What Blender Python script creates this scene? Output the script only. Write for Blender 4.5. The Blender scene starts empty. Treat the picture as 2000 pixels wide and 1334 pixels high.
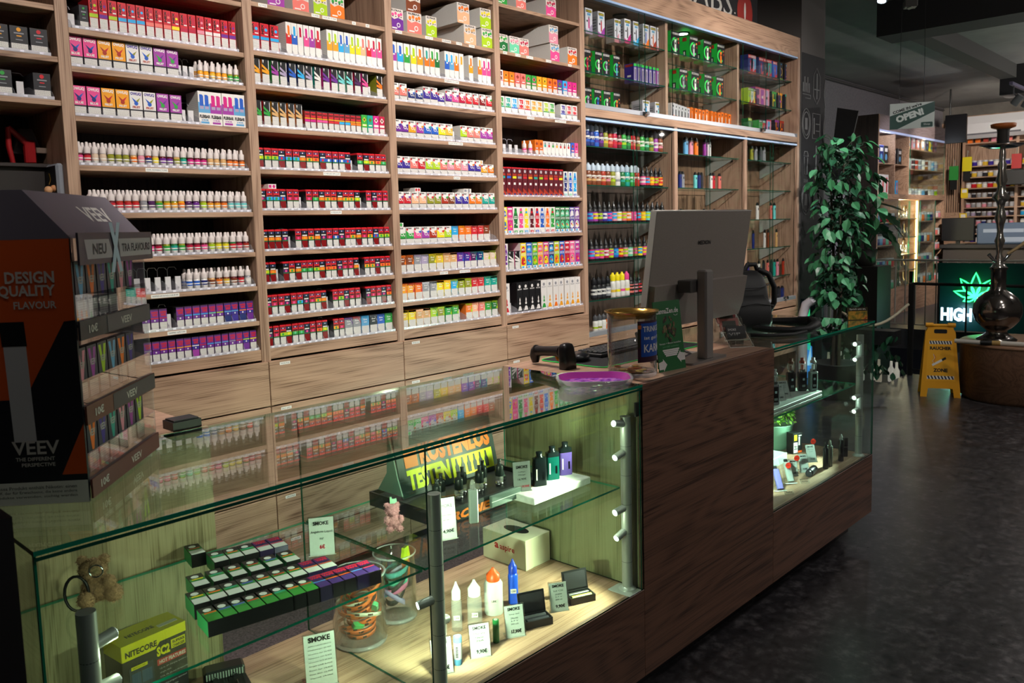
import bpy, math, random
from mathutils import Vector, Matrix
rnd = random.Random(7)
SC = bpy.context.scene
COL = SC.collection
PI = math.pi

# ---------------------------------------------------------------- camera
CAM = Vector((0.0, 0.0, 1.55))
YAW, PITCH, ROLL = math.radians(46.6995), math.radians(-5.793), math.radians(-1.5263)
FPX, PCY = 1610.28, 606.57
def _axes():
    f = Vector((math.sin(YAW)*math.cos(PITCH), math.cos(YAW)*math.cos(PITCH), math.sin(PITCH)))
    r = Vector((math.cos(YAW), -math.sin(YAW), 0)); u = r.cross(f)
    c, s = math.cos(ROLL), math.sin(ROLL)
    return c*r+s*u, -s*r+c*u, f
_R, _U, _F = _axes()
cd = bpy.data.cameras.new('camera'); co = bpy.data.objects.new('camera', cd); COL.objects.link(co)
M = Matrix((( _R.x, _U.x, -_F.x), (_R.y, _U.y, -_F.y), (_R.z, _U.z, -_F.z))).to_4x4(); M.translation = CAM
co.matrix_world = M
cd.sensor_fit = 'HORIZONTAL'; cd.sensor_width = 36; cd.lens = FPX/2000*36
cd.shift_y = -(667-PCY)/2000; cd.clip_start = .05; cd.clip_end = 100
cd.dof.use_dof = True; cd.dof.focus_distance = 3.1; cd.dof.aperture_fstop = 9
SC.camera = co
# measured directions of the photograph's points, used to read real distances on known planes
def _ray(x, y): return _F + _R*((x-1000)/FPX) - _U*((y-PCY)/FPX)
def onY(x, y, Y): d = _ray(x, y); return CAM + d*((Y-CAM.y)/d.y)
def onX(x, y, X): d = _ray(x, y); return CAM + d*((X-CAM.x)/d.x)
def onZ(x, y, Z): d = _ray(x, y); return CAM + d*((Z-CAM.z)/d.z)

# ---------------------------------------------------------------- view, world, lights
vs = SC.view_settings
vs.view_transform = 'Standard'; vs.look = 'None'; vs.exposure = 0.0; vs.gamma = 1; vs.use_curve_mapping = False
SC.cycles.use_denoising = True; SC.cycles.use_light_tree = False
SC.cycles.max_bounces = 5; SC.cycles.transparent_max_bounces = 28; SC.cycles.transmission_bounces = 4
SC.cycles.use_adaptive_sampling = True; SC.cycles.adaptive_threshold = .03
SC.cycles.glossy_bounces = 3; SC.cycles.diffuse_bounces = 2
SC.cycles.caustics_reflective = False; SC.cycles.caustics_refractive = False
SC.cycles.sample_clamp_indirect = 3.0
W = bpy.data.worlds.new('world'); SC.world = W; W.use_nodes = True
W.node_tree.nodes['Background'].inputs[0].default_value = (.75, .85, 1, 1)
W.node_tree.nodes['Background'].inputs[1].default_value = .012

def spot(loc, aim, power, size=60, blend=.5, col=(1, .93, .86), rad=.03):
    l = bpy.data.lights.new('spot_light', 'SPOT'); l.energy = power; l.color = col
    l.spot_size = math.radians(size); l.spot_blend = blend; l.shadow_soft_size = rad
    o = bpy.data.objects.new('spot_light', l); COL.objects.link(o); o.location = loc
    o.rotation_euler = (Vector(aim)-Vector(loc)).to_track_quat('-Z', 'Y').to_euler()
    o['kind'] = 'helper'
    return o
def area(loc, aim, power, sx, sy, col=(1, 1, 1)):
    l = bpy.data.lights.new('area_light', 'AREA'); l.energy = power; l.color = col
    l.shape = 'RECTANGLE'; l.size = sx; l.size_y = sy
    o = bpy.data.objects.new('area_light', l); COL.objects.link(o); o.location = loc
    o.rotation_euler = (Vector(aim)-Vector(loc)).to_track_quat('-Z', 'Y').to_euler()
    o['kind'] = 'helper'
    return o
def point(loc, power, col=(1, 1, 1), rad=.01):
    l = bpy.data.lights.new('point_light', 'POINT'); l.energy = power; l.color = col; l.shadow_soft_size = rad
    o = bpy.data.objects.new('point_light', l); COL.objects.link(o); o.location = loc
    o['kind'] = 'helper'
    return o
# ceiling track spots aimed at the product wall
TRACK = [(.2, 1.25), (1.1, 1.2), (1.9, 1.15), (2.7, 1.2), (3.5, 1.2), (4.5, 1.2), (5.5, 1.2)]
for i, (tx, ty) in enumerate(TRACK):
    spot((tx, ty, 3.28), (tx+.65, 3.13, [1.45, 1.65, 1.7, 1.7, 1.75, 2.1, 2.15][i]), [40, 128, 142, 142, 150, 200, 205][i], 76, .7, (1, .93, .87), .035)
# two spots over the staff aisle, lighting the counter tops
spot((2.15, 2.55, 3.3), (2.15, 1.8, 1.05), 210, 46, .6, (1, .92, .85), .03)
spot((.95, 2.6, 3.3), (1.05, 2.2, 1.05), 150, 40, .6, (1, .92, .85), .03)
# a spot down the shop towards the far counter, one over the stair head, one washing the far shelves
spot((12.9, 2.9, 3.0), (16.9, 4.0, 1.6), 480, 80, .6, (1, .88, .76), .05)
spot((12.4, 2.6, 3.0), (13.6, 4.6, 1.7), 130, 70, .6, (.95, .93, 1), .05)
spot((6.6, 2.3, 3.2), (7.2, 2.85, 1.6), 62, 50, .6, (.9, 1, .95), .03)
spot((6.4, .6, 3.3), (7.7, 2.0, .2), 60, 70, .7, (1, .93, .85), .04)
spot((6.1, 1.0, 3.3), (7.55, 2.385, 2.4), 60, 16, .5, (1, .97, .93), .03)  # narrow spot added to brighten the hanging sign
# wide fill spots added above the customers' side
for (lx, ly, pw_) in ((.2, -.9, 20), (2.6, -.8, 38), (5.2, -.6, 75)):
    spot((lx, ly, 3.42), (lx+.1, ly+.35, 0), pw_, 160, .9, (1, .95, .9), .12)

# ---------------------------------------------------------------- materials
def lin(c):
    if isinstance(c, str):
        c = [int(c[i:i+2], 16)/255 for i in (0, 2, 4)]
    return tuple(x/12.92 if x <= .04045 else ((x+.055)/1.055)**2.4 for x in c)
MC = {}
def mat(hexc, rough=.5, metal=0., emit=0., spec=.4, coat=0.):
    k = (hexc, rough, metal, emit, spec, coat)
    if k in MC: return MC[k]
    m = bpy.data.materials.new('m_'+str(hexc)); m.use_nodes = True
    b = m.node_tree.nodes['Principled BSDF']; c = lin(hexc)+(1,)
    b.inputs['Base Color'].default_value = c; b.inputs['Roughness'].default_value = rough
    b.inputs['Metallic'].default_value = metal; b.inputs['Specular IOR Level'].default_value = spec
    b.inputs['Coat Weight'].default_value = coat
    if emit: b.inputs['Emission Color'].default_value = c; b.inputs['Emission Strength'].default_value = emit; m.cycles.emission_sampling = 'NONE'
    MC[k] = m
    return m
class NT:
    def __init__(s, name):
        s.m = bpy.data.materials.new(name); s.m.use_nodes = True; s.t = s.m.node_tree; s.b = s.t.nodes['Principled BSDF']
        s.out = s.t.nodes['Material Output']
    def n(s, typ, ins=None, **kw):
        x = s.t.nodes.new(typ)
        for k, v in kw.items(): setattr(x, k, v)
        for k, v in (ins or {}).items():
            if hasattr(v, 'is_linked'): s.t.links.new(v, x.inputs[k])
            else: x.inputs[k].default_value = v
        return x
    def l(s, a, b): s.t.links.new(a, b)
    def ramp(s, fac, stops):
        r = s.n('ShaderNodeValToRGB', {'Fac': fac}); e = r.color_ramp.elements
        while len(e) < len(stops): e.new(.5)
        for i, (p, c) in enumerate(stops): e[i].position = p; e[i].color = tuple(c)+(1,)
        return r.outputs['Color']
def wood(axis, light='9b7a62', dark='6d5040', rough=.5, name='wood', seed=0.):
    t = NT(name); tc = t.n('ShaderNodeTexCoord').outputs['Object']
    def mp(al, cr, off=0):
        sc = [cr, cr, cr]; sc['xyz'.index(axis)] = al
        return t.n('ShaderNodeMapping', {'Vector': tc, 'Scale': sc, 'Location': (seed+off, seed*.7, off)}).outputs[0]
    n1 = t.n('ShaderNodeTexNoise', {'Vector': mp(.5, 3.2), 'Scale': 1., 'Detail': 2., 'Distortion': .5}).outputs[0]
    rg = t.n('ShaderNodeMath', {0: n1, 1: 130.}, operation='MULTIPLY').outputs[0]
    sn = t.n('ShaderNodeMath', {0: rg}, operation='SINE').outputs[0]
    s2 = t.n('ShaderNodeMapRange', {'Value': sn, 'From Min': -1., 'From Max': 1.}).outputs[0]
    n2 = t.n('ShaderNodeTexNoise', {'Vector': mp(3.2, 300., 3), 'Scale': 1., 'Detail': 4.}).outputs[0]
    n3 = t.n('ShaderNodeTexNoise', {'Vector': mp(1.2, 11., 9), 'Scale': 1., 'Detail': 5.}).outputs[0]
    a = t.n('ShaderNodeMath', {0: s2, 1: .16}, operation='MULTIPLY').outputs[0]
    b = t.n('ShaderNodeMath', {0: n2, 1: .95, 2: a}, operation='MULTIPLY_ADD').outputs[0]
    c = t.n('ShaderNodeMath', {0: n3, 1: .28, 2: b}, operation='MULTIPLY_ADD').outputs[0]
    col = t.ramp(c, [(.50, lin(dark)), (.66, [x*.3+y*.7 for x, y in zip(lin(dark), lin(light))]), (.86, lin(light))])
    t.l(col, t.b.inputs['Base Color']); t.b.inputs['Roughness'].default_value = rough
    bp = t.n('ShaderNodeBump', {'Height': c, 'Strength': .12, 'Distance': .002}); t.l(bp.outputs[0], t.b.inputs['Normal'])
    return t.m
WX = wood('x', 'b39178', '6d4e3b'); WZ = wood('z', 'b1917a', '775947', seed=4.); WY = wood('y', 'b1917a', '775947', seed=8.)
WCX = wood('x', '7a5745', '3c281f', seed=2.5, rough=.42); WCZ = wood('z', 'a99a78', '776848', seed=6.); WTOP = wood('x', 'b5927a', '86654f', seed=11., rough=.35)  # one counter wood: WCX toned as in shade, WCZ as lit green
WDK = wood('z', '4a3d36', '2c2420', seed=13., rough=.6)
def glassmat(tint=(.93, .985, .96), refl=1., name='glass'):
    t = NT(name); t.t.nodes.remove(t.b)
    f = t.n('ShaderNodeLayerWeight', {'Blend': .5}).outputs['Facing']
    p = t.n('ShaderNodeMath', {0: f, 1: 5.}, operation='POWER').outputs[0]
    k = t.n('ShaderNodeMath', {0: p, 1: .96*refl, 2: .04*refl}, operation='MULTIPLY_ADD', use_clamp=True).outputs[0]
    tr = t.n('ShaderNodeBsdfTransparent', {'Color': tint+(1,)}).outputs[0]
    gl = t.n('ShaderNodeBsdfGlossy', {'Color': (1, 1, 1, 1), 'Roughness': .01}).outputs[0]
    mx = t.n('ShaderNodeMixShader', {0: k, 1: tr, 2: gl}); t.l(mx.outputs[0], t.out.inputs[0])
    return t.m
GLASS = glassmat(); GLASSC = glassmat((.98, .992, .986), .8, 'cabinet_glass'); GLASSTOP = glassmat((.93, .985, .955), 1.6, 'glass_top')
CLEAR = glassmat((.97, .98, .98), 2.2, 'clear_glass'); BOTTLE = None
def milky(tint, amount, name, rough=.2):
    t = NT(name); t.t.nodes.remove(t.b)
    tr = t.n('ShaderNodeBsdfTransparent', {'Color': (.97, .97, .98, 1)}).outputs[0]
    d = t.n('ShaderNodeBsdfPrincipled', {'Base Color': tuple(tint)+(1,), 'Roughness': rough, 'Specular IOR Level': .9}).outputs[0]
    mx = t.n('ShaderNodeMixShader', {0: amount, 1: tr, 2: d}); t.l(mx.outputs[0], t.out.inputs[0])
    return t.m
BOTTLE = milky((.8, .84, .8), .16, 'bottle_plastic', .1); ACRYL = milky((.86, .84, .92), .42, 'acrylic'); ACRYL2 = milky((.8, .8, .84), .2, 'acrylic_clear'); FROST = milky((.85, .9, .86), .75, 'frosted_plastic')
EDGE = mat('0e8466', .12, spec=.8); EDGED = mat('0a4a3a', .12, spec=.8)
def warnmat(bg='d6d3ce', fg='96928e', rows=24., wd=.11, name='print_lines'):
    t = NT(name); g = t.n('ShaderNodeTexCoord').outputs['Generated']
    s = t.n('ShaderNodeSeparateXYZ', {0: g})
    v = t.n('ShaderNodeCombineXYZ', {0: s.outputs[0], 1: s.outputs[2]}).outputs[0]
    b = t.n('ShaderNodeTexBrick', {'Vector': v, 'Color1': lin(fg)+(1,), 'Color2': [x*1.5 for x in lin(fg)]+[1], 'Mortar': lin(bg)+(1,), 'Scale': 1.,
        'Mortar Size': .016, 'Mortar Smooth': .3, 'Brick Width': wd, 'Row Height': 1/rows}, offset=.37, squash_frequency=3, squash=1.6)
    t.l(b.outputs[0], t.b.inputs['Base Color']); t.b.inputs['Roughness'].default_value = .5
    return t.m
WARN = warnmat(); WARN2 = warnmat('e6e2dc', '7a7672', 34., .2); WARND = warnmat('3a3a40', '8a8a90', 30., .14, 'print_dark')
WHITE = mat('dedad6', .45); BLACK = mat('141416', .4); DARK = mat('26262a', .45); CHROME = mat('c8c8cc', .12, 1.); STEEL = mat('b4b8b2', .4, .3)
ALU = mat('b9bcc4', .3, .6); RED = mat('c3202a', .4); GOLD = mat('b08a4a', .25, 1.)
def floormat():
    t = NT('stone_floor'); o = t.n('ShaderNodeTexCoord').outputs['Object']
    n1 = t.n('ShaderNodeTexNoise', {'Vector': o, 'Scale': 9., 'Detail': 8., 'Roughness': .7}).outputs[0]
    n2 = t.n('ShaderNodeTexNoise', {'Vector': o, 'Scale': 26., 'Detail': 6., 'Roughness': .65}).outputs[0]
    a = t.n('ShaderNodeMath', {0: n1, 1: n2}, operation='MULTIPLY').outputs[0]
    t.l(t.ramp(a, [(.14, lin('1b1a1c')), (.26, lin('353336')), (.40, lin('605d5f'))]), t.b.inputs['Base Color'])
    t.l(t.n('ShaderNodeMapRange', {'Value': n2, 'To Min': .2, 'To Max': .45}).outputs[0], t.b.inputs['Roughness'])
    bp = t.n('ShaderNodeBump', {'Height': n2, 'Strength': .12, 'Distance': .004}); t.l(bp.outputs[0], t.b.inputs['Normal'])
    return t.m
def noisy(hexa, hexb, scale, name, rough=.8):
    t = NT(name); o = t.n('ShaderNodeTexCoord').outputs['Object']
    n1 = t.n('ShaderNodeTexNoise', {'Vector': o, 'Scale': scale, 'Detail': 6., 'Roughness': .6}).outputs[0]
    t.l(t.ramp(n1, [(.35, lin(hexa)), (.65, lin(hexb))]), t.b.inputs['Base Color']); t.b.inputs['Roughness'].default_value = rough
    bp = t.n('ShaderNodeBump', {'Height': n1, 'Strength': .1, 'Distance': .005}); t.l(bp.outputs[0], t.b.inputs['Normal'])
    return t.m
FLOOR = floormat(); PLASTER = noisy('57534f', '6b6762', 3., 'plaster'); CEIL = noisy('8c8c8a', '9a9a98', 2., 'ceiling_paint'); WALLP = noisy('88848c', '9a969c', 40., 'woodchip_paper')
CARPET = noisy('3a3034', '6b5c60', 120., 'carpet')

# ---------------------------------------------------------------- mesh building
TXT = {}
def text_geo(s, bold=.0, shear=0.):
    k = (s, bold, shear)
    if k not in TXT:
        c = bpy.data.curves.new('t', 'FONT'); c.body = s; c.resolution_u = 2; c.offset = bold; c.shear = shear
        o = bpy.data.objects.new('t', c); me = bpy.data.meshes.new_from_object(o)
        v = [(p.co.x, p.co.y) for p in me.vertices]; f = [tuple(p.vertices) for p in me.polygons]
        bpy.data.objects.remove(o); bpy.data.curves.remove(c); bpy.data.meshes.remove(me)
        if not v: v = [(0, 0), (1, 0), (0, 1)]; f = []
        x0 = min(p[0] for p in v); x1 = max(p[0] for p in v); y0 = min(p[1] for p in v); y1 = max(p[1] for p in v)
        TXT[k] = ([((p[0]-x0)/(x1-x0+1e-9), (p[1]-y0)/(y1-y0+1e-9)) for p in v], f, (x1-x0)/(y1-y0+1e-9))
    return TXT[k]
class MB:
    def __init__(s): s.v = []; s.f = []; s.mi = []; s.sm = []; s.mats = []; s.T = None
    def m(s, mt):
        if mt not in s.mats: s.mats.append(mt)
        return s.mats.index(mt)
    def add(s, vs, fs, mt, smooth=False):
        o = len(s.v)
        s.v += [tuple(s.T @ Vector(p)) if s.T else tuple(p) for p in vs]
        k = s.m(mt) if not isinstance(mt, list) else None
        for i, f in enumerate(fs):
            s.f.append([o+j for j in f]); s.mi.append(s.m(mt[i]) if k is None else k); s.sm.append(smooth)
        return s
    def box(s, x0, x1, y0, y1, z0, z1, mt, **over):
        # faces: front(-y) back left right bottom top ; over: front=.., top=..
        V = [(x0, y0, z0), (x1, y0, z0), (x1, y1, z0), (x0, y1, z0), (x0, y0, z1), (x1, y0, z1), (x1, y1, z1), (x0, y1, z1)]
        F = [(0, 1, 5, 4), (2, 3, 7, 6), (3, 0, 4, 7), (1, 2, 6, 5), (3, 2, 1, 0), (4, 5, 6, 7)]
        ks = ('front', 'back', 'left', 'right', 'bottom', 'top')
        return s.add(V, F, [over.get(k, mt) for k in ks])
    def bbox(s, x0, x1, y0, y1, z0, z1, mt, b=.002, **over):
        # box with chamfered edges
        X = (x0, x0+b, x1-b, x1); Y = (y0, y0+b, y1-b, y1); Z = (z0, z0+b, z1-b, z1)
        V = []; F = []; ms = []
        def q(pts, mm): n = len(V); V.extend(pts); F.append(tuple(range(n, n+len(pts)))); ms.append(mm)
        g = over.get
        q([(X[1], Y[0], Z[1]), (X[2], Y[0], Z[1]), (X[2], Y[0], Z[2]), (X[1], Y[0], Z[2])], g('front', mt))
        q([(X[2], Y[3], Z[1]), (X[1], Y[3], Z[1]), (X[1], Y[3], Z[2]), (X[2], Y[3], Z[2])], g('back', mt))
        q([(X[0], Y[2], Z[1]), (X[0], Y[1], Z[1]), (X[0], Y[1], Z[2]), (X[0], Y[2], Z[2])], g('left', mt))
        q([(X[3], Y[1], Z[1]), (X[3], Y[2], Z[1]), (X[3], Y[2], Z[2]), (X[3], Y[1], Z[2])], g('right', mt))
        q([(X[1], Y[1], Z[3]), (X[2], Y[1], Z[3]), (X[2], Y[2], Z[3]), (X[1], Y[2], Z[3])], g('top', mt))
        q([(X[1], Y[2], Z[0]), (X[2], Y[2], Z[0]), (X[2], Y[1], Z[0]), (X[1], Y[1], Z[0])], g('bottom', mt))
        def sgn(i): return 0 if i == 0 else 3
        def inn(i): return 1 if i == 0 else 2
        for a in (0, 1):
            for c in (0, 1):
                q([(X[1], Y[sgn(a)], Z[inn(c)]), (X[2], Y[sgn(a)], Z[inn(c)]), (X[2], Y[inn(a)], Z[sgn(c)]), (X[1], Y[inn(a)], Z[sgn(c)])], mt)
                q([(X[sgn(a)], Y[1], Z[inn(c)]), (X[sgn(a)], Y[2], Z[inn(c)]), (X[inn(a)], Y[2], Z[sgn(c)]), (X[inn(a)], Y[1], Z[sgn(c)])], mt)
                q([(X[sgn(a)], Y[inn(c)], Z[1]), (X[sgn(a)], Y[inn(c)], Z[2]), (X[inn(a)], Y[sgn(c)], Z[2]), (X[inn(a)], Y[sgn(c)], Z[1])], mt)
                for e in (0, 1):
                    q([(X[sgn(a)], Y[inn(c)], Z[inn(e)]), (X[inn(a)], Y[sgn(c)], Z[inn(e)]), (X[inn(a)], Y[inn(c)], Z[sgn(e)])], mt)
        return s.add(V, F, ms)
    def cyl(s, p0, p1, r0, mt, r1=None, n=14, caps=True, capmat=None, smooth=True):
        p0 = Vector(p0); p1 = Vector(p1); r1 = r0 if r1 is None else r1
        d = (p1-p0).normalized(); a = d.orthogonal().normalized(); b = d.cross(a)
        V = []
        for p, r in ((p0, r0), (p1, r1)):
            for i in range(n): t = 2*PI*i/n; V.append(p+a*(r*math.cos(t))+b*(r*math.sin(t)))
        s.add(V, [(i, (i+1) % n, n+(i+1) % n, n+i) for i in range(n)], mt, smooth)
        if caps:
            cm = capmat or mt
            s.add(V[:n], [tuple(reversed(range(n)))], cm); s.add(V[n:], [tuple(range(n))], cm)
        return s
    def lathe(s, prof, mt, n=16, c=(0, 0, 0), smooth=True, sx=1., sy=1., caps=True):
        V = []; F = []; ms = []
        for r, z in prof:
            for i in range(n): t = 2*PI*i/n; V.append((c[0]+r*math.cos(t)*sx, c[1]+r*math.sin(t)*sy, c[2]+z))
        for j in range(len(prof)-1):
            for i in range(n):
                F.append((j*n+i, j*n+(i+1) % n, (j+1)*n+(i+1) % n, (j+1)*n+i)); ms.append(mt[j] if isinstance(mt, list) else mt)
        s.add(V, F, ms, smooth)
        m0 = mt[0] if isinstance(mt, list) else mt; m1 = mt[-1] if isinstance(mt, list) else mt
        if caps and prof[0][0] > 1e-6: s.add(V[:n], [tuple(reversed(range(n)))], m0)
        if caps and prof[-1][0] > 1e-6: s.add(V[-n:], [tuple(range(n))], m1)
        return s
    def tube(s, pts, r, mt, n=8, closed=False, caps=True):
        P = [Vector(p) for p in pts]; V = []; k = len(P); up = None
        for i, p in enumerate(P):
            d = (P[(i+1) % k]-P[i-1]) if closed else (P[min(i+1, k-1)]-P[max(i-1, 0)])
            d.normalize()
            a = d.orthogonal().normalized() if up is None else (up-d*up.dot(d)).normalized()
            up = a; b = d.cross(a); rr = r[i] if isinstance(r, (list, tuple)) else r
            for j in range(n): t = 2*PI*j/n; V.append(p+a*(rr*math.cos(t))+b*(rr*math.sin(t)))
        F = []
        for i in range(k if closed else k-1):
            q = (i+1) % k
            for j in range(n): F.append((i*n+j, i*n+(j+1) % n, q*n+(j+1) % n, q*n+j))
        s.add(V, F, mt, True)
        if caps and not closed:
            s.add(V[:n], [tuple(reversed(range(n)))], mt); s.add(V[-n:], [tuple(range(n))], mt)
        return s
    def sph(s, c, r, mt, n=14, k=9, sc=(1, 1, 1)):
        prof = [(max(1e-7, r*math.sin(PI*i/k)), -r*math.cos(PI*i/k)) for i in range(k+1)]
        V = []; F = []
        for rr, z in prof:
            for i in range(n): t = 2*PI*i/n; V.append((c[0]+rr*math.cos(t)*sc[0], c[1]+rr*math.sin(t)*sc[1], c[2]+z*sc[2]))
        for j in range(k):
            for i in range(n): F.append((j*n+i, j*n+(i+1) % n, (j+1)*n+(i+1) % n, (j+1)*n+i))
        return s.add(V, F, mt, True)
    def prism(s, pts, ax, a, b, mt, side=None, smooth=False):
        # pts: 2D polygon; ax: extrusion axis
        def P(u, v, w): return {'x': (w, u, v), 'y': (u, w, v), 'z': (u, v, w)}[ax]
        n = len(pts); V = [P(u, v, a) for u, v in pts]+[P(u, v, b) for u, v in pts]
        s.add(V, [tuple(range(n)), tuple(range(2*n-1, n-1, -1))], mt)
        return s.add(V, [(i, i+n, (i+1) % n+n, (i+1) % n) for i in range(n)], side or mt, smooth)
    def poly(s, pts, mt): return s.add(pts, [tuple(range(len(pts)))], mt)
    def text(s, st, O, U, V, w, h, mt, bold=0., shear=0., fit=True, align='c'):
        # text filling a w x h rectangle: origin corner O, unit directions U (along) and V (up)
        g = text_geo(st, bold, shear); O = Vector(O); U = Vector(U).normalized(); V = Vector(V).normalized()
        tw, th = (w, h) if fit else ((w, w/g[2]) if w/g[2] <= h else (h*g[2], h))
        ox = {'c': (w-tw)/2, 'l': 0, 'r': w-tw}[align]; oy = (h-th)/2
        return s.add([O+U*(ox+p[0]*tw)+V*(oy+p[1]*th) for p in g[0]], g[1], mt)
    def mesh(s, name):
        me = bpy.data.meshes.new(name); me.from_pydata(s.v, [], s.f)
        for mt in s.mats: me.materials.append(mt)
        me.polygons.foreach_set('material_index', s.mi); me.polygons.foreach_set('use_smooth', s.sm)
        me.update()
        return me
    def build(s, name, parent=None, loc=None, rz=0., label=None, cat=None, group=None, kind=None):
        return link(name, s.mesh(name), parent, loc, rz, label, cat, group, kind)
def tag(o, label=None, cat=None, group=None, kind=None):
    if label: o['label'] = label
    if cat: o['category'] = cat
    if group: o['group'] = group
    if kind: o['kind'] = kind
    return o
def link(name, me, parent=None, loc=None, rz=0., label=None, cat=None, group=None, kind=None):
    o = bpy.data.objects.new(name, me); COL.objects.link(o)
    if parent: o.parent = parent
    if loc is not None: o.location = loc
    if rz: o.rotation_euler = (0, 0, rz)
    return tag(o, label, cat, group, kind)
def thing(name, label, cat, loc=(0, 0, 0), rz=0., group=None, kind=None):
    o = link(name, None, None, loc, rz, label, cat, group, kind); o.empty_display_size = .05
    return o
ORD = 'first second third fourth fifth sixth seventh eighth ninth tenth eleventh twelfth thirteenth fourteenth fifteenth sixteenth seventeenth eighteenth nineteenth twentieth'.split()
ORD += ['twenty-'+x for x in ORD[:9]]+['thirtieth']+['thirty-'+x for x in ORD[:9]]
def rrect(w, h, r, n=4, cx=0., cy=0.):
    P = []
    for k, (sx, sy) in enumerate(((1, -1), (1, 1), (-1, 1), (-1, -1))):
        for i in range(n+1):
            t = -PI/2+k*PI/2+i*PI/2/n
            P.append((cx+sx*(w/2-r)+r*math.cos(t), cy+sy*(h/2-r)+r*math.sin(t)))
    return P
# ---------------------------------------------------------------- room shell
YS = 3.13          # front plane of the product wall
ZT = 1.055         # counter top
ZB = .395          # floor of the glass cases
YC = 1.434         # front plane of the counter
YR = 2.03          # rear of the counter
def struct(name, mb, **k): return mb.build(name, kind='structure', **k)
b = MB(); b.box(-2, 7.95, -2.5, 3.55, -.25, 0, FLOOR); b.box(7.95, 8.55, -2.5, 2.68, -.25, 0, FLOOR); b.box(8.55, 12.0, -2.5, 1.35, -.25, 0, FLOOR); struct('floor', b, label='dark mottled stone floor in front of the counter')
b = MB(); b.box(12.0, 18, -2.5, 5.4, -.28, 0, mat('4c4a4c', .4)); struct('floor_far', b, label='grey floor slab beyond the stairwell')
b = MB(); b.box(7.95, 12.0, 1.35, 5.4, -2.5, -2.4, mat('15161a', .6)); struct('floor_lower', b, label='dark lower level floor in the stairwell')
b = MB(); b.box(-2, 18, -2.5, 5.4, 3.6, 3.75, CEIL); struct('ceiling', b, label='dark grey painted ceiling')
b = MB(); b.box(-2, 7.2, 3.55, 3.7, 0, 3.6, PLASTER); struct('wall_back', b, label='plaster wall behind the product shelving')
b = MB(); b.box(7.2, 18, 4.98, 5.1, -2.5, 3.6, WALLP); struct('wall_rear', b, label='grey woodchip wall above the far cabinet')
b = MB(); b.box(17.55, 17.7, -2.5, 5.1, 0, 3.6, PLASTER); struct('wall_end', b, label='end wall of the shop behind the far shelves')
b = MB(); b.box(-2.1, -2, -2.5, 3.55, 0, 3.6, PLASTER); struct('wall_left', b, label='side wall next to the shelving')
b = MB(); b.box(-2, 18, -2.6, -2.5, 0, 3.6, PLASTER); struct('wall_front', b, label='front wall behind the customers side')
b = MB(); b.box(7.2, 7.3, 3.55, 5.1, -2.4, 3.6, PLASTER); struct('wall_stair', b, label='side wall of the stairwell')
b = MB(); b.box(8.42, 8.85, -2.5, 3.0, 3.28, 3.6, mat('3a3a3c', .8)); struct('trim_1', b, label='dark ceiling beam over the stair head')
b = MB(); b.box(8.85, 13.3, 2.85, 3.05, 3.42, 3.6, mat('4e4e4c', .8)); struct('trim_2', b, label='long ceiling beam running towards the end wall')
b = MB(); b.box(13.3, 13.75, -2.5, 3.05, 3.2, 3.6, mat('3a3a3c', .8)); struct('trim_3', b, label='dark ceiling beam before the far shelves')
b = MB(); b.tube([(7.3, 4.96, 3.56), (17.5, 4.96, 3.56)], .025, mat('5a585a', .6)); struct('trim_4', b, label='cable duct along the wall under the ceiling')
b = MB(); b.tube([(11.9, 4.97, 3.5), (11.8, 4.97, 2.9), (11.5, 4.97, 2.3)], .008, mat('2a282a', .6)); struct('trim_5', b, label='thin cable hanging down the far wall')
# rounded dark pillar next to the cabinet
b = MB(); P = [(7.03, 3.13)]+[(7.50+.13*math.sin(t), 3.26-.13*math.cos(t)) for t in [i*PI/2/8 for i in range(9)]]+[(7.63, 3.55), (7.03, 3.55)]
b.prism(P, 'z', 0, 3.6, mat('5c5856', .8)); struct('pillar', b, label='rounded grey pillar beside the glass cabinet')
# dark edge near the camera
b = MB(); b.box(.20, .335, 1.30, 1.432, 0, 1.16, mat('121214', .6)); b.build('black_post', label='black upright post at the near end of the counter', cat='post')

# ---------------------------------------------------------------- product shelving
DIV = [1.09, 1.797, 2.526, 3.257, 3.989]
TD = .042; SB = .019
BX = [(.42, DIV[0]-TD/2)]+[(DIV[i]+TD/2, DIV[i+1]-TD/2) for i in range(4)]
ZU = [2.721, 2.475, 2.279, 2.143, 1.971, 1.797, 1.626, 1.455, 1.316, 1.177]
SHELF = {0: [2.5, 2.33, 2.157, 2.009], 1: [2.70, 2.462, 2.263, 2.131, 1.961, 1.789, 1.620, 1.455, 1.313, 1.167], 2: ZU, 3: ZU, 4: [2.721, 2.475, 2.282, 2.144, 1.927, 1.696, 1.487, 1.285]}
LEDGE = 1.063; YB = YS+.36
TOPZ = {k: [z+SB for z in v]+([LEDGE] if k else []) for k, v in SHELF.items()}
BAYNAME = ['cut-off bay', 'first full bay', 'second full bay', 'third full bay', 'fourth full bay']
LBL = mat('e8e6e2', .5)
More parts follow.
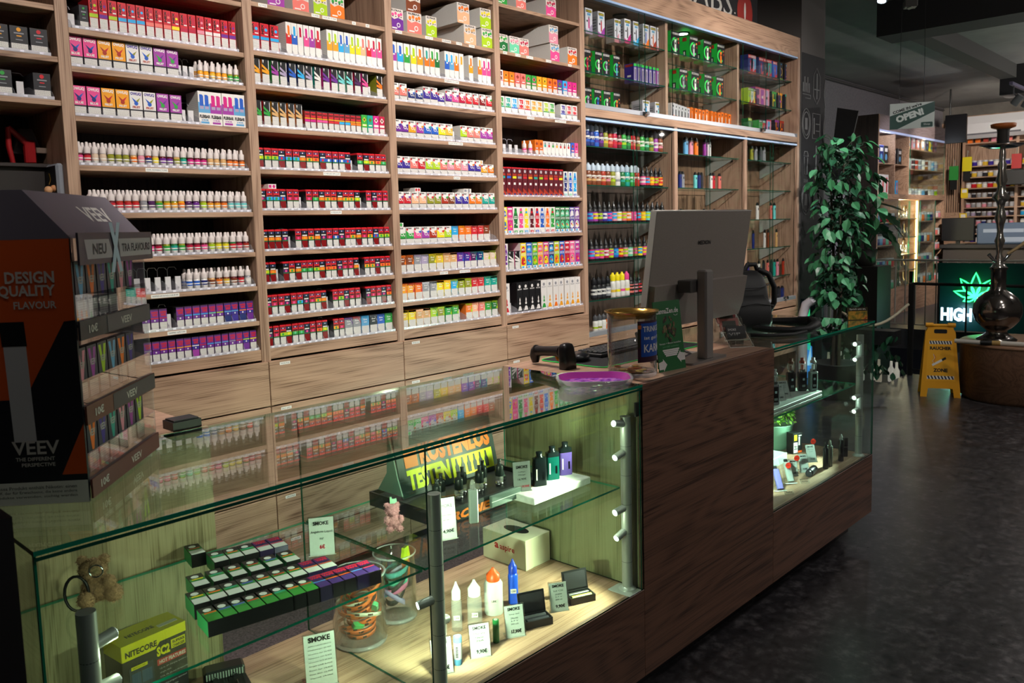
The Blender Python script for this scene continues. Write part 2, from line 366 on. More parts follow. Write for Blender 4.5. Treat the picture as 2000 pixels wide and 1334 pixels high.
for k in range(5):
    x0, x1 = BX[k]; root = thing('shelf_bay', ['cut-off wooden shelf bay with black boxes and key cabinet', 'first full wooden shelf bay holding white-capped bottles', 'second full wooden shelf bay holding red-topped boxes', 'third full wooden shelf bay with white ring-print boxes', 'fourth full wooden shelf bay next to the glass cabinet'][k], 'shelving', (x0, YS, 0), 0, 'product wall shelf bays')
    def rel(mb, n): mb.T = Matrix.Translation((-x0, -YS, 0)); return mb
    b = rel(MB(), 0); b.bbox(x1, x1+TD, YS-.004, YB, 0, 3.09, WZ, .0015); b.build('divider_panel', root)
    b = rel(MB(), 0); b.box(x0, x1, YB-.012, YB, 0, 3.09, WDK); b.build('back_panel', root)
    for z in SHELF[k]:
        b = rel(MB(), 0); b.bbox(x0, x1, YS, YB-.012, z, z+SB, WX, .001); b.build('shelf_board', root)
        for s in (x0+.003, x1-.003):
            pass
    b = rel(MB(), 0); b.bbox(x0, x1, YS, YB-.012, 3.05, 3.09, WX); b.build('top_board', root)
    b = rel(MB(), 0); b.bbox(x0, x1, YS, YB-.012, LEDGE-.045, LEDGE, WX, .001); b.build('base_board', root)
    if k:
        zz = LEDGE-.049
        for r in range(5):
            b = rel(MB(), 0); b.bbox(x0-.019, x1+.019, YS-.02, YS-.001, zz-.192, zz-.003, WX, .0015); dr = b.build('drawer_front', root)
            if k > 1:
                b = rel(MB(), 0); xl = x0+.02+.03*rnd.random(); b.box(xl, xl+.05, YS-.021, YS-.02, zz-.024, zz-.012, LBL); b.text(['SMOKE POD', 'SALZ 20MG', 'COILS 5ER', 'AROMA', 'TABAK'][r], (xl+.004, YS-.0213, zz-.0215), (1, 0, 0), (0, 0, 1), .042, .007, BLACK); b.build('drawer_label', root)
            zz -= .195
    # small price strips on the shelf edges
    S = {1: [(5, .35, 'OWL NONSALT 9,90€', .085), (8, .33, 'VAMPIREVAPE BUNDLE SUB 89,90€', .11), (9, .40, 'VAMPIRE VAPE 9,90€', .075)][0:2]+[(9, .41, 'VAMPIRE VAPE 9,90€', .075)],
         2: [(1, .05, 'ELF POD', .04), (1, .42, '9,90€', .04), (1, .5, 'LIQUID 7,90€', .075), (1, .73, '8€', .02), (1, .84, '8€', .02), (5, .45, 'SC REDLINE 20MG 5,90€', .09), (6, .49, 'SC REDLINE 5,90€', .06)],
         3: [(1, .03, '8,90€', .04), (1, .3, 'LIQUID 7€', .05), (1, .46, 'FLERBAR', .06), (1, .6, '7,90€', .04), (1, .73, '7,90€', .04), (2, .47, 'FLERBAR M 7,90€', .1), (4, .49, 'ELFA POD 9,90€', .1), (5, .53, '9,90€', .045), (8, .36, 'FLOW 9,90€', .055), (8, .56, 'FLOW PODS 9,90€', .075)],
         4: [(1, .04, '8€', .03), (1, .18, '8,90€', .04), (1, .31, '8,90€', .055), (1, .55, '8,90€', .045), (1, .84, '9€', .03), (3, .3, '9,90€', .06), (3, .65, '9,90€ POD', .1)]}.get(k, [])
    for (r, fx, tx, w) in S:
        z = SHELF[k][r]; xx = x0+fx*(x1-x0); b = rel(MB(), 0)
        b.box(xx, xx+w, YS-.0012, YS-.0002, z+.003, z+.0165, LBL); b.text(tx, (xx+.004, YS-.0015, z+.006), (1, 0, 0), (0, 0, 1), w-.008, .0075, BLACK, fit=True)
        b.build('shelf_label', root)

# ---------------------------------------------------------------- tall glass cabinet
CX0, CX1 = DIV[4]+TD/2, 7.0
cab = thing('glass_cabinet', 'tall oak display cabinet with glass doors and glass shelves', 'cabinet', (CX0, YS, 0))
def crel(): m_ = MB(); m_.T = Matrix.Translation((-CX0, -YS, 0)); return m_
CD = [4.985, 6.0]
b = crel(); b.bbox(CX1-.04, CX1, YS-.004, YB, 0, 3.09, WZ); b.build('side_panel', cab)
b = crel(); b.box(CX0, CX1, YB-.012, YB, 0, 3.05, wood('z', '97795f', '5c4434', seed=17.)); b.build('back_panel', cab)
b = crel(); b.box(CX0, 5.0, YB-.016, YB-.0125, .86, 2.2, WDK); b.build('shade_sheet', cab)  # dark sheet added for the shade behind the lower bottles
b = crel(); b.bbox(CX0, CX1-.04, YS-.003, YB-.012, 2.925, 3.09, WX); b.build('fascia', cab)
for (za, zb_) in ((2.205, 2.252), (.80, .855)):
    b = crel(); b.bbox(CX0, CX1-.04, YS-.003, YB-.012, za, zb_, WX); b.build('cross_board', cab)
for x in CD:
    b = crel(); b.bbox(x-.014, x+.014, YS+.045, YB-.012, 2.252, 2.925, WZ); b.build('divider_panel', cab)
    b = crel(); b.bbox(x+.02, x+.062, YS+.0, YB-.012, .855, 2.205, WZ); b.build('divider_panel', cab)
for z in (2.912, 2.18, ):
    b = crel(); b.bbox(CX0, CX1-.04, YS-.002, YS+.035, z, z+.016, mat('a9c4ec', .35, .2)); b.build('rail', cab)
for z in (2.252, .855):
    b = crel(); b.bbox(CX0, CX1-.04, YS-.002, YS+.035, z, z+.03, ALU); b.build('rail', cab)
def pane(name, parent, T, x0, x1, y0, y1, z0, z1, gm=None, edge=None):
    # glass sheet: clear faces, green edges
    b = MB(); b.T = T; d = (x1-x0, y1-y0, z1-z0); i = d.index(min(d)); gm = gm or GLASS; edge = edge or EDGE
    fc = [('left', 'right'), ('front', 'back'), ('bottom', 'top')][i]
    b.box(x0, x1, y0, y1, z0, z1, edge, **{fc[0]: gm, fc[1]: gm})
    return b.build(name, parent)
TC = Matrix.Translation((-CX0, -YS, 0))
SEC = [(CX0+.01, CD[0]-.016), (CD[0]+.018, CD[1]-.016), (CD[1]+.018, CX1-.045)]
SECL = [(CX0+.01, CD[0]+.015), (CD[0]+.067, CD[1]+.015), (CD[1]+.067, CX1-.045)]
GZ = [2.722, 2.48, 2.03, 1.791, 1.551, 1.314, 1.067]
for j, (sa, sb_) in enumerate(SEC):
    for z in GZ[:2]: pane('glass_shelf', cab, TC, sa, sb_, YS+.05, YB-.06, z, z+.006, GLASSC, EDGED)
for j, (sa, sb_) in enumerate(SECL):
    for z in GZ[2:]: pane('glass_shelf', cab, TC, sa, sb_, YS+.05, YB-.06, z, z+.006, GLASSC, EDGED)
# sliding doors (two in each of the lower sections, three pairs above)
pane('glass_door', cab, TC, CX0+.004, 4.665, YS+.004, YS+.009, 2.26, 2.915, GLASSC, EDGED)
pane('glass_door', cab, TC, 4.62, 5.02, YS+.02, YS+.025, 2.26, 2.915, GLASSC, EDGED)
pane('glass_door', cab, TC, 5.02, 6.42, YS+.02, YS+.025, 2.26, 2.915, GLASSC, EDGED)
pane('glass_door', cab, TC, 6.0, 6.63, YS+.004, YS+.009, 2.26, 2.915, GLASSC, EDGED)
for j, (sa, sb_) in enumerate(SECL):
    mx = sa+(sb_-sa)*[.54, .45, .5][j]
    pane('glass_door', cab, TC, sa-.005, mx+.01, YS+.004, YS+.009, .87, 2.185, GLASSC, EDGED)
    pane('glass_door', cab, TC, mx-.01, sb_+.005, YS+.02, YS+.025, .87, 2.185, GLASSC, EDGED)
# shelf brackets
for (sa, sb_), zs in zip(SEC+SECL, [GZ[:2]]*3+[GZ[2:]]*3):
    for z in zs:
        b = crel(); b.prism([(YS+.1, z-.002), (YS+.34, z-.002), (YS+.34, z-.11), (YS+.325, z-.11)][::1], 'x', sb_-.006, sb_-.003, STEEL); b.cyl((sb_-.012, YS+.1, z-.01), (sb_, YS+.1, z-.01), .008, CHROME, n=8); b.build('shelf_bracket', cab)
# recessed lamps under the cabinet top, one of them lit
for x, on in ((4.12, 0), (4.62, 0), (5.4, 1), (6.4, 0)):
    b = crel(); b.lathe([(.05, 0), (.05, -.008), (.036, -.008)], mat('3a3a3c', .3, .6), c=(x, YS+.17, 2.925), caps=False); b.lathe([(.036, -.0078), (.0, -.0075)], mat('e6f4ff', .3, emit=18.) if on else mat('6a6864', .4), c=(x, YS+.17, 2.925)); b.build('recessed_lamp', cab)
spot((5.4, YS+.17, 2.91), (5.4, YS+.17, 2.3), 14, 120, .6, (.85, .95, 1), .03)
for j, (sa, sb_) in enumerate(SEC):
    b = crel(); b.bbox(sa-.01, sb_+.0, YS-.02, YS-.001, .60, .79, WX, .0015); b.build('drawer_front', cab)
    b = crel(); b.bbox(sa-.01, sb_+.0, YS-.02, YS-.001, .40, .597, WX, .0015); b.build('drawer_front', cab)
for x, z in ((4.645, 2.266), (6.3, 2.27), (6.74, .885)):
    b = crel(); b.cyl((x, YS-.03, z), (x, YS+.004, z), .014, CHROME, n=10); b.box(x-.03, x+.03, YS-.006, YS+.003, z-.012, z+.012, CHROME); b.build('door_lock', cab)
# poster above the cabinet
b = MB(); b.box(4.4, 6.62, YS+.2, YS+.215, 3.085, 3.58, mat('1b1b1e', .7))
py = YS+.199
b.text('CABS', (5.35, py, 3.165), (1, 0, 0), (0, 0, 1), .84, .22, mat('b9b6b0', .6), fit=True)
b.add([(6.40+.13*math.cos(t), py-.0005, 3.24+.16*math.sin(t)) for t in [i*2*PI/20 for i in range(20)]], [tuple(range(20))], mat('9c2a22', .6))
b.add([(6.40+.016*math.cos(t), py-.001, 3.25+.07*math.sin(t)) for t in [i*2*PI/12 for i in range(12)]], [tuple(range(12))], mat('d5cfc8', .6))
for i in range(8):
    t = PI*1.05+i*.22; b.box(6.40+.17*math.cos(t)-.008, 6.40+.17*math.cos(t)+.008, py-.001, py, 3.24+.2*math.sin(t)-.006, 3.24+.2*math.sin(t)+.006, mat('b9b6b0', .6))
b.build('poster', label='black poster with white lettering above the glass cabinet', cat='poster')

# ---------------------------------------------------------------- counter
GL0, GL1, WD1, GR1 = .394, 2.10, 3.0, 4.07
blk = thing('counter_block', 'dark oak counter block with light top between two glass cases', 'counter', (GL1, YC, 0))
TB = Matrix.Translation((-GL1, -YC, 0))
def brel(T=TB): m_ = MB(); m_.T = T; return m_
b = brel(); b.bbox(GL1, WD1, YC, YC+.02, .105, ZT, WCX, .001); b.build('front_panel', blk)
b = brel(); b.bbox(GL1, GL1+.02, YC+.02, YR, .105, ZT-.02, WCZ, .001); b.build('side_panel', blk)
b = brel(); b.bbox(WD1-.02, WD1, YC+.02, YR, .105, ZT-.02, WCZ, .001); b.build('side_panel', blk)
b = brel(); b.bbox(GL1, WD1, YC+.02, YR, ZT-.022, ZT, WTOP, .001); b.build('top_board', blk)
b = brel(); b.box(GL1, WD1, YC+.09, YR-.02, 0, .105, BLACK); b.build('plinth', blk)
def lamp_head(T, x, y, z, dx, dy, dz, post, on=True):
    b = MB(); b.T = T; d = Vector((dx, dy, dz)).normalized(); p = Vector((x, y, z))
    b.cyl(p+d*.012, p+d*.052, .0115, STEEL, n=12); b.sph(p+d*.014, .009, STEEL, 10, 6)
    q = p+d*.0521; b.cyl(q, q+d*.002, .009, mat('f2fff4', .3, emit=3.5 if on else 1.), n=12)
    return b.build('lamp_head', post)
def light_post(case, T, x, y, z0, z1, heads, plate=True):
    b = MB(); b.T = T; b.cyl((x, y, z0), (x, y, z1), .0165, STEEL, n=18, capmat=mat('a8a8a4', .5, .3))
    for i in range(1, 6): zz = z0+(z1-z0)*i/6; b.lathe([(.0166, -.0006), (.0166, .0006)], DARK, 18, (x, y, zz))
    b.lathe([(.028, 0), (.028, .004), (.02, .01), (.0165, .012)], STEEL, 18, (x, y, z0))
    o = b.build('light_post', case)
    if plate:
        b = MB(); b.T = T; b.bbox(x-.045, x+.02, y-.04, y+.045, z0-.0005, z0+.0025, STEEL, .001); b.build('foot_plate', o)
    for (z, dx, dy, dz) in heads: lamp_head(T, x, y, z, dx, dy, dz, o)
    return o
GREEN = (.83, 1., .66)
def case(x0, x1, label, posts, mids, zs, ys, backto, first):
    T = Matrix.Translation((-x0, -YC, 0)); root = thing('display_case', label, 'display case', (x0, YC, 0), 0, 'glass counter cases')
    b = MB(); b.T = T; b.bbox(x0, x1, YC, YC+.02, .105, ZB, WCX, .001); b.build('front_panel', root)
    b = MB(); b.T = T; b.bbox(x0, x1, YC+.02, YR, ZB-.022, ZB, WTOP, .001, left=WCX, right=WCX); b.build('floor_board', root)
    b = MB(); b.T = T; b.bbox(x0, x0+.02, YC+.02, YR, .105, ZB-.022, WCX, .001); b.build('side_panel', root)
    b = MB(); b.T = T; b.bbox(x1-.02, x1, YC+.02, YR, .105, ZB-.022, WCX, .001); b.build('side_panel', root)
    b = MB(); b.T = T; b.box(x0+.06, x1-.06, YC+.09, YR-.02, 0, .105, BLACK); b.build('plinth', root)
    pane('glass_front', root, T, x0, x1, YC+.001, YC+.007, ZB, ZT-.0085)
    if first: pane('glass_end', root, T, x0, x0+.006, YC+.008, YR, ZB, ZT-.0085); pane('glass_end', root, T, x1-.007, x1-.001, YC+.008, YR, ZB, ZT-.0085)
    else: pane('glass_end', root, T, x1-.006, x1, YC+.008, YR, ZB, ZT-.0085); pane('glass_end', root, T, x0+.001, x0+.007, YC+.008, YR, ZB, ZT-.0085)
    pane('glass_top', root, T, x0, x1, YC-.001, YR, ZT-.0085, ZT, GLASSTOP)
    b = MB(); b.T = T; b.box(x0, x1, YC-.0006, YC+.001, ZT-.0175, ZT-.0115, EDGED); b.build('edge_refraction', root)  # dark strip draws the refraction of the glass top's edge
    xs = [x0+.01]+mids+[x1-.03]
    for a, c in zip(xs, xs[1:]): pane('glass_shelf', root, T, a+.004, c-.004, ys, YR-.01, zs-.006, zs)
    for m_ in mids: pane('glass_divider', root, T, m_-.003, m_+.003, YC+.045, YR, ZB+.001, ZT-.01, None, EDGED)
    if backto:
        b = MB(); b.T = T; b.bbox(x0, backto, YR, YR+.018, .105, ZT-.001, WCZ, .001); b.build('back_panel', root)
    return root, T
lc, TL = case(GL0, GL1, 'long glass display case with chargers, boxes and price cards beside the wooden block', None, [1.253], .725, 1.5, .99, True)
light_post(lc, TL, 2.068, 1.477, ZB, .955, [(.93, -1, .15, .2), (.845, -1, .1, -.25), (.665, -1, .15, -.15), (.592, -1, .1, -.35)])
light_post(lc, TL, 1.262, 1.462, ZB, .92, [(.66, -1, .4, -.2), (.60, 1, .5, -.4)], False)
light_post(lc, TL, .475, 1.468, ZB, .915, [(.85, 1, .35, .05), (.77, 1, .35, -.1)], False)
rc, TRR = case(WD1, GR1, 'shorter glass display case with potted plant and slim devices at the counter end', None, [], .745, 1.5, None, False)
light_post(rc, TRR, 4.005, 1.478, ZB, .99, [(.95, -1, .1, .0), (.885, -1, .1, -.2), (.695, -1, .1, -.1), (.63, -1, .1, -.15)], False)
# the light these little heads give
for (p, a, e, s) in (((2.0, 1.49, .845), (1.55, 1.75, .73), 7, 110), ((2.0, 1.5, .90), (1.75, 1.95, .95), 9, 130), ((2.0, 1.49, .64), (1.6, 1.75, .40), 12, 120), ((2.0, 1.49, .57), (1.8, 1.6, .40), 5, 120),
                     ((1.315, 1.50, .58), (1.6, 1.8, .40), 14, 115), ((1.20, 1.485, .64), (.8, 1.85, .5), 7, 120), ((1.205, 1.48, .87), (.8, 1.85, .72), 5, 125), ((1.32, 1.49, .87), (1.7, 1.85, .8), 6, 120),
                     ((.53, 1.49, .85), (.95, 1.9, .72), 1.6, 120), ((.53, 1.49, .75), (.95, 1.8, .5), 1.2, 120)):
    spot(p, a, e, s, .5, GREEN, .012)
for (p, a, e, s) in (((3.94, 1.485, .93), (3.4, 1.85, .80), 15, 82), ((3.94, 1.485, .87), (3.5, 1.8, .78), 11, 82), ((3.94, 1.485, .68), (3.5, 1.8, .45), 24, 82), ((3.94, 1.485, .615), (3.6, 1.75, .42), 18, 82), ((3.06, 1.52, .66), (3.4, 1.85, .42), 24, 100)):
    spot(p, a, e, s, .5, (.66, 1., .80), .012)
for p_ in ((3.93, 1.50, .92), (3.93, 1.50, .66)): point(p_, .25, (.72, 1., .84), .01)  # weak points added so the posts themselves catch light
for p_ in ((1.99, 1.50, .90), (1.99, 1.50, .62), (1.32, 1.50, .62), (.55, 1.50, .80)): point(p_, .25, GREEN, .01)
# black clip in the case corner
b = MB(); b.bbox(2.075, 2.0925, 1.4415, 1.449, .955, 1.0, BLACK, .001); b.build('corner_clip', label='black clip in the corner of the long glass case', cat='clip')
# wooden return of the counter behind the display stand
ret = thing('counter_return', 'light wooden return counter running back to the drawers', 'counter', (.1, YR+.02, 0))
T = Matrix.Translation((-.1, -YR-.02, 0))
b = MB(); b.T = T; b.bbox(.1, .985, YR+.02, YS-.4, ZT-.03, ZT, WTOP, .001); b.build('top_board', ret)
b = MB(); b.T = T; b.bbox(.965, .985, YR+.02, YS-.4, 0, ZT-.03, WY, .001); b.build('side_panel', ret)
b = MB(); b.T = T; b.bbox(.1, .12, YR+.02, YS-.4, 0, ZT-.03, WY, .001); b.build('side_panel', ret)
b = MB(); b.box(.90, .975, 2.04, 2.10, ZT, ZT+.022, BLACK); b.box(.905, .97, 2.045, 2.095, ZT+.022, ZT+.026, DARK); b.build('power_adapter', label='black power adapter on the wooden return counter', cat='adapter')
# carpet behind the counter
b = MB(); b.box(1.0, 3.0, YR+.02, YS-.03, 0, .006, CARPET); b.build('floor_runner', kind='structure', label='brown flecked carpet runner behind the counter')
# ---------------------------------------------------------------- packaging
CN = dict(red='c4202c', crimson='b3143c', salmon='e0746a', orange='e8731c', amber='e69a1c', yellow='e6d21e', lime='a6c81e', green='2f9a3c', dgreen='1c6a34', teal='1c9a8c', cyan='2aa0d8', blue='2458b8', navy='202c6c', indigo='3a2a8c', purple='6a2a8c', violet='9a3a9a', magenta='c81e7c', pink='e04a8c', rose='d8889a', maroon='5a1420', brown='7a3e22', tan='cda068', beige='d4bca4', olive='8a8a26', gray='8a8a90', lilac='a496b4', white='dcd8d4', black='18181a', dark='2c2c34', gold='d8b23a', brick='a4301c', aqua='6cc4c4', silver='b4b4b8', darkred='7c1418', peach='ecb088', mint='66c49a', plum='4a1e54', sky='5c9cc8')
def cm(n, r=.42): return mat(CN.get(n, n), r)
WORD = dict(darkred='dark red', dgreen='dark green')
def wd(n): return WORD.get(n, n if n in CN else 'pale')
class Face:
    "prints flat shapes on the front (-y) of a box w x h; layers sit a fraction of a millimetre proud"
    def __init__(s, mb, w, h, y=0.): s.b = mb; s.w = w; s.h = h; s.y = y; s.k = 0
    def p(s, u, v, k): return (-s.w/2+u*s.w, s.y-.00025*k, v*s.h)
    def rect(s, u0, v0, u1, v1, m, k=1): s.b.poly([s.p(u0, v0, k), s.p(u1, v0, k), s.p(u1, v1, k), s.p(u0, v1, k)], m)
    def poly(s, pts, m, k=1): s.b.poly([s.p(u, v, k) for u, v in pts], m)
    def disc(s, u, v, r, m, k=1, n=10, ry=None):
        ry = ry or r*s.w/s.h
        s.poly([(u+r*math.cos(2*PI*i/n), v+ry*math.sin(2*PI*i/n)) for i in range(n)], m, k)
    def ring(s, u, v, r, t, m, k=1, n=12, a0=0., a1=2*PI):
        q = s.w/s.h
        for i in range(n):
            a, c = a0+(a1-a0)*i/n, a0+(a1-a0)*(i+1)/n
            s.poly([(u+r*math.cos(a), v+r*q*math.sin(a)), (u+r*math.cos(c), v+r*q*math.sin(c)), (u+(r-t)*math.cos(c), v+(r-t)*q*math.sin(c)), (u+(r-t)*math.cos(a), v+(r-t)*q*math.sin(a))], m, k)
    def text(s, st, u0, v0, u1, v1, m, k=2, bold=.02, shear=0., vert=False):
        if vert: s.b.text(st, s.p(u1, v0, k), (0, 0, 1), (-1, 0, 0), (v1-v0)*s.h, (u1-u0)*s.w, m, bold, shear)
        else: s.b.text(st, s.p(u0, v0, k), (1, 0, 0), (0, 0, 1), (u1-u0)*s.w, (v1-v0)*s.h, m, bold, shear)
    def emb(s, u, v, r, m, k=2, seed=0):
        "small angular emblem"
        R = random.Random(seed); n = 9
        s.poly([(u+r*(.55+.45*((i % 2)))*math.cos(2*PI*i/n+.3), v+r*s.w/s.h*(.55+.45*R.random())*math.sin(2*PI*i/n+.3)) for i in range(n)], m, k)
MESH = {}
def pack(kind, cols, w, d=.1, h=None):
    H = dict(nex=.116, owl=.104, fler=.14, fler2=.13, stripe=.108, dragon=.086, liq=.088, liqr=.088, elfq=.085, flat=.085, flatx=.085, vamp=.082, tall=.15, wave=.15, hook=.17, maroon=.158, carton=.1, black=.085, plainw=.085, letter=.092, hiq=.118)
    h = h or H.get(kind, .09); key = (kind, tuple(cols), round(w, 3), round(d, 3), round(h, 3))
    if key in MESH: return MESH[key]
    b = MB(); c = cols; c0 = cm(c[0]); c1 = cm(c[1]) if len(c) > 1 else c0; f = Face(b, w, h); X = (-w/2, w/2, 0, d, 0, h)
    if kind == 'nex':
        b.box(*X, cm('red')); f.rect(.04, .02, .96, .40, WARN); f.rect(0, .42, 1, .53, c0); f.text('NEX', .12, .62, .42, .97, BLACK, vert=True, bold=.05); f.rect(.55, .58, .85, .92, cm('crimson')); f.disc(.68, .78, .17, c0, 2); f.rect(.5, .6, .9, .64, WHITE, 3)
    elif kind == 'owl':
        b.box(*X, cm('dark'), top=c0); f.rect(0, .36, 1, 1, c0); f.rect(.03, .03, .97, .31, WARN); f.text('OWLIQ', .08, .84, .92, .96, WHITE if c[0] != 'white' else cm('indigo'), bold=.05)
        f.poly([(.15, .78), (.5, .5), (.5, .66)], c1, 2); f.poly([(.85, .78), (.5, .66), (.5, .5)], cm(c[2]), 2); f.disc(.5, .57, .17, c1, 3, 8); f.text('BLUE' if c[0] in ('rose', 'pink', 'magenta') else 'FRUIT', .2, .40, .8, .48, WHITE if c[0] != 'white' else cm('brick'), 4, .04)
    elif kind in ('fler', 'fler2'):
        b.box(*X, WHITE, left=WARN2); f.rect(0, .36, 1, .56, c1); f.poly([(0, .56), (1, .56), (1, .64), (.5, .6), (0, .68)], c1, 1)
        if kind == 'fler': f.poly([(.33, .56), (.72, .56), (.72, .86), (.6, .9), (.33, .9)], c0, 2); f.rect(.35, .56, .7, .61, WHITE, 3)
        f.rect(.08, .03, .92, .33, WARN2)
        if kind == 'fler2':
            for u in (.12, .56): f.poly([(u, .52), (u+.32, .52), (u+.32, .86), (u+.22, .9), (u, .9)], c0, 2); f.rect(u, .47, u+.32, .56, cm('lilac'), 3)
            f.rect(.0, .0, 1, .34, WHITE, 2); f.text('FLERBAR', .06, .2, .94, .3, BLACK, 4, .05); f.rect(.15, .04, .85, .1, c1, 3); f.text('20 MG/ML', .2, .12, .8, .17, c1, 4)
    elif kind == 'stripe':
        b.box(*X, cm('black'), left=c0, top=c0); f.rect(.04, .03, .96, .42, WARN); f.poly([(.1, .95), (.3, .95), (.2, .82)], WHITE, 2)
        for o in (0, .2): f.poly([(0, .80-o), (0, .70-o), (.95, .47-o*.3), (.95, .56-o*.2)], c1 if o else cm(c[-1]), 2)
        f.rect(.86, .6, .94, .95, WHITE, 2)
    elif kind == 'dragon':
        b.box(*X, cm('black'), left=cm('brick')); f.rect(.05, .03, .95, .42, WARN); f.rect(0, .44, 1, .56, c0); f.rect(.06, .66, .94, .94, cm('red')); f.text('DRAGON', .12, .76, .88, .88, BLACK, 3, .05); f.rect(0, .58, 1, .64, cm('amber'))
    elif kind in ('liq', 'liqr'):
        b.box(-w/2, w/2, .0, d, 0, h*.9, cm('dark'), left=cm('black')); b.bbox(-w/2-.001, w/2+.001, -.001, d, h*.88, h, cm('red', .3), .003)
        f.rect(0, .62, 1, .88, cm('red') if kind == 'liq' else cm('black')); f.rect(.1, .80, .9, .86, cm('navy'), 2); f.disc(.5, .83, .1, WHITE, 3, 6); f.rect(0, .47, 1, .62, c0); f.rect(.1, .64, .9, .7, WHITE if kind == 'liqr' else BLACK, 2); f.disc(.5, .54, .2, c1, 2, 8)
        f.rect(.04, .02, .96, .41, WARN if kind == 'liq' else cm('darkred', .25)); f.rect(0, .42, 1, .47, cm('dgreen'))
    elif kind == 'elfq':
        b.box(*X, cm('e2deda'), left=WARN2); f.rect(.04, .02, .96, .30, WARN); f.rect(0, .31, 1, .34, BLACK)
        f.poly([(0, .34), (1, .34), (1, .66), (.8, .76), (.6, .6), (.3, .66), (0, .82)], c0); f.poly([(.62, .72), (1, .78), (1, .66), (.8, .64)], c1, 2)
        f.ring(.55, .60, .22, .07, WHITE, 3, 10); f.disc(.15, .86, .13, cm('red'), 2, 8); f.text('ELFBAR', .08, .88, .75, .96, BLACK, 3, .03); f.rect(.8, .46, .9, .54, WHITE, 3)
    elif kind in ('flat', 'flatx'):
        b.box(*X, c0, top=c1); f.rect(.03, .02, .97, .46, WARN); f.rect(0, .48, 1, 1, c0); f.rect(0, .9, 1, 1, c1); f.text('flow', .25, .76, .75, .85, cm('white'), 3, .02)
        if kind == 'flatx': f.poly([(1, .48), (1, .75), (.75, .56), (.85, .48)], c1, 2)
        f.rect(.3, .64, .7, .68, cm('white'), 2); f.poly([(.6, .9), (.75, .9), (1, .6), (1, .72)], c1, 2)
    elif kind == 'vamp':
        b.box(*X, cm('plum'), left=cm('black'), top=cm('gray') if c[0] == 'gray' else cm('dark')); f.rect(.04, .03, .96, .38, WARN if len(c) < 3 else c1); f.rect(0, .40, 1, .94, cm('purple') if len(c) < 3 else cm('indigo')); f.rect(0, .55, 1, .60, c0, 2)
        f.text('VAMPIRE', .06, .8, .94, .9, cm('red'), 3, .05); f.text('VAPE', .18, .66, .86, .79, cm('red'), 3, .06); f.disc(.5, .47, .12, WHITE, 3, 6)
    elif kind == 'tall':
        b.box(*X, c0, left=WHITE); f.poly([(.1, .62), (.9, .66), (.8, .82), (.5, .88), (.2, .8)], c1, 1); f.rect(.1, .52, .9, .60, WHITE, 2); f.text('KISS', .15, .53, .85, .59, c0, 3, .05); f.rect(.12, .90, .88, .96, WHITE, 2); f.text('MIX', .2, .70, .8, .79, WHITE, 3, .04); f.poly([(.1, .2), (.5, .16), (.9, .22), (.75, .44), (.4, .48), (.15, .4)], c1, 2); f.disc(.38, .33, .15, cm('red'), 3, 7); f.disc(.64, .28, .13, cm('yellow'), 3, 7); f.disc(.55, .40, .1, cm('green'), 3, 6); f.rect(.08, .03, .92, .14, cm('white'), 2); f.rect(.25, .05, .6, .12, cm('cyan'), 3)
    elif kind == 'wave':
        b.box(*X, WHITE); f.poly([(.1, .22), (.9, .22), (.8, .45), (.95, .62), (.75, .8), (.7, .95), (.3, .95), (.25, .8), (.05, .62), (.2, .45)], c0, 1); f.disc(.5, .8, .2, c1, 2, 8, .05); f.rect(.2, .56, .8, .66, WHITE, 2); f.text('PUFF', .24, .58, .76, .645, c0, 3, .05); f.disc(.3, .38, .1, WHITE, 2, 6); f.disc(.7, .34, .12, WHITE, 2, 6); f.rect(.2, .03, .8, .13, c1, 1); f.text('20', .35, .045, .65, .115, WHITE, 3, .03)
    elif kind == 'hook':
        b.box(*X, c0, left=c0, right=cm(c[1])); k = WHITE if c[0] == 'black' else c1
        f.disc(.5, .86, .2, k if c[0] == 'black' else cm('gray'), 1, 7); f.text('ELIQUID', .14, .74, .86, .79, k if c[0] == 'black' else cm('gray'), 2, .02)
        f.poly([(.15, .06), (.85, .06), (.7, .18), (.6, .21), (.4, .21), (.3, .18)], k, 2); f.disc(.5, .30, .16, k, 2, 7); f.poly([(.5, .5), (.6, .42), (.55, .34), (.45, .34), (.4, .42)], k, 3)
    elif kind == 'maroon':
        b.box(*X, cm('maroon'), top=cm('red')); f.disc(.5, .88, .22, cm('silver'), 1, 8); f.rect(.12, .62, .88, .70, c0); f.rect(.08, .72, .92, .78, cm('brick')); f.rect(.3, .40, .7, .48, WHITE); f.poly([(0, 0), (1, 0), (1, .12), (0, .3)], cm('brick')); f.rect(.3, .05, .7, .1, cm('navy'), 2); b.box(-w/2-.0006, w/2+.0006, -.0006, d, h*.965, h+.001, cm('red'))
    elif kind == 'black':
        b.box(*X, cm('2a2a2e'), right=cm('dark')); f.rect(.03, .03, .97, .33, WARN); f.disc(.5, .87, .13, c0, 1, 10); f.rect(.22, .70, .78, .75, cm('gray'), 1); f.rect(.36, .6, .64, .64, c0, 1); f.rect(.3, .46, .7, .49, cm('gray'), 1)
    elif kind == 'plainw':
        b.box(*X, WHITE, left=WARN2); f.rect(.1, .1, .9, .5, WARN2); f.rect(0, .86, 1, 1, c0); f.disc(.5, .7, .26, c1, 1, 9); f.text('A', .3, .78, .7, .97, cm('black'), 2, .04)
    elif kind == 'letter':
        b.box(*X, WHITE, left=WARN2); f.rect(.1, .04, .9, .34, WARN2); f.text('TE', .16, .68, .84, .92, c0, 1, .08); f.text('NN', .16, .42, .84, .64, c0, 1, .08); f.rect(0, .36, 1, .42, c1)
    elif kind == 'fruit':
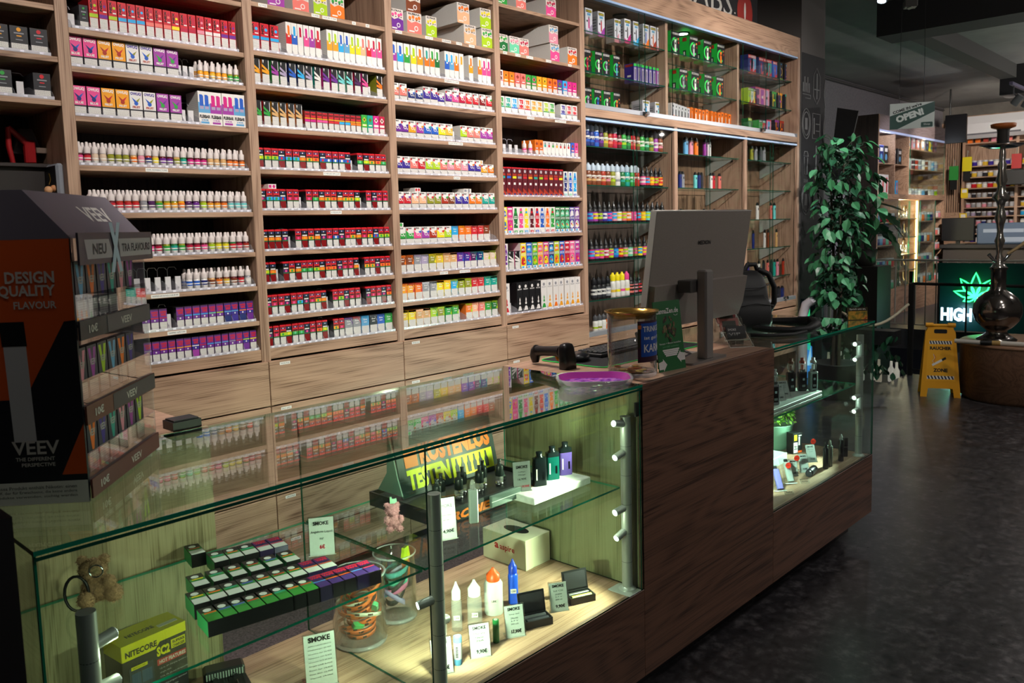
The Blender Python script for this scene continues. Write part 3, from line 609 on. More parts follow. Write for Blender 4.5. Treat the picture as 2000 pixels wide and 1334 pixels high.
        b.box(*X, c0, left=c0); f.rect(.08, .04, .92, .36, WARN); f.poly([(.5, .62), (.85, .75), (.5, .9), (.15, .75)], c1, 1); f.disc(.5, .76, .18, cm('brown'), 2, 7); f.rect(.1, .42, .9, .54, c1, 1); f.rect(.2, .45, .8, .51, WHITE, 2)
    elif kind == 'carton':
        b.box(*X, cm('d6ccc4'), left=WARN2, right=WARN2); f.rect(0, 0, 1, .46, c0); f.poly([(0, .46), (1, .46), (1, .52), (.6, .6), (.3, .5), (0, .62)], c0); f.ring(.62, .26, .14, .05, WHITE, 2); f.rect(.12, .08, .5, .14, WHITE, 2)
        for i, u in enumerate((.2, .42, .66, .84)): f.disc(u, .72+.06*(i % 2), .1, c1, 2, 8); f.rect(u-.05, .62, u+.05, .66, BLACK, 3)
        f.text('ELFBAR', .1, .88, .9, .96, BLACK, 2, .03)
    MESH[key] = b.mesh(kind)
    return MESH[key]
def bottle(col, liq, r=.0115, h=.082, cap='d6cbc8', tall=False, capk=0):
    key = ('bottle', col, liq, r, h, cap, tall, capk)
    if key in MESH: return MESH[key]
    b = MB(); cp = mat(cap, .35); lb = cm(col); hb = h*.52
    b.lathe([(r*.9, 0), (r, .003), (r, hb*.16)], cm(liq, .15), 14); b.lathe([(r*1.02, hb*.16), (r*1.02, hb*.38)], WARN, 14); b.lathe([(r*1.02, hb*.38), (r*1.02, hb*.8)], lb, 14); b.lathe([(r*1.03, hb*.5), (r*1.03, hb*.6)], mat('e8e4de', .5), 14); b.lathe([(r, hb*.8), (r*.95, hb*.92), (r*.6, hb)], cm(liq, .15), 14)
    b.lathe([(r*.95, hb*.97), (r*.95, h*.72), (r*.86, h*.77), (r*.55, h*.81), (r*.48, h*.90), (r*.42, h*.97), (r*.30, h)], cp, 12)
    MESH[key] = b.mesh('bottle')
    return MESH[key]
def bigbottle(col, col2, cap, r=.0175, h=.135, dark=False):
    key = ('bb', col, col2, cap, r, h)
    if key in MESH: return MESH[key]
    b = MB(); lb = cm(col); k = cm('black') if dark else cm(col, .3)
    b.lathe([(r*.93, 0), (r, .004), (r, h*.1)], k, 14); b.lathe([(r*1.01, h*.1), (r*1.01, h*.52)], lb, 14); b.lathe([(r*1.02, h*.2), (r*1.02, h*.3)], cm(col2), 14); b.lathe([(r*1.02, h*.38), (r*1.02, h*.46)], mat('d8d4ce', .5) if not dark else cm(col2), 14)
    b.lathe([(r, h*.52), (r*.98, h*.6), (r*.62, h*.68)], k if not dark else cm('black'), 14)
    if cap == 'spike': b.lathe([(r*.66, h*.66), (r*.66, h*.78), (r*.3, h*.86), (r*.14, h)], cm('black', .25), 10)
    else: b.lathe([(r*.9, h*.66), (r*.9, h*.86), (r*.78, h*.9), (r*.4, h*.94), (r*.34, h)], mat(cap, .25), 12)
    for i in range(4):
        t = -PI/2-.5+i*.33; b.box(r*1.015*math.cos(t)-.0015, r*1.015*math.cos(t)+.0015, r*1.02*math.sin(t)-.001, r*1.02*math.sin(t)+.001, h*.32, h*.36, WHITE)
    MESH[key] = b.mesh('bigbottle')
    return MESH[key]
DESC = dict(nex='red carton with {0} band', owl='{0} carton with animal emblem', fler='white carton with {0} stick print', fler2='white twin carton with {0} sticks', stripe='black striped box with {0} side', dragon='black-red box with {0} band', liq='red-topped liquid box with {0} stripe', liqr='dark red-topped liquid box with {0} stripe', elfq='white box with {0} wave print', flat='{0} flip-top box', flatx='{0} flip-top box', vamp='purple box with {0} stripe', tall='tall {0} box', wave='tall white box with {0} figure', hook='tall {0} box with pipe print', maroon='tall maroon box with {0} label', black='black box with {0} dot', plainw='white box with {0} print', letter='white box with {0} letters', fruit='{0} box with fruit print', carton='display carton with {0} base', bottle='white-capped bottle with {0} label')
NAMES = dict(nex='red_carton', owl='emblem_carton', fler='stick_carton', fler2='twin_carton', stripe='striped_box', dragon='banded_box', liq='liquid_box', liqr='liquid_box', elfq='wave_print_box', flat='flip_top_box', flatx='flip_top_box', vamp='purple_box', tall='tall_box', wave='figure_box', hook='pipe_print_box', maroon='maroon_box', black='black_box', plainw='white_box', letter='letter_box', fruit='fruit_box', carton='display_carton', bottle='dropper_bottle')
def shelf_word(k, r): return ('cut-off top' if r == 0 else ORD[r])+' shelf down'
CNT = {}; TRN = {}
def row(k, r, fx0, fx1, spec, kscale=.94, y=.018, d=.1, tray=True, jit=1.):
    "lay a row of products out along shelf r of bay k between two fractions of its width"
    x0, x1 = BX[k]; xa, xb = x0+fx0*(x1-x0), x0+fx1*(x1-x0); z = TOPZ[k][r]+.004
    items = []
    for tok in spec.split():
        rep = 1
        if '*' in tok: tok, rep = tok.split('*'); rep = int(rep)
        items += [tok]*rep
    n = len(items); pitch = (xb-xa)/n; cnt = CNT.get((k, r), 0); grp = f'goods on the {shelf_word(k, r)}, {BAYNAME[k]}'
    tr = None
    if tray:
        TRN[(k, r)] = TRN.get((k, r), 0)+1; nm = f'clear pusher tray, {ORD[TRN[(k, r)]-1]} section along the {shelf_word(k, r)} in the {BAYNAME[k]}'
        tr = thing('pusher_tray', nm, 'tray', (xa, YS+.002, z-.004), 0, 'clear pusher trays')
        b = MB(); b.box(0, xb-xa, 0, .26, 0, .0035, ACRYL); b.box(0, xb-xa, 0, .002, .0035, .011, ACRYL)
        for i in range(n+1):
            xx = min(max(i*pitch, .0008), xb-xa-.0008); b.prism([(.002, .0035), (.2, .0035), (.2, .05), (.06, .045), (.02, .03), (.004, .012)], 'x', xx-.0007, xx+.0007, ACRYL2)
        for i in range(n):
            xm = (i+.5)*pitch; b.box(xm-.006, xm+.006, -.0008, .0, .002, .009, mat('e4e2ee', .2));  # pale squares draw the glints on the clear lip
        b.build('tray_rail', tr)
    for i, tok in enumerate(items):
        xm = xa+(i+.5)*pitch
        if tok == '-': continue
        if tok == 'p':
            if tr:
                b = MB(); w = min(pitch*.7, .022); b.box(xm-xa-w/2, xm-xa+w/2, .05, .056, .0036, .06, mat('d2cfd0', .35)); b.cyl((xm-xa, .0495, .016), (xm-xa, .05, .016), .004, mat('a8a6a8', .3), n=8); b.build('pusher_paddle', tr)
                b = MB(); b.tube([(xm-xa-pitch*.46, .1, .004), (xm-xa-pitch*.46, .1, .085), (xm-xa-pitch*.3, .1, .095), (xm-xa+pitch*.3, .1, .095), (xm-xa+pitch*.46, .1, .085)], .0012, ACRYL, 5); b.build('divider_loop', tr)
            continue
        kind, *cols = tok.split(':'); cols = cols[0].split('/') if cols else ['red']
        low = 1.
        if kind.endswith('_'): kind = kind[:-1]; low = .82
        cnt += 1; CNT[(k, r)] = cnt; o = ORD[cnt-1]; jx = rnd.uniform(-.0008, .0008)*jit; jr = rnd.uniform(-.03, .03)*jit
        lab = f'{DESC[kind].format(wd(cols[0]))}, {o} along, {shelf_word(k, r)}, {BAYNAME[k]}'
        if kind == 'bottle':
            me = bottle(cols[0], cols[1] if len(cols) > 1 else 'brick', min(.0125, pitch*.43)); yy = .032
            nm = 'dropper_bottle'
        else:
            me = pack(kind, cols if len(cols) > 1 else cols+[dict(red='salmon', yellow='amber', lime='yellow', green='lime', blue='cyan', cyan='blue', navy='indigo', indigo='violet', purple='magenta', magenta='pink', pink='salmon', orange='amber', salmon='orange', teal='cyan', white='gray').get(cols[0], 'white')], pitch*kscale, d, None if low == 1. else .066)
            yy = y; nm = NAMES.get(kind, 'product_box')
        link(nm, me, None, (xm+jx, YS+yy+rnd.uniform(0, .004), z), jr, lab, 'bottle' if kind == 'bottle' else 'box', grp)
        if kind == 'bottle' and pitch < .034:        # the bottle queued behind it
            link('dropper_bottle', me, None, (xm+jx-.004, YS+.062, z), 0, f'white-capped bottle queued behind the {o} one, {shelf_word(k, r)}, {BAYNAME[k]}', 'bottle', grp)
def fx(k, px): # fraction of bay width at photo column px (front plane, mid height)
    X = onY(px, 330, YS).x; return (X-BX[k][0])/(BX[k][1]-BX[k][0])

# first full bay
row(1, 2, .02, .97, 'p black:green nex:lime nex:purple nex:lime nex:cyan*3 nex:salmon*3 nex:yellow nex:crimson*2 nex:rose nex:white*2 nex:purple*2', .88)
row(1, 3, .0, .60, 'owl:pink/navy/blue*2 owl:amber/brick/red*2 owl:white/blue/olive*2 owl:violet/green/purple*2', .92)
row(1, 3, .60, .985, 'p p p bottle_:amber/amber bottle:amber/amber bottle:gold/amber bottle:amber/amber bottle:amber/amber bottle:green/olive bottle:green/olive'.replace('bottle_', 'bottle'), .9, tray=True)
row(1, 4, .0, .60, 'owl:pink/navy/blue*2 owl:amber/brick/red*2 owl:white/blue/olive*2 owl:violet/green/purple*2', .92)
row(1, 4, .60, .70, 'p p', .9)
row(1, 4, .70, 1., 'fler2:blue/sky fler2:magenta/violet fler2:magenta/violet fler2:blue/sky', .98, tray=False, jit=.2)
BT4 = 'bottle:pink/maroon bottle:red/maroon bottle:beige/beige*2 bottle:olive/olive*3 bottle:orange/tan bottle:rose/rose bottle:navy/brick bottle:yellow/tan bottle:purple/maroon*2 bottle:olive/tan bottle:teal/dgreen bottle:magenta/maroon*3 bottle:tan/tan*3 bottle:orange/brown*3'
row(1, 5, .0, .99, BT4)
row(1, 6, .06, .99, 'bottle:teal/dgreen bottle:red/maroon bottle:red/maroon bottle:red/brick*3 bottle:gray/gray bottle:plum/plum bottle:green/olive bottle:amber/olive*2 bottle:orange/amber bottle:plum/plum bottle:purple/plum bottle:lime/olive bottle:amber/brown*2 bottle:orange/brown bottle:aqua/gray*3')
row(1, 7, .12, .99, 'bottle:orange/brown bottle:red/maroon bottle:orange/maroon bottle:brick/maroon bottle:pink/maroon*2 bottle:crimson/maroon bottle:green/olive bottle:teal/dgreen bottle:green/olive bottle:crimson/maroon*2 bottle:pink/maroon bottle:lime/olive bottle:yellow/olive*2 bottle:red/dgreen bottle:crimson/maroon bottle:brick/maroon')
row(1, 8, .26, .56, 'p p p p p')
row(1, 8, .56, .99, 'bottle:blue/white bottle:blue/white - bottle:navy/white bottle:brown/tan bottle:orange/brown bottle:gold/brown bottle:brown/maroon bottle:red/maroon bottle:white/gray'.replace('- ', ''))
row(1, 9, .28, .98, 'vamp:gray vamp:red vamp:crimson p vamp:plum vamp:cyan vamp:cyan vamp:cyan vamp:mint vamp:lime vamp:sky/navy/x vamp:sky/indigo/x vamp:orange/navy/x vamp:pink/purple/x', .9)
row(1, 10, .28, .99, 'vamp:gray vamp:plum vamp:orange vamp:orange vamp:amber vamp:amber vamp:white/violet/x vamp:crimson vamp:cyan vamp:sky vamp:sky vamp:gray vamp:red vamp:lime/purple/x vamp:yellow', .9)
# second full bay
row(2, 2, .0, .2, 'nex:cyan*3', .86)
row(2, 2, .2, .5, 'p fler:orange/red fler:cyan fler:crimson fler:magenta fler:magenta/violet fler:red/crimson', .9)
row(2, 2, .5, .99, 'p fler:lime/amber fler:lime/amber fler:blue/cyan fler:blue/sky fler:lime/yellow fler:lime fler:salmon/peach fler:salmon/red fler:crimson/pink fler:red/pink', .9)
row(2, 3, .0, .99, 'stripe:orange/amber*2 stripe:green/violet stripe:green/lilac stripe:navy/blue stripe:navy/cyan stripe:gray/lilac stripe:teal/white stripe:magenta/purple*2 stripe:mint/aqua*2 stripe:crimson/plum stripe:magenta/pink p stripe:olive/orange', .82)
row(2, 4, .0, .34, 'stripe:red/green stripe:red/green stripe:amber/tan*2 stripe:orange/tan*2', .82)
row(2, 4, .35, .79, 'dragon:magenta*2 dragon:pink*2 dragon:red*2 dragon:cyan*2 dragon:orange*2', .92)
row(2, 4, .79, .99, 'fruit:green/lime fruit:teal/green fruit:magenta/white fruit:crimson/white', .92)
def liqrow(r, f0, f1, s): row(2, r, f0, f1, ' '.join({'a': 'liqr:lime/yellow', 'b': 'liq:lime/green', 'c': 'liqr:blue/red', 'd': 'liq:cyan/green', 'e': 'liq:amber/green', 'f': 'liqr:orange/amber', 'g': 'liq:blue/white', 'h': 'liq:green/mint', 'i': 'liq:orange/red', 'j': 'liqr:plum/pink', 'p': 'p', 'k': 'liq:crimson/pink'}[c] for c in s), .9)
liqrow(5, .0, .99, 'abbcddfeicgggcphaeih')
liqrow(6, .0, .99, 'jddckkpkhfeifeeapkjkk')
liqrow(7, .0, .99, 'fffjpkfefjkgjkefkecbb')
liqrow(8, .0, .99, 'afpjefhhbfiijkkfpeejii')
liqrow(9, .0, .99, 'jkkjkdjkefpkbjkkpjkkji')
liqrow(10, .0, .58, 'jkbahhjkiapek')
row(2, 10, .58, .99, 'flat:gray/purple flat:gray/red flat:sky/cyan flat:dark/gray flat:blue/navy flat:green/dgreen', .92)
# third full bay
row(3, 2, .0, .30, 'fler:blue/violet fler:blue/cyan fler:lime/green fler:lime fler:orange/amber', .86)
row(3, 2, .31, .99, 'fler:teal/orange fler:green/orange fler:green/dgreen p fler:cyan/blue fler:cyan/sky fler:amber/orange fler:amber p fler:orange/amber p fler:amber/orange fler:magenta fler:magenta/pink', .9)
row(3, 3, .0, .99, 'elfq:salmon/orange*2 elfq_:navy/blue*2 elfq:indigo/magenta elfq:indigo/crimson elfq_:indigo/violet elfq:purple/pink elfq:pink/purple elfq:crimson/pink elfq:red/salmon*2 elfq:darkred/brown elfq:red/green', .9)
row(3, 4, .0, .56, 'elfq:purple/indigo*2 elfq:amber/magenta elfq:violet/amber elfq:blue/teal elfq:blue/cyan elfq:yellow/red elfq:gold/amber', .94)
row(3, 4, .57, .99, 'p elfq:lime/orange elfq:salmon/peach elfq:salmon/orange - elfq:violet/pink elfq:violet/magenta'.replace('- ', ''), .94)
row(3, 5, .0, .99, 'elfq:indigo/red*2 elfq:salmon/red elfq:red/brick elfq:lime/yellow*2 elfq:salmon/green elfq:rose/green elfq:salmon/rose elfq:rose/gray elfq:indigo/orange*2 elfq_:amber/orange elfq_:orange/amber', .94)
row(3, 6, .0, .99, 'elfq:red/purple*2 elfq:peach/salmon*2 elfq:olive/red elfq:olive/green elfq:brick/green elfq:brown/olive elfq:indigo/blue*2 elfq:orange/green*2 elfq:teal/white elfq:teal/green', .9)
row(3, 7, .0, .52, 'elfq:green/white*2 elfq:pink/blue elfq:violet/blue elfq:brick/orange elfq:yellow/red elfq:lime/yellow', .94)
row(3, 7, .52, .99, 'flat:cyan/sky flat:orange/amber flat:orange/salmon flat:red/salmon flat:red/salmon flat:brown/brick p', .92)
row(3, 8, .0, .99, 'flatx:brown/orange*2 flatx:gray/lilac flatx:lilac/gray flatx:olive/yellow flatx:gold/yellow flatx:tan/peach*2 flatx:purple/blue flatx:indigo/magenta flatx:plum/teal flatx:navy/teal flatx:beige/lime*2', .94)
row(3, 9, .0, .99, 'flatx:amber/orange flatx:amber/red flatx:orange/red flatx:gray/silver*2 flatx:yellow/amber*2 flatx:cyan/lime flatx:olive/lime*2 flatx:red/salmon*2 flatx:teal/mint*2', .94)
row(3, 10, .0, .99, 'flatx:gold/yellow flatx:yellow/amber flatx:tan/peach*2 flatx:lime/green flatx:olive/lime flatx:green/lime*2 p flatx:orange/lime flatx:peach/salmon flatx:salmon/peach flatx:green/olive flatx:dgreen/lime', .94)
# fourth full bay
row(4, 2, .0, .99, 'letter:maroon/rose fruit:orange/amber*2 fruit:salmon/red*2 fruit:green/pink*2 fruit:amber/yellow*2 fruit:orange/red*2 fruit:purple/green fruit:cyan/magenta fruit:magenta/pink*2', .9)
row(4, 3, .0, .99, 'letter:green/teal letter:teal/green letter:cyan/blue letter:red/salmon letter:orange/red letter:amber/yellow*2 letter:lime/green letter:green/lime p letter:indigo/blue letter:red/gray*2', .9)
row(4, 4, .0, .42, 'p p p p bottle:pink/rose bottle:rose/pink'.replace('p p p p', 'p p p p'), .9)
row(4, 4, .42, .99, 'fruit:orange/brick*2 plainw:white/teal plainw:white/red plainw:white/green plainw:white/amber plainw:white/red plainw:white/brick plainw:white/red fruit:blue/red fruit:pink/magenta', .9)
row(4, 5, .0, .78, 'maroon:teal maroon:blue maroon:yellow maroon:gray maroon:red maroon:amber maroon:teal maroon:lime maroon:red maroon:amber maroon:red maroon:yellow', .9)
row(4, 5, .78, .97, 'wave:navy/aqua wave:blue/mint wave:cyan/blue', .8)
row(4, 6, .0, .99, 'tall:yellow/blue tall:magenta/pink wave:dgreen/green wave:pink/green wave:yellow/cyan wave:maroon/red wave:red/blue wave:blue/white wave:orange/red wave:green/red tall:dgreen/mint*3 tall:indigo/white tall:purple/white', .94)
row(4, 7, .0, .99, 'wave:purple/lilac stripe:dgreen/white stripe:pink/white tall:yellow/red tall:blue/cyan tall:green/lime tall:amber/pink tall:magenta/yellow tall:navy/cyan tall:lime/orange tall:blue/red tall:crimson/red tall:pink/rose tall:violet/magenta', .9)
row(4, 8, .0, .99, 'hook:white/red p hook:black/white*4 hook:white/green hook:white/amber hook:white/orange hook:white/amber*4', .92)
# cut-off bay
row(0, 2, .60, .97, 'black:gray black:amber black:amber black:red', .9)
row(0, 3, .60, .97, 'black:green black:green p black:red', .9)

# display cartons stacked on the upper shelves
def carton(k, r, px, c, lab, w=.085, h=.1, d=.2, dz=0., dy=.0, rz=0., group='display cartons on the upper shelves'):
    X = onY(px, 60, YS).x
    link('display_carton', pack('carton', c, w, d, h), None, (X, YS+.012+dy, TOPZ[k][r]+dz), rz, lab, 'carton', group)
carton(2, 1, 545, ['violet', 'pink'], 'violet display carton on a black stand, upper shelf, second full bay', .08, .085)
carton(2, 1, 593, ['salmon', 'lime'], 'salmon display carton beside the lime one, upper shelf, second full bay', .08, .085)
carton(2, 1, 631, ['lime', 'yellow'], 'lime display carton on the upper shelf of the second full bay', .07, .09)
carton(2, 1, 664, ['orange', 'green'], 'orange display carton with green leaves, upper shelf, second full bay', .075, .1)
carton(3, 1, 779, ['purple', 'pink'], 'purple display carton at the divider, upper shelf, third full bay', .078, .1)
carton(3, 1, 813, ['salmon', 'orange'], 'salmon display carton, lower of two, upper shelf, third full bay', .09, .1)
carton(3, 1, 812, ['brown', 'salmon'], 'brown display carton on top of the salmon one, third full bay', .09, .095, dz=.101)
carton(3, 1, 846, ['lime', 'yellow'], 'yellow-green display carton beside the salmon one, third full bay', .07, .1)
carton(3, 1, 921, ['peach', 'tan'], 'long peach display carton, lower of two, third full bay', .085, .1, .3)
carton(3, 1, 909, ['peach', 'orange'], 'long peach display carton resting on another, third full bay', .085, .1, .3, .101)
carton(3, 1, 954, ['lime', 'green'], 'lime display carton, lower of two at the divider, third full bay', .08, .1)
carton(3, 1, 952, ['lime', 'yellow'], 'lime display carton, upper of two at the divider, third full bay', .08, .1, dz=.101)
carton(4, 1, 984, ['dgreen', 'green'], 'green display carton on the upper shelf, fourth full bay', .08, .09)
carton(4, 1, 1007, ['mint', 'rose'], 'mint and rose display carton, upper shelf, fourth full bay', .075, .09)
carton(4, 1, 1026, ['salmon', 'crimson'], 'salmon display carton beside the mint one, fourth full bay', .075, .09)
carton(4, 1, 1086, ['pink', 'sky'], 'pink display carton, lower of two, fourth full bay', .08, .1, .3)
carton(4, 1, 1084, ['rose', 'sky'], 'rose display carton, upper of two, fourth full bay', .08, .1, .3, .101)
carton(4, 1, 1120, ['orange', 'red'], 'orange display carton beside the glass cabinet, fourth full bay', .085, .1, .25)
carton(4, 0, 985, ['green', 'lime'], 'green display carton on the topmost visible shelf, fourth full bay', .08, .1)
carton(4, 0, 1022, ['salmon', 'red'], 'salmon display carton on the topmost visible shelf, fourth full bay', .08, .08)
carton(4, 0, 1080, ['pink', 'crimson'], 'pink display carton on the topmost visible shelf, fourth full bay', .085, .1, .28)
carton(4, 0, 1098, ['brick', 'red'], 'brick-red display carton on the topmost visible shelf, fourth full bay', .07, .12, .28, dy=.06)
carton(3, 0, 905, ['salmon', 'red'], 'salmon display carton on the topmost shelf of the third full bay', .085, .1, .28)
def lying(k, r, px, dz, col, lab, w=.04, h=.02, d=.08, rz=.1):
    X = onY(px, 380, YS).x
    b = MB(); b.box(-w/2, w/2, 0, d, 0, h, WARN2, front=WHITE, top=WHITE); Face(b, w, h).disc(.7, .5, .18, cm(col), 1, 8); Face(b, w, h).rect(.08, .2, .4, .8, cm(col), 1)
    b.build('small_box', None, (X, YS+.03, TOPZ[k][r]+.0045+dz), rz, lab, 'box', 'small boxes lying on top of rows')
lying(2, 6, 540, .0885, 'magenta', 'small flat box lying on red-topped boxes, second full bay')
lying(3, 3, 906, .0855, 'rose', 'small rose box lying on the ring-print row, third full bay')
lying(3, 6, 824, .0855, 'red', 'small box with red mark lying askew, third full bay')
lying(3, 6, 921, .0855, 'gray', 'long grey box lying on the ring-print row, third full bay', .06)
lying(3, 7, 786, .0855, 'green', 'small box with green mark lying on green boxes, third full bay', .05)
lying(3, 5, 947, .0665, 'tan', 'small tan box lying behind the orange boxes, third full bay', .05)
# ---------------------------------------------------------------- goods in the tall glass cabinet
def gbox(kind, c, w, h, d):
    key = ('g', kind, tuple(c), w, h, d)
    if key in MESH: return MESH[key]
    b = MB(); f = Face(b, w, h); X = (-w/2, w/2, 0, d, 0, h); c0 = cm(c[0]); c1 = cm(c[1] if len(c) > 1 else 'white')
    def side(u0, v0, u1, v1, m, k=1):
        x = -w/2-.0003*k; b.poly([(x, d*(1-u0), h*v0), (x, d*(1-u1), h*v0), (x, d*(1-u1), h*v1), (x, d*(1-u0), h*v1)], m)
    if kind == 'geek':
        b.box(*X, mat('26bc46', .4), front=cm('black')); side(.3, .78, .7, .94, cm('brick')); side(.35, .12, .65, .4, BLACK); side(.4, .18, .55, .34, WHITE, 2)
        f.ring(.45, .45, .42, .13, mat('35d65a', .35), 1, 14, .9, 5.6); f.rect(.4, .14, .6, .66, c0, 2); f.rect(.43, .66, .57, .72, BLACK, 2); f.disc(.5, .5, .07, BLACK, 3, 8); f.rect(.08, .86, .92, .94, WHITE, 1); f.text('GEEKVAPE', .1, .87, .9, .93, BLACK, 3, .03); f.disc(.82, .7, .08, cm('orange'), 2, 6); f.disc(.86, .55, .08, cm('brick'), 2, 6); f.rect(.3, .03, .7, .07, WHITE, 1)
    elif kind == 'pen':
        b.box(*X, cm('b4b4bc'), front=cm('d4d4dc')); f.rect(.1, .84, .9, .94, BLACK); f.text('VOOPOO', .14, .86, .86, .92, cm('yellow'), 2, .04); f.rect(.25, .72, .75, .81, cm('sky')); f.rect(.42, .22, .58, .62, c0, 2); f.rect(.45, .6, .55, .68, BLACK, 2); f.poly([(0, 0), (1, 0), (1, .42), (.7, .3), (.4, .12), (0, .2)], c1, 1); f.disc(.25, .5, .1, BLACK, 2, 8); side(.1, .2, .9, .8, cm('9a9aa2'))
        for i in range(4): side(.2, .3+i*.12, .8, .33+i*.12, BLACK, 2)
    elif kind == 'slim':
        b.box(*X, c0, top=mat('36b84a', .4)); f.rect(.1, .1, .9, .8, cm('lilac')); f.rect(.4, .15, .6, .7, BLACK, 2); side(.1, .84, .9, .96, cm('brick')); side(.3, .3, .7, .4, WHITE); f.rect(0, .86, 1, 1, mat('36b84a', .4))
    elif kind == 'orange':
        b.box(*X, c0, front=c1 if c[0] != 'orange' else c0); f.rect(.15, .1, .5, .7, BLACK if c[0] != 'orange' else c1, 1); f.disc(.5, .85, .2, BLACK, 1, 6); f.rect(.6, .2, .85, .4, cm('orange'), 1)
    elif kind == 'shade':
        b.box(*X, c0); f.poly([(.0, .0), (1, .0), (1, .34)], cm('red')); f.rect(0, .82, 1, 1, c1); f.text('REVOX', .1, .86, .9, .95, WHITE, 2, .04); f.disc(.5, .5, .2, cm('sky'), 1, 8); f.rect(.42, .2, .58, .7, c1, 2)
    elif kind == 'holo':
        b.box(*X, cm('black')); f.ring(.4, .5, .45, .12, c0, 1, 12, -1.5, 1.5); f.ring(.35, .5, .45, .06, c1, 2, 12, -1.2, 1.2); f.rect(.1, .06, .9, .14, c0, 2); f.disc(.5, .9, .1, cm('cyan'), 2, 6); f.rect(.2, .2, .36, .75, cm('navy'), 2)
    elif kind == 'letter':
        b.box(*X, cm('dark'), top=c0); f.rect(0, .86, 1, 1, c0); f.rect(.2, .12, .36, .86, c1); f.rect(.66, .12, .82, .86, c0); f.rect(.2, .44, .82, .56, c1); f.rect(.0, 0, 1, .08, c0)
    elif kind == 'rosebox':
        b.box(*X, cm('rose'), left=cm('violet')); f.poly([(.2, .1), (.8, .1), (.8, .35), (.5, .5), (.8, .65), (.8, .9), (.2, .9), (.2, .65)], c0); f.rect(0, .94, 1, 1, cm('crimson')); f.disc(.5, .5, .15, c1, 2, 8)
    MESH[key] = b.mesh('goods')
    return MESH[key]
GI = {}
def cplace(px, z, me, what, sec, cat='box', name='device_carton', y=.10, rz=0., ypx=None):
    yp = ypx if ypx else {2.728: 90, 2.486: 165, 2.255: 205, 2.036: 290, 1.797: 363, 1.557: 435, 1.32: 508, 1.073: 583, .862: 655}[z]
    X = onY(px, yp, YS+y).x; k = (z, sec); GI[k] = GI.get(k, 0)+1
    sh = {2.728: 'top', 2.486: 'second', 2.255: 'bottom upper', 2.036: 'first lower', 1.797: 'second lower', 1.557: 'third lower', 1.32: 'fourth lower', 1.073: 'fifth lower', .862: 'bottom'}[z]
    link(name, me, None, (X, YS+y, z+.0005), rz, f'{what}, {ORD[GI[k]-1]} along, {sh} shelf, {sec} cabinet section', cat, f'goods on the {sh} shelf of the {sec} cabinet section')
PENC = [('magenta', 'lilac'), ('red', 'violet'), ('dark', 'magenta'), ('dark', 'cyan'), ('blue', 'orange'), ('orange', 'brick'), ('violet', 'rose')]
for px, c in zip((1151, 1175, 1226, 1243, 1262, 1276, 1289), PENC): cplace(px, 2.728, gbox('pen', c, .07, .155, .07), f'white device carton with {wd(c[0])} device', 'first')
for px, c in zip((1213, 1205), (('dark', 'plum'), ('dark', 'rose'))): cplace(px, 2.728, gbox('pen', c, .05, .15, .07), 'clear-sleeved grey device carton', 'first', y=.13)
for px, c in zip((1148, 1170, 1185, 1205), ('crimson', 'white', 'lilac', 'sky')): cplace(px, 2.486, gbox('geek', (c,), .075, .15, .08), f'green device box with {wd(c)} device', 'first')
for i in range(7): cplace(1241+i*7.4, 2.486, gbox('slim', ('indigo', 'violet') if i < 6 else ('violet', 'lilac'), .035, .125, .075), 'slim violet box with green lid', 'first')
for px, c in zip((1149, 1168, 1186, 1205), ('lilac', 'blue', 'white', 'orange')): cplace(px, 2.255, gbox('geek', (c,), .075, .145, .08), f'green device box with {wd(c)} device', 'first')
for px, c in zip((1262, 1286), ('cyan', 'aqua')): cplace(px, 2.255, gbox('pen', (c, 'lime'), .085, .125, .09), f'pale kit box with {wd(c)} device', 'first')
for px, c in zip((1319, 1355, 1382, 1408), ('white', 'silver', 'white', 'orange')): cplace(px, 2.728, gbox('geek', (c,), .115, .165, .085), f'large green device box with {wd(c)} device', 'second')
for px, c in zip((1335, 1358, 1383, 1406), ('gray', 'white', 'silver', 'orange')): cplace(px, 2.486, gbox('geek', (c,), .11, .16, .085), f'large green device box with {wd(c)} device', 'second')
for i, px in enumerate((1315, 1321, 1327, 1333, 1339, 1345)): cplace(px, 2.255, gbox('orange', ('white', 'silver'), .04, .14-.004*i, .09), 'white blister box with dark print', 'second', rz=.05*(i % 3))
for i, px in enumerate((1352, 1360, 1367, 1374, 1381, 1391, 1398, 1405, 1411, 1418, 1425, 1432)): cplace(px, 2.255, gbox('orange', ('orange', 'white' if i % 3 else 'gray'), .045, .13-.003*(i % 4), .08), 'orange blister box', 'second', rz=.25 if i in (0, 5, 6) else .08)
for px, c, k in zip((1466, 1472, 1487, 1496, 1503, 1514), (('navy', 'red'), ('sky', 'rose'), ('navy', 'red'), ('dark', 'red'), ('teal', 'red'), ('blue', 'red')), range(6)): cplace(px, 2.728, gbox('shade', c, .08, .15, .07), f'dark {wd(c[0])} box with red lid', 'third')
for px, c in zip((1526, 1536, 1545), (('lime', 'magenta'), ('pink', 'yellow'), ('cyan', 'orange'))): cplace(px, 2.728, gbox('holo', c, .075, .155, .06), f'black box with {wd(c[0])} arc', 'third')
for px, c in zip((1464, 1469, 1475), (('lime', 'olive'), ('white', 'green'), ('gold', 'dark'))): cplace(px, 2.486, gbox('shade', c, .05, .13, .06), f'{wd(c[0])} narrow box', 'third')
for px, c in zip((1480, 1489, 1498), (('plum', 'magenta'), ('violet', 'white'), ('lilac', 'dark'))): cplace(px, 2.486, gbox('rosebox', c, .085, .15, .07), f'rose box with {wd(c[0])} figure', 'third')
for px, c in zip((1512, 1524, 1538), (('green', 'yellow'), ('amber', 'violet'), ('teal', 'olive'))): cplace(px, 2.486, gbox('letter', c, .085, .14, .06), f'black box with {wd(c[0])} block letter', 'third')
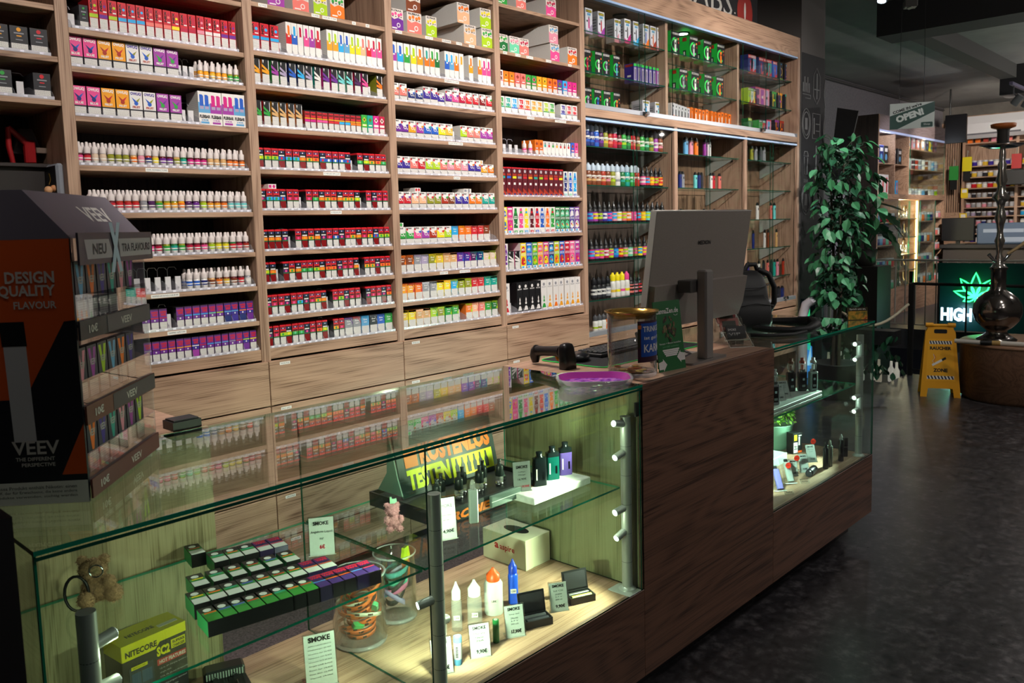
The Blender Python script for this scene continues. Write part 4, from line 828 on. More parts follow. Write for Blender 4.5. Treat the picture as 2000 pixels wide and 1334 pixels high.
for px, c in zip((1465, 1486, 1493), (('dgreen', 'lime'), ('green', 'dark'), ('red', 'teal'))): cplace(px, 2.255, gbox('shade', c, .06, .12, .06), f'{wd(c[0])} narrow box', 'third')
for px, c in zip((1502,), (('sky', 'dark'),)): cplace(px, 2.255, gbox('rosebox', c, .08, .13, .07), 'pale blue figure box', 'third')
for px, c in zip((1518, 1527, 1542), (('violet', 'orange'), ('brick', 'orange'), ('teal', 'amber'))): cplace(px, 2.255, gbox('letter', c, .085, .14, .06), f'black box with {wd(c[0])} block letter', 'third')
R1 = [('navy', 'blue', 'b8c4dc')]*2+[('blue', 'indigo', 'd4dce8'), ('plum', 'purple', 'c8ccd8'), ('olive', 'gold', '5a5a50'), ('brick', 'salmon', '50484a'), ('crimson', 'red', 'b0bcc8'), ('maroon', 'red', '4a4448'), ('green', 'lime', '3c403c'), ('dgreen', 'green', '484c4a'), ('red', 'salmon', '40403e'), ('brown', 'olive', '545450'), ('green', 'white', '4a4e4c'), ('dgreen', 'mint', '484a48'), ('olive', 'dgreen', '4a4a46'), ('violet', 'white', 'c8c4d8'), ('brown', 'rose', '5c5450'), ('brown', 'tan', '544c48')]
for i, c in enumerate(R1): cplace(1146+i*8.9, 2.036, bigbottle(*c, r=.021, h=.145), f'tall {wd(c[0])} liquid bottle', 'first', 'bottle', 'liquid_bottle', .09+.012*(i % 2))
R2 = [('brown', 'tan', 'b4c0d0')]*2+[('brown', 'beige', 'c0ccd8'), ('brick', 'tan', 'b8c4d4'), ('brown', 'rose', 'b8c4d4'), ('olive', 'lime', 'b0bcc8'), ('white', 'gray', 'b8c4d4'), ('dgreen', 'teal', 'a8b4c4'), ('teal', 'green', 'a8b8c8'), ('green', 'mint', 'b8c8d0'), ('brick', 'red', 'b0b8c4')]
for i, c in enumerate(R2): cplace(1149+i*9.4, 1.797, bigbottle(*c, r=.021, h=.14), f'{wd(c[0])} liquid bottle with pale cap', 'first', 'bottle', 'liquid_bottle', .09+.01*(i % 2))
cplace(1240, 1.797, bigbottle('brown', 'tan', 'b4c0d0', .021, .14), 'lone brown liquid bottle with pale cap', 'first', 'bottle', 'liquid_bottle')
SP = ['pink/white', 'red/cyan', 'orange/yellow', 'crimson/lime', 'amber/red', 'lime/yellow']
for i, s in enumerate(SP): a, c = s.split('/'); cplace(1255+i*8.4, 1.797, bigbottle(a, c, 'spike', .021, .135, True), f'black spiked bottle with {wd(a)} print', 'first', 'bottle', 'liquid_bottle')
SK = [['purple', 'violet', 'plum', 'indigo', 'blue', 'rose', 'white', 'salmon', 'orange', 'pink', 'crimson', 'amber', 'aqua', 'yellow', 'red', 'orange'], ['magenta', 'violet', 'pink', 'crimson', 'lime', 'blue', 'red', 'rose', 'mint', 'olive', 'yellow', 'pink', 'violet', 'teal', 'cyan', 'red']]
for z, L, r_ in ((1.557, SK[0], 0), (1.32, SK[1], 1)):
    for i, a in enumerate(L): cplace(1152+r_*3+i*9.4, z, bigbottle(a, ['cyan', 'yellow', 'lime', 'white', 'pink'][i % 5], 'spike', .021, .14, True), f'black spiked bottle with {wd(a)} skull print', 'first', 'bottle', 'liquid_bottle', .09+.01*(i % 2))
for i, a in enumerate(('dark', 'dark', 'dark', 'gray')): cplace(1160+i*9, 1.073, bigbottle(a, 'white', '16161a', .021, .14, True), 'plain black bottle with grey label', 'first', 'bottle', 'liquid_bottle')
for i, (a, c) in enumerate((('gold', 'dark'), ('yellow', 'rose'), ('pink', 'yellow'), ('yellow', 'pink'))): cplace(1197+i*9, 1.073, bigbottle('white', a, CN[c if i > 1 else 'yellow'], .021, .16), f'patterned can with {wd(a)} band', 'first', 'bottle', 'liquid_can')
for i, a in enumerate(('salmon', 'rose', 'red')): cplace(1232+i*8, 1.073, bigbottle(a, 'black', 'spike', .021, .135, True), f'black spiked bottle with {wd(a)} mask print', 'first', 'bottle', 'liquid_bottle')
for i, a in enumerate(('lime', 'olive', 'white', 'orange')): cplace(1163+i*8, .862, bigbottle('white' if i < 3 else 'orange', a, '4a4a4e', .018, .11), f'small bottle with {wd(a)} band', 'first', 'bottle', 'liquid_bottle')
def penmesh(c, h=.12, r=.009, tip='black', flat=True):
    key = ('penm', c, h, r, tip, flat)
    if key in MESH: return MESH[key]
    b = MB(); P = rrect(r*2.2, r*1.3, r*.5, 3); b.prism(P, 'z', 0, h*.82, cm(c, .3), smooth=False); b.prism([(x*.8, y*.8) for x, y in P], 'z', h*.82, h*.93, cm(tip, .3)); b.prism([(x*.5, y*.6) for x, y in P], 'z', h*.93, h, cm(tip, .3)); b.box(-r*.4, r*.4, -r*.68, -r*.6, h*.55, h*.68, cm('dark'))
    MESH[key] = b.mesh('pen'); return MESH[key]
def upright(px, z, c, h, sec, r=.013, tip='black'): cplace(px, z, penmesh(c, h, r, tip), f'upright {wd(c)} device', sec, 'device', 'vape_device')
for px, c in ((1339, 'sky'), (1349, 'rose'), (1359, 'orange'), (1377, 'violet'), (1384, 'white')): upright(px, 2.036, c, .13, 'second', .02)
for px, c in ((1328, 'navy'), (1333, 'gray'), (1358, 'aqua'), (1365, 'navy'), (1370, 'dark'), (1388, 'white'), (1393, 'red'), (1405, 'salmon')): upright(px, 1.797, c, .12, 'second', .016)
for px, c in ((1330, 'dark'), (1375, 'aqua'), (1395, 'dark')): upright(px, 1.557, c, .09, 'second', .016)
b = MB(); X = onY(1329, 392, YS+.1).x; b.box(X, X+.30, 0, .03, 0, .045, BLACK); b.text('VOOPOO', (X+.03, -.0006, .014), (1, 0, 0), (0, 0, 1), .1, .016, cm('gray')); b.text('VOOPOO', (X+.18, -.0006, .014), (1, 0, 0), (0, 0, 1), .1, .016, cm('gray'))
b.build('display_riser', None, (0, YS+.14, 1.5575), 0, 'black lettered riser on a glass shelf, second cabinet section', 'riser')
for px, c in ((1468, 'olive'), (1476, 'gray'), (1485, 'dark'), (1492, 'gray')): upright(px, 2.036, c, .12, 'third', .016)
for px, c in ((1479, 'white'), (1505, 'salmon'), (1512, 'aqua')): upright(px, 1.557, c, .14, 'third', .015)
for px, c in ((1471, 'navy'), (1493, 'white'), (1500, 'brown'), (1516, 'tan')): upright(px, 1.32, c, .15, 'third', .012)
for px, c in ((1461, 'indigo'), (1482, 'white'), (1491, 'dark'), (1499, 'salmon'), (1506, 'dark'), (1512, 'teal'), (1518, 'rose'), (1529, 'brick')): upright(px, 1.073, c, .14, 'third', .014)
for px, c in ((1512, 'indigo'), (1520, 'dark'), (1527, 'navy'), (1548, 'red')): upright(px, .862, c, .11, 'third', .02)

# ---------------------------------------------------------------- price cards
def price_card(loc, rz, w, h, lines, label, tilt=14, foot=.035, group='price cards in the glass cases', bg='dfe6e2'):
    root = thing('price_card', label, 'price card', loc, rz, group); T = Matrix.Rotation(math.radians(-tilt), 4, 'X')
    b = MB(); b.T = T; b.box(-w/2-.003, w/2+.003, .0, .0012, .0, h+.004, CLEAR); b.box(-w/2-.003, w/2+.003, .0022, .0034, 0, h+.004, CLEAR); b.T = None
    b.box(-w/2-.003, w/2+.003, 0, foot, 0, .0016, CLEAR, front=FROST); b.build('acrylic_holder', root)
    b = MB(); b.T = T; b.box(-w/2, w/2, .0013, .0021, .002, h, mat(bg, .5)); pp = b.build('paper_card', root)
    b = MB(); b.T = T
    for (tx, v0, v1, u0, u1, c) in lines:
        b.text(tx, (-w/2+u0*w, -.0002, v0*h), (1, 0, 0), (0, 0, 1), (u1-u0)*w, (v1-v0)*h, mat(c, .5), .03 if v1-v0 > .09 else .0)
    b.build('print', pp)
    return root
def std(price, l1='Sony 26S', l2=('20mAh', '3,7 V', '3000 mAh'), pc='161616'):
    L = [('SMOKE', .84, .94, .16, .84, '101010'), (l1, .70, .75, .22, .78, '3a3a3a')]
    for i, t in enumerate(l2): L.append((t, .58-i*.09, .63-i*.09, .3, .7, '3a3a3a'))
    return L+[(price, .12, .26, .28, .82, pc)]
CA = -.72        # yaw that turns a card towards the customer
price_card((1.345, 1.545, ZB), CA*.6, .055, .092, std('9,90€', 'Akku', ('3,6 V', '20A')), 'price card behind the middle light post, battery row')
price_card((1.469, 1.532, ZB), CA*.75, .055, .088, std('9,90€', 'Murata', ('18650', '25A')), 'price card between the blue and the green battery')
price_card((1.611, 1.536, ZB), CA*.75, .055, .088, std('17,90€'), 'price card in front of the first open battery case')
price_card((1.811, 1.541, ZB), CA*.75, .055, .085, std('9,90€', 'Sub C20', ('20350', '3,7 V', '3000 mA')), 'price card in front of the second open battery case')
L = [('SMOKE', .86, .96, .14, .86, '101010')]+[(t, .78-i*.075, .81-i*.075, .12, .88, '5a5a5a') for i, t in enumerate(('AKKU LADEGERÄTE', 'Intellicharger 22,90€', 'Nitecore 2er 24,90€', 'Nitecore UI1 9,90€', 'Nitecore SC2 39,90€', 'Single USB 6,90€', 'Basen 2er 14,90€', 'Efest Slim 12,90€', 'Vapcell 19,90€'))]
price_card((1.105, 1.74, ZB), CA*.55, .078, .135, L, 'large price list card on the case floor beside the jar', 8, .06)
price_card((1.141, 1.765, .725), CA*.8, .062, .095, [('SMOKE', .80, .90, .16, .8, '101010'), ('Angebots Liquid', .58, .66, .06, .94, '2a2a2a'), ('nur', .42, .47, .42, .58, '2a2a2a'), ('6€', .18, .29, .4, .62, 'a82034')], 'offer card with a red price on the glass shelf', 18, .05)
price_card((1.417, 1.592, .725), CA*.5, .055, .112, [('SMOKE', .78, .86, .16, .84, '101010'), ('Aspire', .66, .69, .38, .62, '3a3a3a'), ('Zelos Nano', .58, .62, .22, .78, '3a3a3a'), ('40 W', .46, .5, .32, .66, '3a3a3a'), ('14,90€', .16, .26, .2, .86, '161616')], 'price card in front of the tester box', 6, .045)
price_card((1.788, 1.66, .7475), CA*.7, .055, .092, [('SMOKE', .78, .88, .16, .84, '101010'), ('Luftigo', .64, .69, .3, .7, '3a3a3a'), ('Mango', .54, .59, .3, .7, '3a3a3a'), ('16,90€', .38, .46, .25, .75, '161616'), ('jetzt 19,90€', .12, .22, .1, .9, 'a82034')], 'price card on the white stone tray', 4, .03)

# ---------------------------------------------------------------- long case, lower floor
b = MB(); X0, X1, Y0, Y1, h = 1.962, 2.086, 1.815, 2.02, .105
tb = thing('tissue_box', 'pale tissue box with an oval opening in the case corner', 'box', (X0, Y0, ZB)); CRM = mat('d8d4b8', .5)
b = MB(); b.bbox(0, X1-X0, 0, Y1-Y0, 0, h, CRM, .0015); b.build('body', tb)
b = MB(); b.prism([(.062+.026*math.cos(t), .1+.055*math.sin(t)) for t in [i*2*PI/20 for i in range(20)]], 'z', h-.002, h+.0004, mat('0c0c0c', .9)); b.build('opening', tb, label='dark oval opening')
b = MB(); b.T = Matrix.Translation((-.0006, .205, 0)) @ Matrix.Rotation(-PI/2, 4, 'Z')
b.text('aspire', (.083, 0, .042), (1, 0, 0), (0, 0, 1), .07, .026, mat('b02028', .5), .02); b.text('a', (.058, 0, .048), (1, 0, 0), (0, 0, 1), .02, .02, mat('b02028', .5), .03); b.build('logo', tb, label='red lettering')
def dropper(loc, r, h, body, cap, label, lab='1,00€', oval=1., shoulder=.55, rz=0.):
    o = thing('dropper_bottle', label, 'bottle', loc, rz, 'empty bottles in the long case')
    hb = h*shoulder; b = MB(); b.lathe([(r*.95, 0), (r, .003), (r, hb*.9), (r*.85, hb*.97), (r*.6, hb)], body, 16, sx=oval); b.build('body', o)
    b = MB(); b.lathe([(r*.86, hb*.98), (r*.86, hb+(h-hb)*.45), (r*.62, hb+(h-hb)*.6), (r*.2, hb+(h-hb)*.9), (r*.16, h)], cap, 14, sx=min(oval, 1.)); b.build('cap', o)
    b = MB(); b.box(-.009, .009, -r-.0012, -r-.0004, hb*.38, hb*.52, WHITE); b.text(lab, (-.007, -r-.0016, hb*.41), (1, 0, 0), (0, 0, 1), .014, hb*.075, BLACK, .02); b.build('price_sticker', o)
VR = -.75
dropper((1.534, 1.697, ZB), .0155, .145, BOTTLE, FROST, 'slim clear bottle with frosted cap on the case floor', '1,00€', 1, .66, VR)
dropper((1.585, 1.675, ZB), .0215, .14, BOTTLE, FROST, 'wide clear bottle with frosted cap on the case floor', '1,60€', 1, .68, VR)
dropper((1.678, 1.689, ZB), .0235, .142, FROST, mat('e0551c', .4), 'flat white bottle with an orange tip', '1,80€', 1.2, .74, VR)
dropper((1.765, 1.69, ZB), .0155, .14, mat('1c4fd0', .3), mat('1238b4', .35), 'slim bright blue dropper bottle', '1,20€', 1, .7, VR)
dropper((1.472, 1.688, ZB), .0115, .082, BOTTLE, FROST, 'tiny clear dropper bottle beside the light post', '0,70€', 1, .55, VR)
def battery(loc, c, label, r=.011, h=.074, code=False):
    o = thing('battery', label, 'battery', loc, VR, 'loose batteries'); b = MB(); b.lathe([(r*.95, 0), (r, .0015), (r, h-.0015), (r*.95, h)], cm(c, .35), 16); b.build('wrapper', o)
    b = MB(); b.lathe([(r*.6, h), (r*.6, h+.0015)], STEEL, 12); b.build('terminal', o)
    if code:
        b = MB(); b.lathe([(r*1.01, h*.22), (r*1.01, h*.8)], cm('silver', .4), 16); b.build('band', o)
        b = MB()
        for i in range(8): z = h*.3+i*h*.05; t0 = -PI/2-.5; b.add([(r*1.03*math.cos(t0+k*.2), r*1.03*math.sin(t0+k*.2), z+dz) for dz in (0, h*.03) for k in range(4)], [(k, k+1, k+5, k+4) for k in range(3)], BLACK)
        b.build('barcode', o)
battery((1.407, 1.557, ZB), 'sky', 'light blue battery with a barcode on the case floor', .0112, .078, True)
battery((1.556, 1.561, ZB), '1c6a34', 'dark green battery standing on the case floor', .0092, .066)
def batcase(loc, rz, cells, label):
    o = thing('battery_case', label, 'case', loc, rz, 'open battery cases'); b = MB(); w, d, h = .085, .05, .022
    b.box(-w/2, w/2, 0, d, 0, .003, BLACK); b.box(-w/2, w/2, 0, .003, .003, h, BLACK); b.box(-w/2, w/2, d-.003, d, .003, h, BLACK); b.box(-w/2, -w/2+.003, .003, d-.003, .003, h, BLACK); b.box(w/2-.003, w/2, .003, d-.003, .003, h, BLACK); b.build('tray', o)
    b = MB(); b.T = Matrix.Translation((0, d, h)) @ Matrix.Rotation(math.radians(-12), 4, 'X'); b.box(-w/2, w/2, -.001, .004, 0, .062, BLACK); b.box(-w/2+.006, w/2-.006, -.0022, -.001, .006, .056, DARK); b.build('lid', o)
    for i, c in enumerate(cells):
        b = MB(); y = .013+i*.021; b.cyl((-.034, y, .014), (.034, y, .014), .0095, cm(c, .3), n=14, capmat=STEEL); b.build('cell', o)
batcase((1.70, 1.525, ZB), -.42, ['dark', '3a3a40'], 'open black battery case holding dark cells')
batcase((1.90, 1.522, ZB), -.42, ['a0a040', '2a2a2a'], 'open black battery case holding a golden cell')
def glassjar(name, loc, r, h, label, group=None, lip=True):
    o = thing(name, label, 'jar', loc, 0, group); b = MB()
    b.lathe([(.0, .002), (r*.96, .002), (r, .01), (r, h-.004), (r*1.03, h), (r*.97, h), (r*.95, h-.006), (r*.95, .014), (.0, .012)], CLEAR, 28); b.build('glass', o)
    b = MB(); b.lathe([(r*1.035, h-.003), (r*1.05, h), (r*1.0, h+.002), (r*.96, h)], ACRYL, 28, caps=False); b.lathe([(r*.7, 0), (r*.98, .0), (r*1.01, .008), (r*.9, .011)], ACRYL2, 28, caps=False); b.build('rim', o)
    return o
glassjar('glass_jar', (1.315, 1.865, ZB), .076, .20, 'round glass jar full of orange wristbands under the shelf', 'glass jars in the case')
glassjar('glass_jar', (1.475, 1.90, ZB), .062, .20, 'round glass jar with lanyards behind the middle post', 'glass jars in the case')
R = random.Random(3)
for i in range(17):
    b = MB(); rr = .045+R.uniform(-.006, .012); cx, cy, cz = R.uniform(-.018, .018), R.uniform(-.018, .018), .026+i*.0072
    tx, ty = R.uniform(-.35, .35), R.uniform(-.35, .35); q = 26; V = []; c = 'e0661c' if i not in (3, 7, 12) else 'dcd8c4'
    if cx*cx+cy*cy > .0004: rr = min(rr, .05)
    for k in range(q):
        t = 2*PI*k/q; u, v = rr*math.cos(t), rr*math.sin(t)*.85
        for dz, dr in ((0, 0), (.011, 0), (.011, -.0015), (0, -.0015)): s_ = 1+dr/rr; V.append((cx+u*s_, cy+v*s_, cz+dz+tx*u+ty*v))
    b.add(V, [(k*4+j, ((k+1) % q)*4+j, ((k+1) % q)*4+(j+1) % 4, k*4+(j+1) % 4) for k in range(q) for j in range(4)], mat(c, .45), True)
    for t0 in (3.6, 4.3): 
        for k in range(3): t = t0+k*.09; b.box(cx+rr*1.01*math.cos(t)-.0015, cx+rr*1.01*math.cos(t)+.0015, cy+rr*.86*math.sin(t)-.0015, cy+rr*.86*math.sin(t)+.0015, cz+.003+tx*rr*math.cos(t)+ty*rr*.85*math.sin(t), cz+.008+tx*rr*math.cos(t)+ty*rr*.85*math.sin(t), BLACK)
    b.build('wristband', None, (1.315, 1.865, ZB), 0, f'{"orange" if c[0:2] == "e0" else "cream"} rubber wristband, {ORD[i]} from the bottom of the glass jar', 'wristband', 'rubber wristbands in the jar')
for i, (dx, dy, dz, c) in enumerate(((-.03, -.03, .06, '3cb464'), (.02, -.045, .1, '5cc48c'), (-.02, .02, .13, '46b878'))):
    b = MB(); b.T = Matrix.Rotation(.6*i+.3, 4, 'Y') @ Matrix.Rotation(.5, 4, 'X'); b.prism(rrect(.035, .016, .004, 3), 'z', 0, .012, mat(c, .35)); b.build('lighter_clip', None, (1.315+dx, 1.865+dy, ZB+dz), i, f'green clip among the wristbands, {ORD[i]} from the bottom', 'clip', 'green clips in the jar')
LC = ('9a8cb8', '6cb4c0', '1c1c20', 'c86a94', '4cc0a8', '2a2a30', 'b4a0c4', '58a8b0')
for i, c in enumerate(LC):
    b = MB(); q = 22; V = []; cz = .03+i*.011; tx, ty = R.uniform(-.9, .9), R.uniform(-.9, .9); cx, cy = R.uniform(-.012, .012), R.uniform(-.012, .012); rr = R.uniform(.026, .044)
    for k in range(q):
        t = 2*PI*k/q; u, v = rr*math.cos(t), rr*math.sin(t)*.8; zz = max(.016, cz+.03+tx*u+ty*v)
        for dz, dr in ((0, 1), (.016, 1), (.016, .96), (0, .96)): V.append((cx+u*dr, cy+v*dr, zz+dz))
    b.add(V, [(k*4+j, ((k+1) % q)*4+j, ((k+1) % q)*4+(j+1) % 4, k*4+(j+1) % 4) for k in range(q) for j in range(4)], mat(c, .55), True)
    b.build('lanyard', None, (1.475, 1.90, ZB), 0, f"{['lilac', 'light blue', 'black', 'rose', 'mint', 'dark grey', 'pale violet', 'teal'][i]} lanyard ribbon coiled in the glass jar", 'lanyard', 'lanyards in the jar')
b = MB(); b.prism([(-.02, 0), (.02, 0), (.02, .012), (.012, .04), (-.012, .04), (-.02, .012)], 'y', -.005, .005, mat('d8e020', .4)); b.box(-.014, .014, -.006, .006, -.05, 0, mat('e0661c', .4)); b.build('hang_tag', None, (1.505, 1.885, ZB+.17), .4, 'yellow-green tag with orange strap in the lanyard jar', 'tag')
# boxed charger
nb = thing('charger_box', 'black and yellow boxed battery charger under the glass shelf', 'box', (.694, 1.932, ZB), .10); w, d, h = .162, .085, .205
YL = mat('e8d800', .4); b = MB(); b.bbox(0, w, 0, d, 0, h, mat('1c1d1e', .4), .001); b.build('carton', nb)
b = MB(); b.box(-.0006, w+.0006, -.0006, d+.0006, h-.002, h+.0006, YL); b.poly([(0, -.0008, h-.038), (w*.5, -.0008, h-.038), (w*.58, -.0008, h-.024), (w, -.0008, h-.024), (w, -.0008, h), (0, -.0008, h)], YL); b.box(-.0009, 0, 0, d, h-.038, h, YL)
b.text('NITECORE', (.008, -.0014, h-.031), (1, 0, 0), (0, 0, 1), .078, .015, BLACK, .04); b.text('NITECORE', (.03, .03, h+.0012), (1, .0, 0), (0, 1, 0), .07, .016, BLACK, .04); b.build('yellow_band', nb)
b = MB(); b.text('SC2', (w*.52, -.001, h-.06), (1, 0, 0), (0, 0, 1), .034, .024, YL, .05); b.box(w*.75, w*.98, -.0012, -.0004, h-.054, h-.032, YL); b.text('SUPERB', (w*.77, -.0016, h-.042), (1, 0, 0), (0, 0, 1), .032, .007, BLACK, .03); b.text('CHARGER', (w*.77, -.0016, h-.052), (1, 0, 0), (0, 0, 1), .032, .007, BLACK, .03)
b.box(w*.52, w*.98, -.0012, -.0004, h-.082, h-.067, mat('c02830', .4)); b.text('HOT FEATURES', (w*.55, -.0016, h-.079), (1, 0, 0), (0, 0, 1), .068, .009, WHITE, .03)
for i, t in enumerate(('Up to 3A charging speed in a', 'single slot', '0.5A, 1A, 2A and 3A manually', 'selectable charging current', 'Charging program optimized', 'for IMR batteries', 'IMR support', 'Automatic detection of', 'rechargeable batteries', 'Temperature monitoring')): b.text(t, (w*.55, -.001, h-.094-i*.0105), (1, 0, 0), (0, 0, 1), .0026*len(t), .005, cm('silver'), .0)
b.box(.015, .075, -.0012, -.0004, h-.15, h-.06, mat('2a3440', .4)); b.box(.02, .06, -.0016, -.0012, h-.066, h-.058, YL); b.text('NITECORE', (.024, -.002, h-.064), (1, 0, 0), (0, 0, 1), .03, .004, BLACK)
b.box(.02, .042, -.0018, -.001, h-.105, h-.075, mat('38506c', .3)); b.box(.045, .07, -.0018, -.001, h-.105, h-.075, mat('38506c', .3)); b.box(.045, .056, -.002, -.001, h-.15, h-.118, mat('b09a40', .3, .6)); b.build('front_print', nb)
b = MB(); b.box(w*.65, w*.95, .02, .034, h+.0008, h+.0014, WHITE); b.build('sticker', nb)
# two-bay charger
ch = thing('battery_charger', 'black two-slot battery charger lying on the case floor', 'charger', (.915, 1.86, ZB), -.35)
b = MB(); b.prism([(-.05, 0), (.05, 0), (.055, .01), (.05, .07), (-.05, .07), (-.055, .01)], 'z', 0, .028, mat('1a1c1c', .35)); b.bbox(-.05, .05, .07, .12, 0, .05, mat('1a1c1c', .35), .006); b.build('body', ch)
for s in (-.024, .024):
    b = MB(); b.prism([(s-.018, .004), (s+.018, .004), (s+.018, .068), (s-.018, .068)], 'z', .028, .0295, mat('0a0a0a', .6)); b.tube([(s, .008+k*.0012, .033+.003*math.sin(k*1.57)) for k in range(24)], .0012, CHROME, 5); b.cyl((s, .06, .033), (s, .068, .033), .006, CHROME, n=10); b.build('slot', ch)
for k in range(14):
    b = MB(); b.box(-.046+k*.0067, -.0425+k*.0067, .069, .0705, .03, .046, mat('9aa8a0', .4)); b.build('vent_rib', ch)

# ---------------------------------------------------------------- long case, glass shelf
def flatpack(kind):
    key = ('flatpack', kind)
    if key in MESH: return MESH[key]
    w, d, h = .036, .074, .034; b = MB(); G = {'g': 'black', 'p': '2a1e44', 'q': '1a1418'}[kind[0]]; b.bbox(-w/2, w/2, 0, d, 0, h, cm(G), .0008, left=mat('2f9a5c', .4) if kind[0] == 'g' else cm(G))
    def top(u0, v0, u1, v1, m, k=1): b.poly([(-w/2+u0*w, v0*d, h+.0003*k), (-w/2+u1*w, v0*d, h+.0003*k), (-w/2+u1*w, v1*d, h+.0003*k), (-w/2+u0*w, v1*d, h+.0003*k)], m)
    if kind[0] == 'g':
        top(.04, .42, .96, .62, mat('2c8a3c', .4)); top(.04, .0, .96, .40, WARNT if kind[1] == 'w' else mat('2f8a34', .4))
        b.add([(-.002+.009*math.cos(t), .055+.009*math.sin(t), h+.0008) for t in [i*PI/4 for i in range(8)]], [tuple(range(8))], mat('d0d4d0', .4)); top(.15, .5, .85, .58, {'o': mat('e0661c', .4), 'b': mat('4a58b4', .4), 'y': mat('d8c020', .4), 'r': mat('c03828', .4), 't': mat('2aa08c', .4)}[kind[2]], 3)
    else:
        top(.04, .62, .96, .96, mat('3a1c60', .4)); top(.04, .40, .96, .46, {'o': mat('e0661c', .4), 'b': mat('4a8ad4', .4), 'r': mat('d03a5c', .4), 'l': mat('c8501c', .4)}[kind[2]], 2); top(.04, .0, .96, .38, WARNT if kind[1] == 'w' else mat('3a2466', .4))
        b.text('VAMPIRE', (-w*.42, d*.82, h+.0009), (1, 0, 0), (0, 1, 0), w*.84, d*.1, cm('red'), .05); b.text('VAPE', (-w*.38, d*.66, h+.0009), (1, 0, 0), (0, 1, 0), w*.76, d*.13, cm('red'), .05)
    MESH[key] = b.mesh('flatpack'); return MESH[key]
WARNT = mat('c4c8c4', .5)
for rn, (x0, y0, x1, y1, L) in enumerate(((.757, 1.575, 1.118, 1.517, 'gfo gfb gfb gfr gfo gft gfo gfr pfb qfo qfl pfb qfr'), (.775, 1.672, 1.065, 1.617, 'gwy gwo gwt gwb gwo gwr gwo pwo pwl'), (.818, 1.76, 1.03, 1.72, 'gwy gwt gwo gwr gwb gwo'), (.915, 1.855, 1.06, 1.825, 'gwt gwo gwt pwr pwr'), (.90, 1.945, .90, 1.945, 'gwr'))):
    L = L.split(); n = len(L)
    for i, k in enumerate(L):
        t = i/(n-1) if n > 1 else 0; rz = math.atan2(y1-y0, x1-x0) if n > 1 else -.2
        nm = {'g': 'green', 'p': 'purple', 'q': 'dark purple'}[k[0]]
        link('liquid_box', flatpack(k), None, (x0+(x1-x0)*t, y0+(y1-y0)*t, .7255), rz, f'{nm} box lying flat, {ORD[i]} along the {["front", "second", "third", "fourth", "rear"][rn]} row on the glass shelf', 'box', 'boxes lying on the glass shelf')
def plush(name, loc, blobs, col, label, sc=1., rz=0.):
    o = thing(name, label, 'keyring', loc, rz); t = NT('plush'); oc = t.n('ShaderNodeTexCoord').outputs['Object']
    n1 = t.n('ShaderNodeTexNoise', {'Vector': oc, 'Scale': 160., 'Detail': 4.}).outputs[0]; t.l(t.ramp(n1, [(.3, [x*.6 for x in lin(col)]), (.7, lin(col))]), t.b.inputs['Base Color']); t.b.inputs['Roughness'].default_value = .95
    bp = t.n('ShaderNodeBump', {'Height': n1, 'Strength': .9, 'Distance': .004}); t.l(bp.outputs[0], t.b.inputs['Normal'])
    for nm, c, r, s in blobs:
        b = MB(); b.sph([x*sc for x in c], r*sc, t.m, 14, 10, s); b.build(nm, o)
    b = MB(); Q = random.Random(8)
    for nm, c, r, s in blobs:
        for k in range(int(9e5*r*r)):
            d_ = Vector((Q.gauss(0, 1), Q.gauss(0, 1), Q.gauss(0, 1))).normalized(); p_ = Vector([x*sc for x in c])+Vector((d_.x*s[0], d_.y*s[1], d_.z*s[2]))*r*sc*.97; e_ = d_.orthogonal().normalized()*.0009
            b.add([p_-e_, p_+e_, p_+d_*.0042+Vector((Q.uniform(-1, 1), Q.uniform(-1, 1), Q.uniform(-1.4, .6)))*.002], [(0, 1, 2)], t.m)
    b.build('fur', o, kind='stuff')
    return o
pk = plush('bear_keyring', (1.373, 1.763, .725), [('body', (0, 0, .026), .021, (1, .9, 1)), ('head', (-.004, 0, .058), .019, (1, .95, .9)), ('ear', (-.017, 0, .071), .008, (1, .8, 1)), ('ear', (.009, 0, .072), .008, (1, .8, 1)), ('muzzle', (-.004, -.017, .054), .007, (1.2, .8, .8)), ('foot', (-.013, -.014, .008), .0095, (1, 1.1, .85)), ('foot', (.014, -.014, .008), .0095, (1, 1.1, .85)), ('paw', (-.019, -.01, .034), .009, (.9, .9, 1.2)), ('paw', (.018, -.01, .034), .009, (.9, .9, 1.2))], 'e89aa8', 'pink plush bear keyring sitting on the glass shelf', 1., -.6)
b = MB(); b.prism([(-.009, .076), (-.009, .094), (-.004, .094), (-.003, .088), (.003, .088), (.009, .09), (.01, .076)], 'y', -.003, .003, mat('a8d8bc', .4)); b.build('bow', pk)
td = plush('bear_keyring', (.66, 1.945, .725), [('body', (0, 0, .03), .03, (1.1, 1, 1)), ('head', (-.005, -.01, .075), .026, (1.1, 1, .9)), ('leg', (.035, -.02, .022), .019, (1, 1, 1)), ('leg', (-.015, -.035, .018), .018, (1, 1, 1)), ('paw', (.03, -.025, .05), .014, (1, 1, 1)), ('ear', (-.026, -.006, .094), .011, (1, .6, 1)), ('ear', (.018, -.006, .094), .011, (1, .6, 1)), ('muzzle', (-.005, -.034, .07), .011, (1.2, .8, .8))], 'a88462', 'brown plush bear keyring with a black cord', 1.05, -.6)
b = MB(); b.tube([(-.035+.025*math.cos(t), -.035, .035+.04*math.sin(t)) for t in [i*2*PI/18 for i in range(18)]], .0035, BLACK, 6, True); b.build('cord', td)
b = MB(); b.tube([(.01+.014*math.cos(t), -.042, .085+.014*math.sin(t)) for t in [i*2*PI/16 for i in range(16)]], .002, CHROME, 6, True); b.sph((.01, -.043, .085), .009, GLASS, 10, 6); b.build('ring', td)
